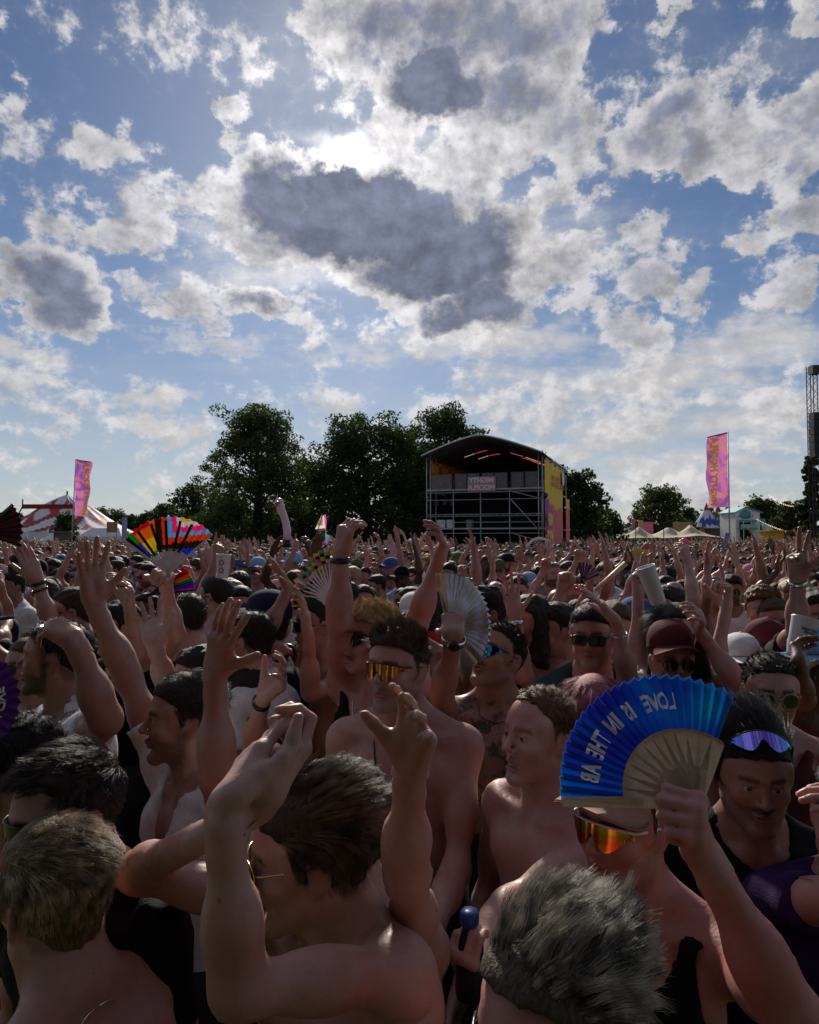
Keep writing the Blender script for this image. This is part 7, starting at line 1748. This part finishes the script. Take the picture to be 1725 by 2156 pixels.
LAND = [('red and white circus tent', 140, 1120), ('rainbow fan', 360, 1130), ('pink flamingo', 600, 1110), ('pride flag', 672, 1120), ('stage tower left side', 905, 1140), ('stage tower middle', 1020, 1140), ('white lettered fan', 1137, 1150), ('stage tower right side', 1175, 1140), ('beige tents', 1370, 1130), ('blue peaked tents', 1490, 1110), ('kiosk house', 1566, 1110), ('loudspeaker tower', 1710, 1100)]
used_labels = set()
def label_for(att, px, py, d):
    man = 'woman' if att['fem'] else 'man'; bits = []
    who = ('bald ' + man) if att['hair'] is None and not att['hat'] else (att['hatname'] + '-wearing ' + man if att['hat'] else att['hc'] + ' ' + man)
    a = {'arms down': '', 'one arm raised': 'arm up', 'one fist raised': 'fist up', 'one arm pointing up': 'pointing up', 'both arms raised': 'both arms up', 'hands clapping overhead': 'clapping overhead'}[att['pose']]
    gl = {'wayfarer': 'sunglasses', 'round': 'round sunglasses', 'visor': 'visor glasses', None: ''}[att['gl']]
    first = who + (' with beard' if att['beard'] else '') + (' in ' + att['top'] if att['top'] != 'bare chest' else ', bare-chested')
    mid = ', '.join(x for x in (gl, a) if x)
    cands = sorted(HEROES, key=lambda h: math.hypot(h[1] - px, (h[2] - py) * 1.6))[:4] if d < 5.5 else []
    rels = []
    for h in cands:
        dx, dy = px - h[1], py - h[2]
        side = 'behind' if abs(dx) < 22 and d > h[3] else 'in front of' if abs(dx) < 22 else ('behind-left of' if dx < 0 else 'behind-right of') if d > h[3] + .5 else ('left of' if dx < 0 else 'right of')
        rels.append(side + ' ' + h[0])
    lm = sorted(LAND, key=lambda l: abs(l[1] - px))[:3]
    dep = 'near' if d < 4.5 else 'mid-crowd' if d < 8 else 'far back' if d > 10.5 else 'farther back'
    rels += ['%s below the %s' % (dep, l[0]) for l in lm]
    for rel in rels:
        for form in (', '.join(x for x in (first, mid, rel) if x), ', '.join(x for x in (first, a, rel) if x), ', '.join(x for x in (first, rel) if x)):
            if 4 <= len(form.split()) <= 16 and form not in used_labels: used_labels.add(form); return form
    k = 2
    for ordn in ('a little nearer', 'a little farther', 'more to the left', 'more to the right'):
        form = first + ', ' + ordn + ' ' + rels[-1].split(' ', 1)[1]
        form = ' '.join(form.split()[:16])
        if form not in used_labels: used_labels.add(form); return form
    return ' '.join((first + ', ' + rels[-1]).split()[:16])
cr = np.random.default_rng(41)
def screen(p):
    q = np.asarray(p) - CAM; dep = q[1] * _cp + q[2] * _sp; up = -q[1] * _sp + q[2] * _cp
    return CX + F * q[0] / dep, CY - F * up / dep, dep
def place(x, y, forced=None, near=False):
    att = {}; i = int(cr.choice(len(POSES), p=PP if not near else PN)); tp = TPL[i]; att['pose'] = tp['name']; att['fem'] = tp['fem'] > .5
    sk = SKL[int(cr.choice(7, p=[.38, .2, .13, .12, .08, .05, .04]))]
    hi = int(cr.choice(7, p=[.34, .27, .18, .09, .06, .03, .03])); att['hc'] = HC[hi][0]
    cut = str(cr.choice(['long', 'long', 'swept'] if att['fem'] else ['crop', 'short', 'short', 'quiff', 'curly', 'swept', 'thin', 'crop', 'none']))
    att['hair'] = None if cut == 'none' else cut; att['beard'] = tp['bearded']
    tops = TOPS; t = tops[int(cr.choice(13, p=[.14, .15, .08, .05, .04, .05, .03, .13, .07, .02, .02, .03, .19]))]
    if att['fem'] and t[1] is None: t = TOPS[7]
    att['top'] = t[0]; att['gl'] = [None, 'wayfarer', 'round', 'visor'][int(cr.choice(4, p=[.36, .38, .15, .11]))]
    att['hat'] = None; att['hatname'] = ''
    if cr.random() < .19: att['hat'] = 'cap' if cr.random() < .7 else 'bucket hat'; hc_ = [('white', 'white_cotton'), ('black', 'black_cotton'), ('navy', 'navy_cotton'), ('pink', 'pink_cotton'), ('blue', 'blue_cotton'), ('green', 'green_cotton'), ('pale blue', 'sky_cotton'), ('white', 'white_cotton')][int(cr.integers(8))]; att['hatname'] = hc_[0] + ' ' + att['hat'].replace(' ', '-'); 
    s = float(np.clip(cr.normal(1.0 if not att['fem'] else .95, .035), .90, 1.075)); yaw = float(np.clip(cr.normal(32, 30), -50, 110))
    px, py, d = screen((x, y, ZH * s))
    root = empty('person', (x, y, 0), label_for(att, px, py, d), 'person', 'people standing in the crowd', -R_(yaw)); root.scale = (s, s, s)
    root.rotation_euler = (R_(cr.normal(0, 2.5)), R_(cr.normal(0, 2.0)), -R_(yaw))
    inst('body', tp['body'], root, sk)
    hm = HR[HC[hi][1]][0]
    if att['hair'] and not (att['hat'] and cut != 'long'): inst('hair', HAIRM[cut], root, hm)
    if t[1]: inst('shirt' if t[1] == 'tee' else 'vest_top', tp[t[1]], root, MATS[t[2]])
    if att['gl']:
        g = inst('sunglasses', GLM[att['gl']][0], root); inst('lens', GLM[att['gl']][1], g, [DL, DL, DL, MATS['gold_mirror'], MATS['blue_mirror']][int(cr.integers(5))] if att['gl'] == 'visor' else DL)
    if att['hat']:
        hm_ = MATS[hc_[1]]; o = inst('cap' if att['hat'] == 'cap' else 'bucket_hat', HATM[att['hat']][0], root, hm_); inst('peak' if att['hat'] == 'cap' else 'brim', HATM[att['hat']][1], o, hm_)
    if d < 7: inst('trousers', LEGS['trousers'], root); inst('shoes', LEGS['shoes'], root)
    return root
PP = np.array([.22, .20, .16, .07, .06, .06, .05, .03, .04, .04, .04, .03]); PP /= PP.sum()
PN = np.array([.40, .35, .25, 0, 0, 0, 0, 0, 0, 0, 0, 0]); PN /= PN.sum()
spots = []; taken = [np.array(p) for p in heroes_xy]
HS = [(h[1], h[2], h[3], .238 * F / h[3] * .5) for h in HEROES]
N_PEOPLE = 300 - len(HEROES)
y = 1.45
while len(spots) < N_PEOPLE:
    half = (CX + 40) / F * y; n = int(2 * half / .60); row = []
    for k in range(n + 1):
        x = -half + 2 * half * (k + (.5 if int(y * 10) % 2 else 0) * .9) / max(1, n) + cr.uniform(-.13, .13); yy = y + cr.uniform(-.16, .16); row.append((x, yy))
    cr.shuffle(row)
    for x, yy in row:
        if len(spots) >= N_PEOPLE: break
        p = np.array([x, yy])
        if min(np.linalg.norm(q - p) for q in taken) < (.40 if yy < 4 else .36): continue
        px, py, d = screen((x, yy, ZH)); hr_ = .15 * F / d
        if px < -60 or px > 1790: continue
        bad = False
        for hx, hy, hd, hrad in HS:
            if d < hd - .05 and math.hypot(px - hx, py - hy) < (hr_ + hrad) * (1.0 if d < 3.2 else .8): bad = True
            if d < hd and d < 3.6 and abs(px - hx) < (hr_ + hrad) * .7 and py - hr_ < hy + hrad and py > hy - 2 * hrad: bad = True
        if bad: continue
        taken.append(p); spots.append((x, yy))
    y += .56
for x, yy in spots: place(x, yy, near=yy < 3.3)
CROWD_Y = y
# ------------------------------------------------------------------ the far crowd: thousands, too many to part
def lp_parts(pose, r):
    V = []; Q = []; Cc = []
    def add(rings, cat, close=True):
        base = sum(len(v) for v in V); n = len(rings[0])
        for i, rg in enumerate(rings): V.append(np.array(rg)); Cc.extend(cat[i] if isinstance(cat[i], (list, np.ndarray)) else [cat[i]] * n)
        for i in range(len(rings) - 1):
            for k in range(n): Q.append((base + i * n + k, base + i * n + (k + 1) % n, base + (i + 1) * n + (k + 1) % n, base + (i + 1) * n + k))
    n = 9; rings = []; cats = []
    for zc, rr in ((-.12, .03), (-.085, .058), (-.04, .071), (.0, .077), (.03, .081), (.075, .082), (.115, .055), (.128, .008)):
        rg = []; ct = []
        for k in range(n):
            a = 2 * math.pi * k / n; fx, fy = math.sin(a), -math.cos(a); rg.append((fx * rr, fy * rr * 1.2, ZH + zc + .01))
            front = -fy if False else math.cos(a)
            ct.append(1 if (zc > .06 or (front < -.1 and zc > -.07) or (abs(front) <= .25 and zc > .02)) else 3 if (zc == .0 and front > .2) else 0)
        rings.append(rg); cats.append(ct)
    add(rings, cats)
    add([[(math.sin(2 * math.pi * k / n) * rx, -math.cos(2 * math.pi * k / n) * ry, zz) for k in range(n)] for rx, ry, zz in ((.05, .05, ZH - .09), (.06, .06, ZH - .17), (.20, .10, ZH - .22), (.22, .12, ZH - .32), (.18, .11, ZH - .62))], [0, 0, 2, 2, 2])
    def limb(p, rad, cat): 
        pts = [np.array(q, float) for q in p]; m = 5; rings = []
        for i, q in enumerate(pts):
            t = _unit(pts[min(i + 1, len(pts) - 1)] - pts[max(0, i - 1)]); a = _unit(np.cross(t, [.1, 1, .2])); b = np.cross(a, t); rings.append([q + (a * math.cos(6.283 * k / m) + b * math.sin(6.283 * k / m) * (.6 if rad[i] > .03 and i >= 3 else 1)) * rad[i] for k in range(m)])
        add(rings, cat)
    for sd, up in pose:
        S = np.array([sd * .19, 0, ZH - .25])
        if up:
            W = np.array([sd * (.2 + up[0]), up[1], ZH + up[2]]); v = W - S; D = np.linalg.norm(v); E = (S + W) / 2 + np.array([sd * .5, 0, -.3]) * max(0, .54 - D) * .9; d = np.array([up[3] * sd, -.02, .14]); q = np.cross(_unit(d), [0, 1, 0]) * .035
            limb([S, E, W, W + d * .45, W + d * .8, W + d * 1.25], [.055, .042, .028, .042, .036, .010], [2 if r.random() < .5 else 0, 0, 0, 0, 0, 0])
            limb([W + d * .2, W + d * .45 + q, W + d * .75 + q * 1.6], [.018, .014, .006], [0, 0, 0])
        else: limb([S, S + [sd * .05, 0, -.3]], [.055, .042], [2, 0])
    return np.concatenate(V), np.array(Q), np.array(Cc)
lr = np.random.default_rng(77); LP = []
for pose in ([(-1, None), (1, None)], [(-1, None), (1, None)], [(-1, None), (1, (.02, -.08, .28, -.05))], [(-1, (.14, 0, .24, .05)), (1, None)], [(-1, (.16, 0, .22, .08)), (1, (.0, -.06, .30, -.06))], [(-1, (-.13, -.16, .22, -.1)), (1, (-.13, -.16, .22, -.1))], [(-1, (.2, 0, .26, .15)), (1, None)], [(-1, None), (1, None)]): LP.append(lp_parts(pose, lr))
skins = np.array([(.52, .33, .27), (.43, .26, .19), (.50, .25, .20), (.37, .23, .165), (.20, .115, .075), (.085, .047, .032)]); hairs = np.array([(.010, .008, .007), (.018, .011, .008), (.04, .025, .015), (.09, .055, .03), (.3, .2, .1), (.12, .115, .11), (.52, .33, .27), (.6, .6, .62), (.02, .02, .03)])
shirts = np.array([(.72, .72, .74), (.01, .01, .012), (.015, .022, .06), (.2, .2, .21), (.6, .25, .36), (.25, .4, .62), (.4, .03, .03), (.5, .32, .26), (.45, .28, .22), (.55, .42, .08), (.06, .13, .06), (.02, .02, .022)])
Vs = []; Qs = []; Cs = []; n0 = 0; y = CROWD_Y - .1
hl_ = lambda x, yy: (yy < 43.5) if -3 < x < 11 else (yy < (62 if x < 0 else 74))
cnt = 0
while y < 74:
    half = (CX + 30) / F * y; sp = .62 + .012 * (y - 12); n = int(2 * half / sp)
    for k in range(n):
        x = -half + 2 * half * (k + .5) / n + lr.uniform(-.22, .22) * sp; yy = y + lr.uniform(-.25, .25)
        if not hl_(x, yy): continue
        Vt, Qt, Ct = LP[int(lr.choice(8, p=[.37, .27, .045, .04, .03, .015, .02, .21]))]
        s = lr.normal(1.0, .04); a = -R_(lr.normal(30, 35)); c, s_ = math.cos(a), math.sin(a)
        p = Vt * s; p = np.stack([p[:, 0] * c - p[:, 1] * s_ + x, p[:, 0] * s_ + p[:, 1] * c + yy, p[:, 2]], 1)
        pal = np.stack([skins[int(lr.choice(6, p=[.4, .22, .15, .12, .07, .04]))], hairs[int(lr.choice(9, p=[.28, .25, .18, .08, .05, .03, .05, .05, .03]))], shirts[int(lr.integers(12))], (.006, .006, .007) if lr.random() < .6 else (.40, .24, .19)])
        Vs.append(p); Qs.append(Qt + n0); Cs.append(pal[Ct]); n0 += len(p); cnt += 1
    y += .62 + .014 * (y - 12)
V = np.concatenate(Vs); Q = np.concatenate(Qs); C = np.concatenate(Cs)
fcm = bsdf('far_crowd', (.3, .2, .2), .6, 0, .3); nt = fcm.node_tree; at = nt.nodes.new('ShaderNodeAttribute'); at.attribute_name = 'paint'; nt.links.new(at.outputs['Color'], nt.nodes['Principled BSDF'].inputs['Base Color'])
o = mesh_obj('far_crowd', V, Q, fcm, None, True); paint(o, np.concatenate([C, np.ones((len(C), 1))], 1)); tag(o, 'thousands of festival-goers packed up to the stage tower and tents', 'crowd', kind='stuff')
STAT = (len(spots), CROWD_Y, cnt, len(Q), sum(len(o.data.polygons) for o in bpy.data.objects if o.type == 'MESH'), sum(len(m.polygons) for m in bpy.data.meshes))
